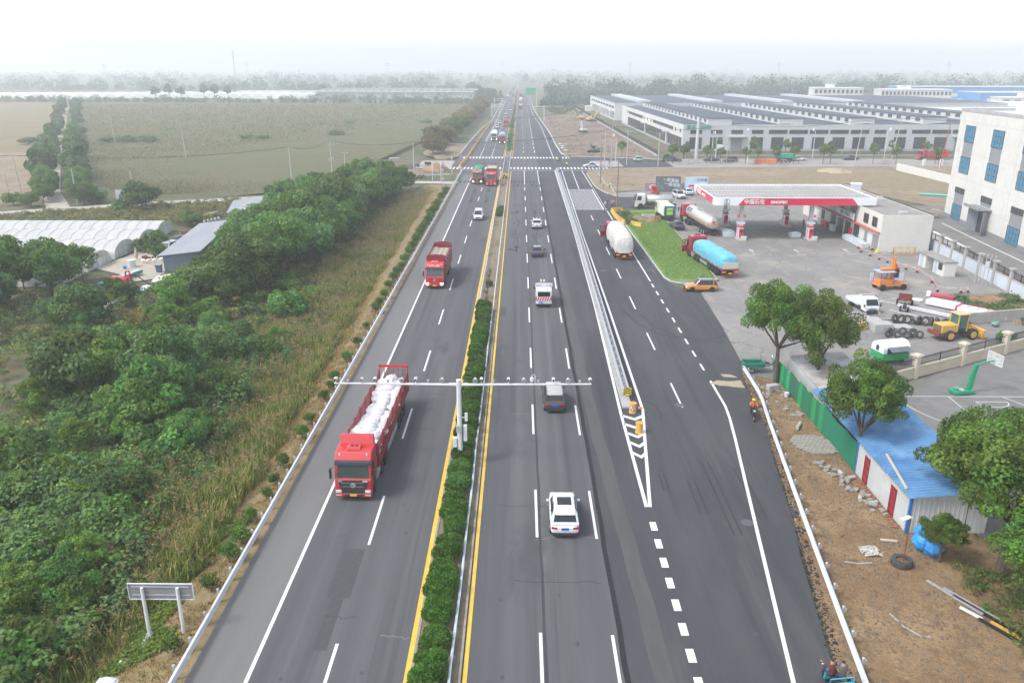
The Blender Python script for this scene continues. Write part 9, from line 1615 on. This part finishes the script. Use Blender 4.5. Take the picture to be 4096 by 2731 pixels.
m=MB(); pts=[(20.9,137),(21.2,133),(20.7,128),(19.8,123),(20.1,119),(19.9,116),(20.8,114.2),(19.6,113.2),(18.9,113.9),(19.4,114.8),(20.3,114),(20.6,112.9),(19.8,112.2),(19.3,112.8)]; m.tube([(x,y,.03)for x,y in pts],.03,5); tag(m.build('hose',M('grey_hose',(.20,.20,.19),(.26,.26,.25),3,.7)),'grey hose coiled on the asphalt beside the lawn kerb','hose')
m=MB(); [m.box(22.4+k*.2,107.4+rp_.uniform(-.15,.15),.12,.5,.2,.12,rp_.uniform(-.4,.4))for k in range(6)]; tag(m.build('stone_scraps',mCBLK),'broken stone scraps at the lawn corner','stones')
# ------------------------------------------------------------------ excavators
def excavator(label,x,y,rz,c,swing=0.,s=1.,boom=((1.2,1.8),(3.2,4.6),(5.2,2.6),(5.6,.9))):
    t=thing('excavator',label,'excavator',(x,y,0),rz); t.scale=(s,)*3; bm=M('excavator_%d'%int(c[0]*100),c,tuple(min(1,q*1.15)for q in c),1.5,.6)
    for sx in (-1,1): m=MB(); m.prism([(-1.9,.15),(1.9,.15),(2.15,.5),(1.9,.85),(-1.9,.85),(-2.15,.5)],sx*1.1-.28,sx*1.1+.28,'x'); m.build('track',mFRAMEB,t)
    m=MB(); m.b2(-.8,.8,-1,1,.5,.95); m.build('undercarriage',mFRAMEB,t); m=MB(); m.b2(-1.25,1.25,-2.3,1.0,1.0,1.9); m.build('house',bm,t,bev=.1); m=MB(); m.b2(-1.2,-.3,.2,1.4,1.5,2.9); cb_=m.build('cab',bm,t,bev=.08); m=MB(); m.b2(-1.22,-.28,.35,1.42,1.95,2.75); m.build('window',mCARG,cb_)
    for i in range(3): (y0,z0),(y1,z1)=boom[i],boom[i+1]; m=MB(); m.tube([(.25,y0,z0),(.25,(y0+y1)/2,(z0+z1)/2+(.25 if i==0 else 0)),(.25,y1,z1)],[.28-.06*i,.30-.08*i,.2-.04*i],4); m.build(('boom','stick','bucket_link')[i],bm,t)
    y1,z1=boom[3]; m=MB(); m.prism([(y1-.5,z1-.1),(y1+.5,z1),(y1+.4,z1-.7),(y1-.2,z1-.8),(y1-.6,z1-.5)],-.25,.75,'x'); m.build('bucket',mFRAMEB,t)
excavator('dark-cabbed excavator with its back to the road at the site corner',25.8,284.5,R(120),(.16,.17,.17),0,.85,((1.0,1.8),(1.6,3.6),(2.4,2.2),(2.6,.9))); excavator('pale excavator with raised boom in the middle of the site',28.5,374,R(20),(.48,.47,.44),0,1.0,((1.2,1.8),(2.6,5.2),(3.0,3.2),(3.4,2.0))); excavator('yellow excavator reaching left over the far earth heap',33.5,468,R(80),(.55,.38,.12),0,1.15); excavator('second yellow excavator behind the far earth heap',39.0,452,R(-60),(.55,.36,.12),0,1.15)
# timber and scrap on the site edge
for i in range(14): m=MB(); l=rp_.uniform(2,4.5); m.b2(-l/2,l/2,-.12,.12,0,.1); tag(m.build('timber_board',mTIMB,None,(33.5+rp_.uniform(-5,5),271+rp_.uniform(-1.5,4),.02+i*.02),rp_.uniform(-.5,.5)),'timber board in the scattered pile beside the street corner','timber','timber boards on the site edge')
for i,(x,y,l)in enumerate(((21.5,358,9),(30,367,6),(36,330,6),(18.5,279.5,5))): m=MB(); m.b2(-l/2,l/2,-.4,.4,0,.15); tag(m.build('timber_board',M('pale_board',(.42,.38,.32),(.5,.46,.4),2,.85),None,(x,y,0),R(6)),('long pale boards laid left of the pale excavator','pale boards below the pale excavator','pale boards right on the site','pale board near the dark-cabbed excavator')[i],'timber')
for i,(x,y)in enumerate(((15.6,300),(15.9,307),(15.4,316),(16.2,292))): m=MB(); m.ball((0,0,.15),.5,8,5,1.5,1,.4,.3,rp_); tag(m.build('white_sacking',mWHITE,None,(x,y,0)),'white sacking scrap outside the far right rail, %s'%('third from the crossing','second from the far end','farthest','nearest the crossing')[i],'sacking')
m=MB(); m.b2(0,6.5,-.05,.05,0,1.5); b=m.build('panel',M('orange_board',(.62,.16,.06),(.7,.22,.08),1.5,.7),None,(72.4,251.3,0),R(-12)); b.name='orange_hoarding'; tag(b,'orange site boards standing on the side street','hoarding')
for i,x in enumerate((70.6,75.2,78.6,109.6)): m=MB(); [m.tube([(k*.4,0,0),(k*.4,0,1.5)],.025,4)for k in range(7)]; m.tube([(0,0,.4),(2.4,0,.4)],.03,4); m.tube([(0,0,1.3),(2.4,0,1.3)],.03,4); tag(m.build('rebar_frame',mRUST,None,(x,246.6,0)),('rebar cage left of the orange boards','rebar cage in front of the orange boards','rebar cage right of the orange boards','rebar cage before the insulator-crowded pole')[i],'rebar frame')
m=MB(); m.b2(-.8,.8,-.6,.6,0,1.5); tag(m.build('concrete_cabinet',mCBLK,None,(50.8,249.2,0),bev=.05),'square grey cabinet on the street kerb','cabinet')
wv=thing('white_wall','long white wall running across the dirt lot','wall',(116.5,245,0)); m=MB(); m.hexa([(-7.8,-10,0),(-7.4,-10,0),(-6.4,-42,0),(-6.0,-42,0),(-7.8,-10,2.0),(-7.4,-10,2.0),(-6.4,-42,2.0),(-6.0,-42,2.0)]); m.build('wall',mWALLW,wv)
for i in range(6): m=MB(); m.box(122+i*5.4,246.3+i*.3,0,.8,.8,1.9); tag(m.build('gate_pillar',mWALLW,bev=.04),'white pillar beside the dirt lot gate, %s from the left'%ORD(i),'pillar','white pillars by the dirt lot')
t=thing('flag_pole','dull red pole by the white wall','pole',(124,240.5,0)); m=MB(); m.cyl((0,0,0),(1.0,0,12.5),.12,8); m.build('pole',M('dull_red_pole',(.32,.08,.08),(.38,.11,.1),2,.6),t); m=MB(); m.cyl((0,0,0),(0,0,.5),.3,8); m.build('foot',mKERB,t)
for i in range(2): m=MB(); m.cyl((0,0,.25),(7-i*2,0,.25),.22,10); tag(m.build('green_pipe',M('turquoise_pipe',(.08,.52,.42),(.12,.6,.48),2,.4),None,(93+i,187.5-i*.6,.0),R(-24)),('long turquoise pipe lying on the dry grass','shorter turquoise pipe beside the long one')[i],'pipe')
m=MB(); [m.box(rp_.uniform(-2.2,2.2),rp_.uniform(-1.5,1.5),k*.07,rp_.uniform(.8,2.4),.25,.07,rp_.uniform(0,3))for k in range(24)]; tag(m.build('timber_heap',mTIMB,None,(81.4,158.5,0)),'heap of old boards at the corner of the cream building','timber'); m=MB(); m.b2(-.4,.4,-.3,.3,0,.5); tag(m.build('blue_crate',MATS['bright_blue_tarp'],None,(79.2,155.0,0),bev=.03),'blue plastic crate by the heap of boards','crate')
m=MB(); m.prism([(71.4,146.5),(75.6,146.0),(74.0,130.4),(71.8,130.7)],-.01,.02); struct('concrete_pad',m,mWALLW); m=MB(); m.strip([(80.6,152),(78.9,138),(77.6,126),(76,112)],.25,.0); struct('yard_line',m,mWPAINT)
m = MB(); m.prism([(58,87.6),(65,88.5),(66.4,101.5),(56.8,100.8)],-.05,.08); struct('soil_bed',m,mSOIL)
# forecourt arrows
for i,(x,y) in enumerate(((37.6,127.2),(44.8,127.0),(53.0,127.6),(58.4,127.8))):
    m=MB(); m.strip([(x,y-1.2),(x,y+.5)],.2,-.008); m.add([(x-.45,y+.4,-.008),(x+.45,y+.4,-.008),(x,y+1.4,-.008)],[(0,1,2)]); o=m.build('direction_arrow',M('worn_white_paint',(.5,.49,.47),(.6,.59,.57),4,.8)); tag(o,kind='structure'); text('进口','arrow_lettering',MATS['worn_white_paint'],o,.7,(x,y-2.4,-.006),(0,0,0),.001,1,.01)
# ------------------------------------------------------------------ left farm yard
gs=MB(); gs.ball((0,0,.42),.24,10,7,.8,1.45,.8); gs.tube([(0,.26,.46),(0,.36,.6),(0,.36,.78),(0,.42,.86)],[.09,.05,.045,.055],8); gs.ball((0,.45,.87),.065,8,5,.9,1.3,.9); gs.add([(-.06,-.3,.5),(.06,-.3,.5),(0,-.46,.58),(0,-.3,.42)],[(0,1,2),(0,2,3),(1,3,2)]); gb_=gs.mesh('body'); gb_.materials.append(M('goose_white',(.72,.72,.70),(.78,.78,.76),6,.8)); gb_.polygons.foreach_set('use_smooth',[True]*len(gb_.polygons)); gq=MB(); gq.add([(-.03,.53,.88),(.03,.53,.88),(0,.53,.84),(0,.62,.85)],[(0,1,3),(1,2,3),(2,0,3)]); gq=gq.mesh('beak'); gq.materials.append(mORANGE); gl_=MB(); [gl_.tube([(s*.09,.02,.3),(s*.09,.0,.14),(s*.09,.04,.0),(s*.09,.14,.0)],[.03,.018,.018,.03],6)for s in (-1,1)]; gl_=gl_.mesh('leg'); gl_.materials.append(mORANGE)
for i,(x,y,a)in enumerate(((-59.8,123.2,70),(-59.0,123.2,-60),(-58.2,123.5,-90),(-57.3,124.2,-80))): t=thing('goose','white goose %s in the farm yard'%('farthest left','second from the left','third from the left','farthest right')[i],'goose',(x,y,-1.38),R(a),'geese in the farm yard'); put('body',gb_,None,t); put('beak',gq,None,t); put('leg',gl_,None,t); t.scale=(1.25,)*3
def tub(name,label,cat,x,y,r0,r1,h,mat,lid=None):
    t=thing(name,label,cat,(x,y,-1.4)); m=MB(); m.cyl((0,0,0),(0,0,h),r0,16,r1); m.build('vessel',mat,t); m=MB(); m.cyl((0,0,h),(0,0,h+.04),r1*1.06,16); m.build('rim',lid or mat,t)
tub('barrel','white plastic barrel in the farm yard','barrel',-60.6,120.9,.55,.62,1.1,mWHITE); tub('bucket','small blue bucket beside the white barrel','bucket',-61.1,119.6,.22,.28,.45,MATS['bright_blue_tarp'])
t=thing('wheeled_bin','blue wheeled bin at the corner of the grey shed','bin',(-54.9,117.6,-1.4)); m=MB(); m.hexa([(-.32,-.3,.05),(.32,-.3,.05),(-.32,.3,.05),(.32,.3,.05),(-.4,-.38,1.15),(.4,-.38,1.15),(-.4,.38,1.15),(.4,.38,1.15)]); m.build('bin_body',M('bin_blue',(.06,.12,.2),(.08,.15,.25),2,.5),t); m=MB(); m.b2(-.44,.44,-.42,.42,1.15,1.25); m.build('lid',mGREYP,t)
for i,(x,y)in enumerate(((-60.9,139.0),(-60.1,139.6))): m=MB(); m.hexa([(-.4,-.4,.05),(.4,-.4,.05),(-.4,.4,.05),(.4,.4,.05),(-.48,-.48,1.25),(.48,-.48,1.25),(-.48,.48,1.25),(.48,.48,1.25)]); tag(m.build('wheeled_bin',M('bin_grey_green',(.14,.17,.16),(.18,.22,.2),2,.6),None,(x,y,-1.4),bev=.04),('grey bin behind the parked farm SUV','greenish bin beside the grey one')[i],'bin')
t=thing('slurry_tank','bright red vacuum tank with hose in the farm bushes','tank',(-56.6,109.0,-1.4),R(80)); m=MB(); m.tube([(0,-1.3,1.0),(0,-1.15,1.0),(0,1.15,1.0),(0,1.3,1.0)],[.35,.6,.6,.35],18); m.build('tank',paintm((.62,.02,.06)),t,smooth=True); m=MB(); m.tube([(0,-.9,1.6),(0,-1.0,2.3),(0,-1.5,2.4),(0,-1.7,1.9)],.12,8); m.cyl((0,-1.7,2.0),(0,-1.7,1.2),.3,12,.1); m.build('cyclone',paintm((.62,.02,.06)),t); m=MB(); m.tube([(0,-1.7,2.0),(.3,-2.6,1.6),(.8,-4.0,.3)],.07,6); m.build('hose',mBLACK,t); [wheel(t,x,0,.35,.2,1 if x>0 else -1)for x in (-.6,.6)]
t=thing('feed_conveyor','long green feed conveyor lying by the red tank','conveyor',(-58.2,112.2,-1.4),R(-14)); m=MB(); m.b2(-.45,.45,-4.2,4.2,.3,.75); m.build('trough',M('conveyor_green',(.03,.26,.18),(.05,.32,.23),2,.5),t); m=MB(); m.b2(-.4,.4,-1.5,4.1,.751,.78); m.build('cover',M('pale_mint',(.42,.55,.5),(.5,.62,.57),2,.6),t); m=MB(); [m.box(x,y,0,.08,.08,.3)for x in (-.4,.4)for y in (-3.5,0,3.5)]; m.build('leg',mGREYP,t)
t=thing('parasol','folded beige parasol standing beside junk in the farm yard','parasol',(-61.9,125.4,-1.4)); m=MB(); m.tube([(0,0,.3),(0,0,.9),(0,0,1.7),(0,0,2.2)],[.1,.3,.16,.03],10); m.build('canopy',M('beige_cloth',(.45,.38,.24),(.52,.45,.3),3,.8),t); m=MB(); m.cyl((0,0,0),(0,0,.5),.03,6); m.build('pole',mGREYP,t)
m=MB(); [m.box(rp_.uniform(-.9,.9),rp_.uniform(-.6,.6),rp_.uniform(0,.3),.5,.4,.4,rp_.uniform(0,3))for _ in range(8)]; tag(m.build('junk_pile',mRUST,None,(-60.6,126.0,-1.4)),'pile of old junk beside the folded parasol','junk')
for i in range(8):
    for j in range(2): m=MB(); m.b2(-1.8,1.8,-.1,.1,0,.16); tag(m.build('timber_beam',mTIMB,None,(-64.5+j*.1,162.6+i*.42,-1.36+j*.5+(i%2)*.18),R(68)),'weathered beam in the stack beside the farm track','timber','beam stack by the farm track')
for i in range(5): m=MB(); m.tube([(-.5,0,0),(0,.1,1.5),(.5,0,0)],.06,5); m.tube([(-.3,.05,.6),(.3,.05,.6)],.05,5); m.ball((0,.1,1.4),.22,8,5,1,.5,1.2); tag(m.build('aerator_frame',mWHITE,None,(-60.9+i*.35,152.2+i*.95,-1.4),.4),'white A-frame %s in the row on the farm track'%ORD(i),'frame','white A-frames on the farm track')
for i,(x,y,s)in enumerate(((-53.6,96.4,1.2),(-52.9,97.2,1.1),(-53.4,99.4,1.0),(-53.0,100.6,1.1),(-52.6,103.5,1.2),(-52.4,105.2,1.3),(-52.2,107.2,1.1),(-52.2,111.0,1.2),(-52.4,112.8,1.3),(-51.4,114.0,1.1))): o=put('sack',sk[i%5],None,None,(x,y,-1.0),i*1.3); o.scale=(1.5*s,1.5*s,1.0*s); tag(o,'white sheeted bundle %s in the row below the farm shed'%ORD(i),'bundle','white bundles below the farm shed')
m=MB(); [m.ball((x,y,.5),.9,10,6,1.4,1.2,.7,.12,rp_)for x,y in ((0,0),(1.2,.4))]; tag(m.build('tarpaulin_heap',M('orange_tarp',(.62,.20,.08),(.7,.27,.12),2,.6),None,(-31.4,214.5,-.4)),'orange tarpaulin heap beside the left side lane','tarpaulin')
m=MB(); [m.cyl((k*.35,-.8,.3+(k%3)*.32),(k*.35,.8,.3+(k%3)*.32),.18,8)for k in range(9)]; tag(m.build('pipe_bundle',mBLACK,None,(-28.8,216.8,-.3)),'bundle of black pipes at the foot of the side lane pole','pipes')
m=MB(); [m.b2(-1.6,1.6,k*.5-.2,k*.5+.2,.0,.5)for k in range(3)]; tag(m.build('concrete_slabs',mKERB,None,(-41,265,-.3),.4),'concrete slabs at the end of the left side street','slabs'); m=MB(); m.ball((-4.2,0,0),.5,10,6,1.3,1,.35,.15,rp_); tag(m.build('plastic_bag',mWHITE,None,(-16.2,31.6,-.75)),'white plastic bag in the creeper below the road sign','rubbish')
m=MB(); m.ball((0,0,0),.32,10,6,1.6,.8,.3,.2,rp_); tag(m.build('plastic_bag',mWHITE,None,(-20.1,33.2,-.8)),'second white plastic scrap near the road sign foot','rubbish')
for i in range(22): m=MB(); l=rp_.uniform(.4,2.2); m.b2(-l/2,l/2,-.1,.1,0,rp_.uniform(.05,.3)); tag(m.build('scrap_piece',MATS[rp_.choice(('sawn_timber','galvanised_steel','rusty_maroon','concrete_block','white_paint'))],None,(rp_.uniform(38.5,50),rp_.uniform(87.5,100),0),rp_.uniform(0,3)),'odd piece of scrap strewn about the machine yard','scrap','scrap strewn in the yard')
# ================================================================== haze
mb = MB(); mb.b2(-6100,6100,-125,8600,-3,88)
hm = bpy.data.materials.new('pale_haze'); hm.use_nodes = True; hn = hm.node_tree; hn.nodes.clear()
pv = hn.nodes.new('ShaderNodeVolumePrincipled'); ho = hn.nodes.new('ShaderNodeOutputMaterial')
pv.inputs['Color'].default_value = (.955,.98,1.0,1); pv.inputs['Density'].default_value = .00064; pv.inputs['Anisotropy'].default_value = .25
hn.links.new(pv.outputs[0],ho.inputs['Volume'])
tag(mb.build('haze',hm),'pale grey haze hanging over the whole plain','haze',kind='stuff')
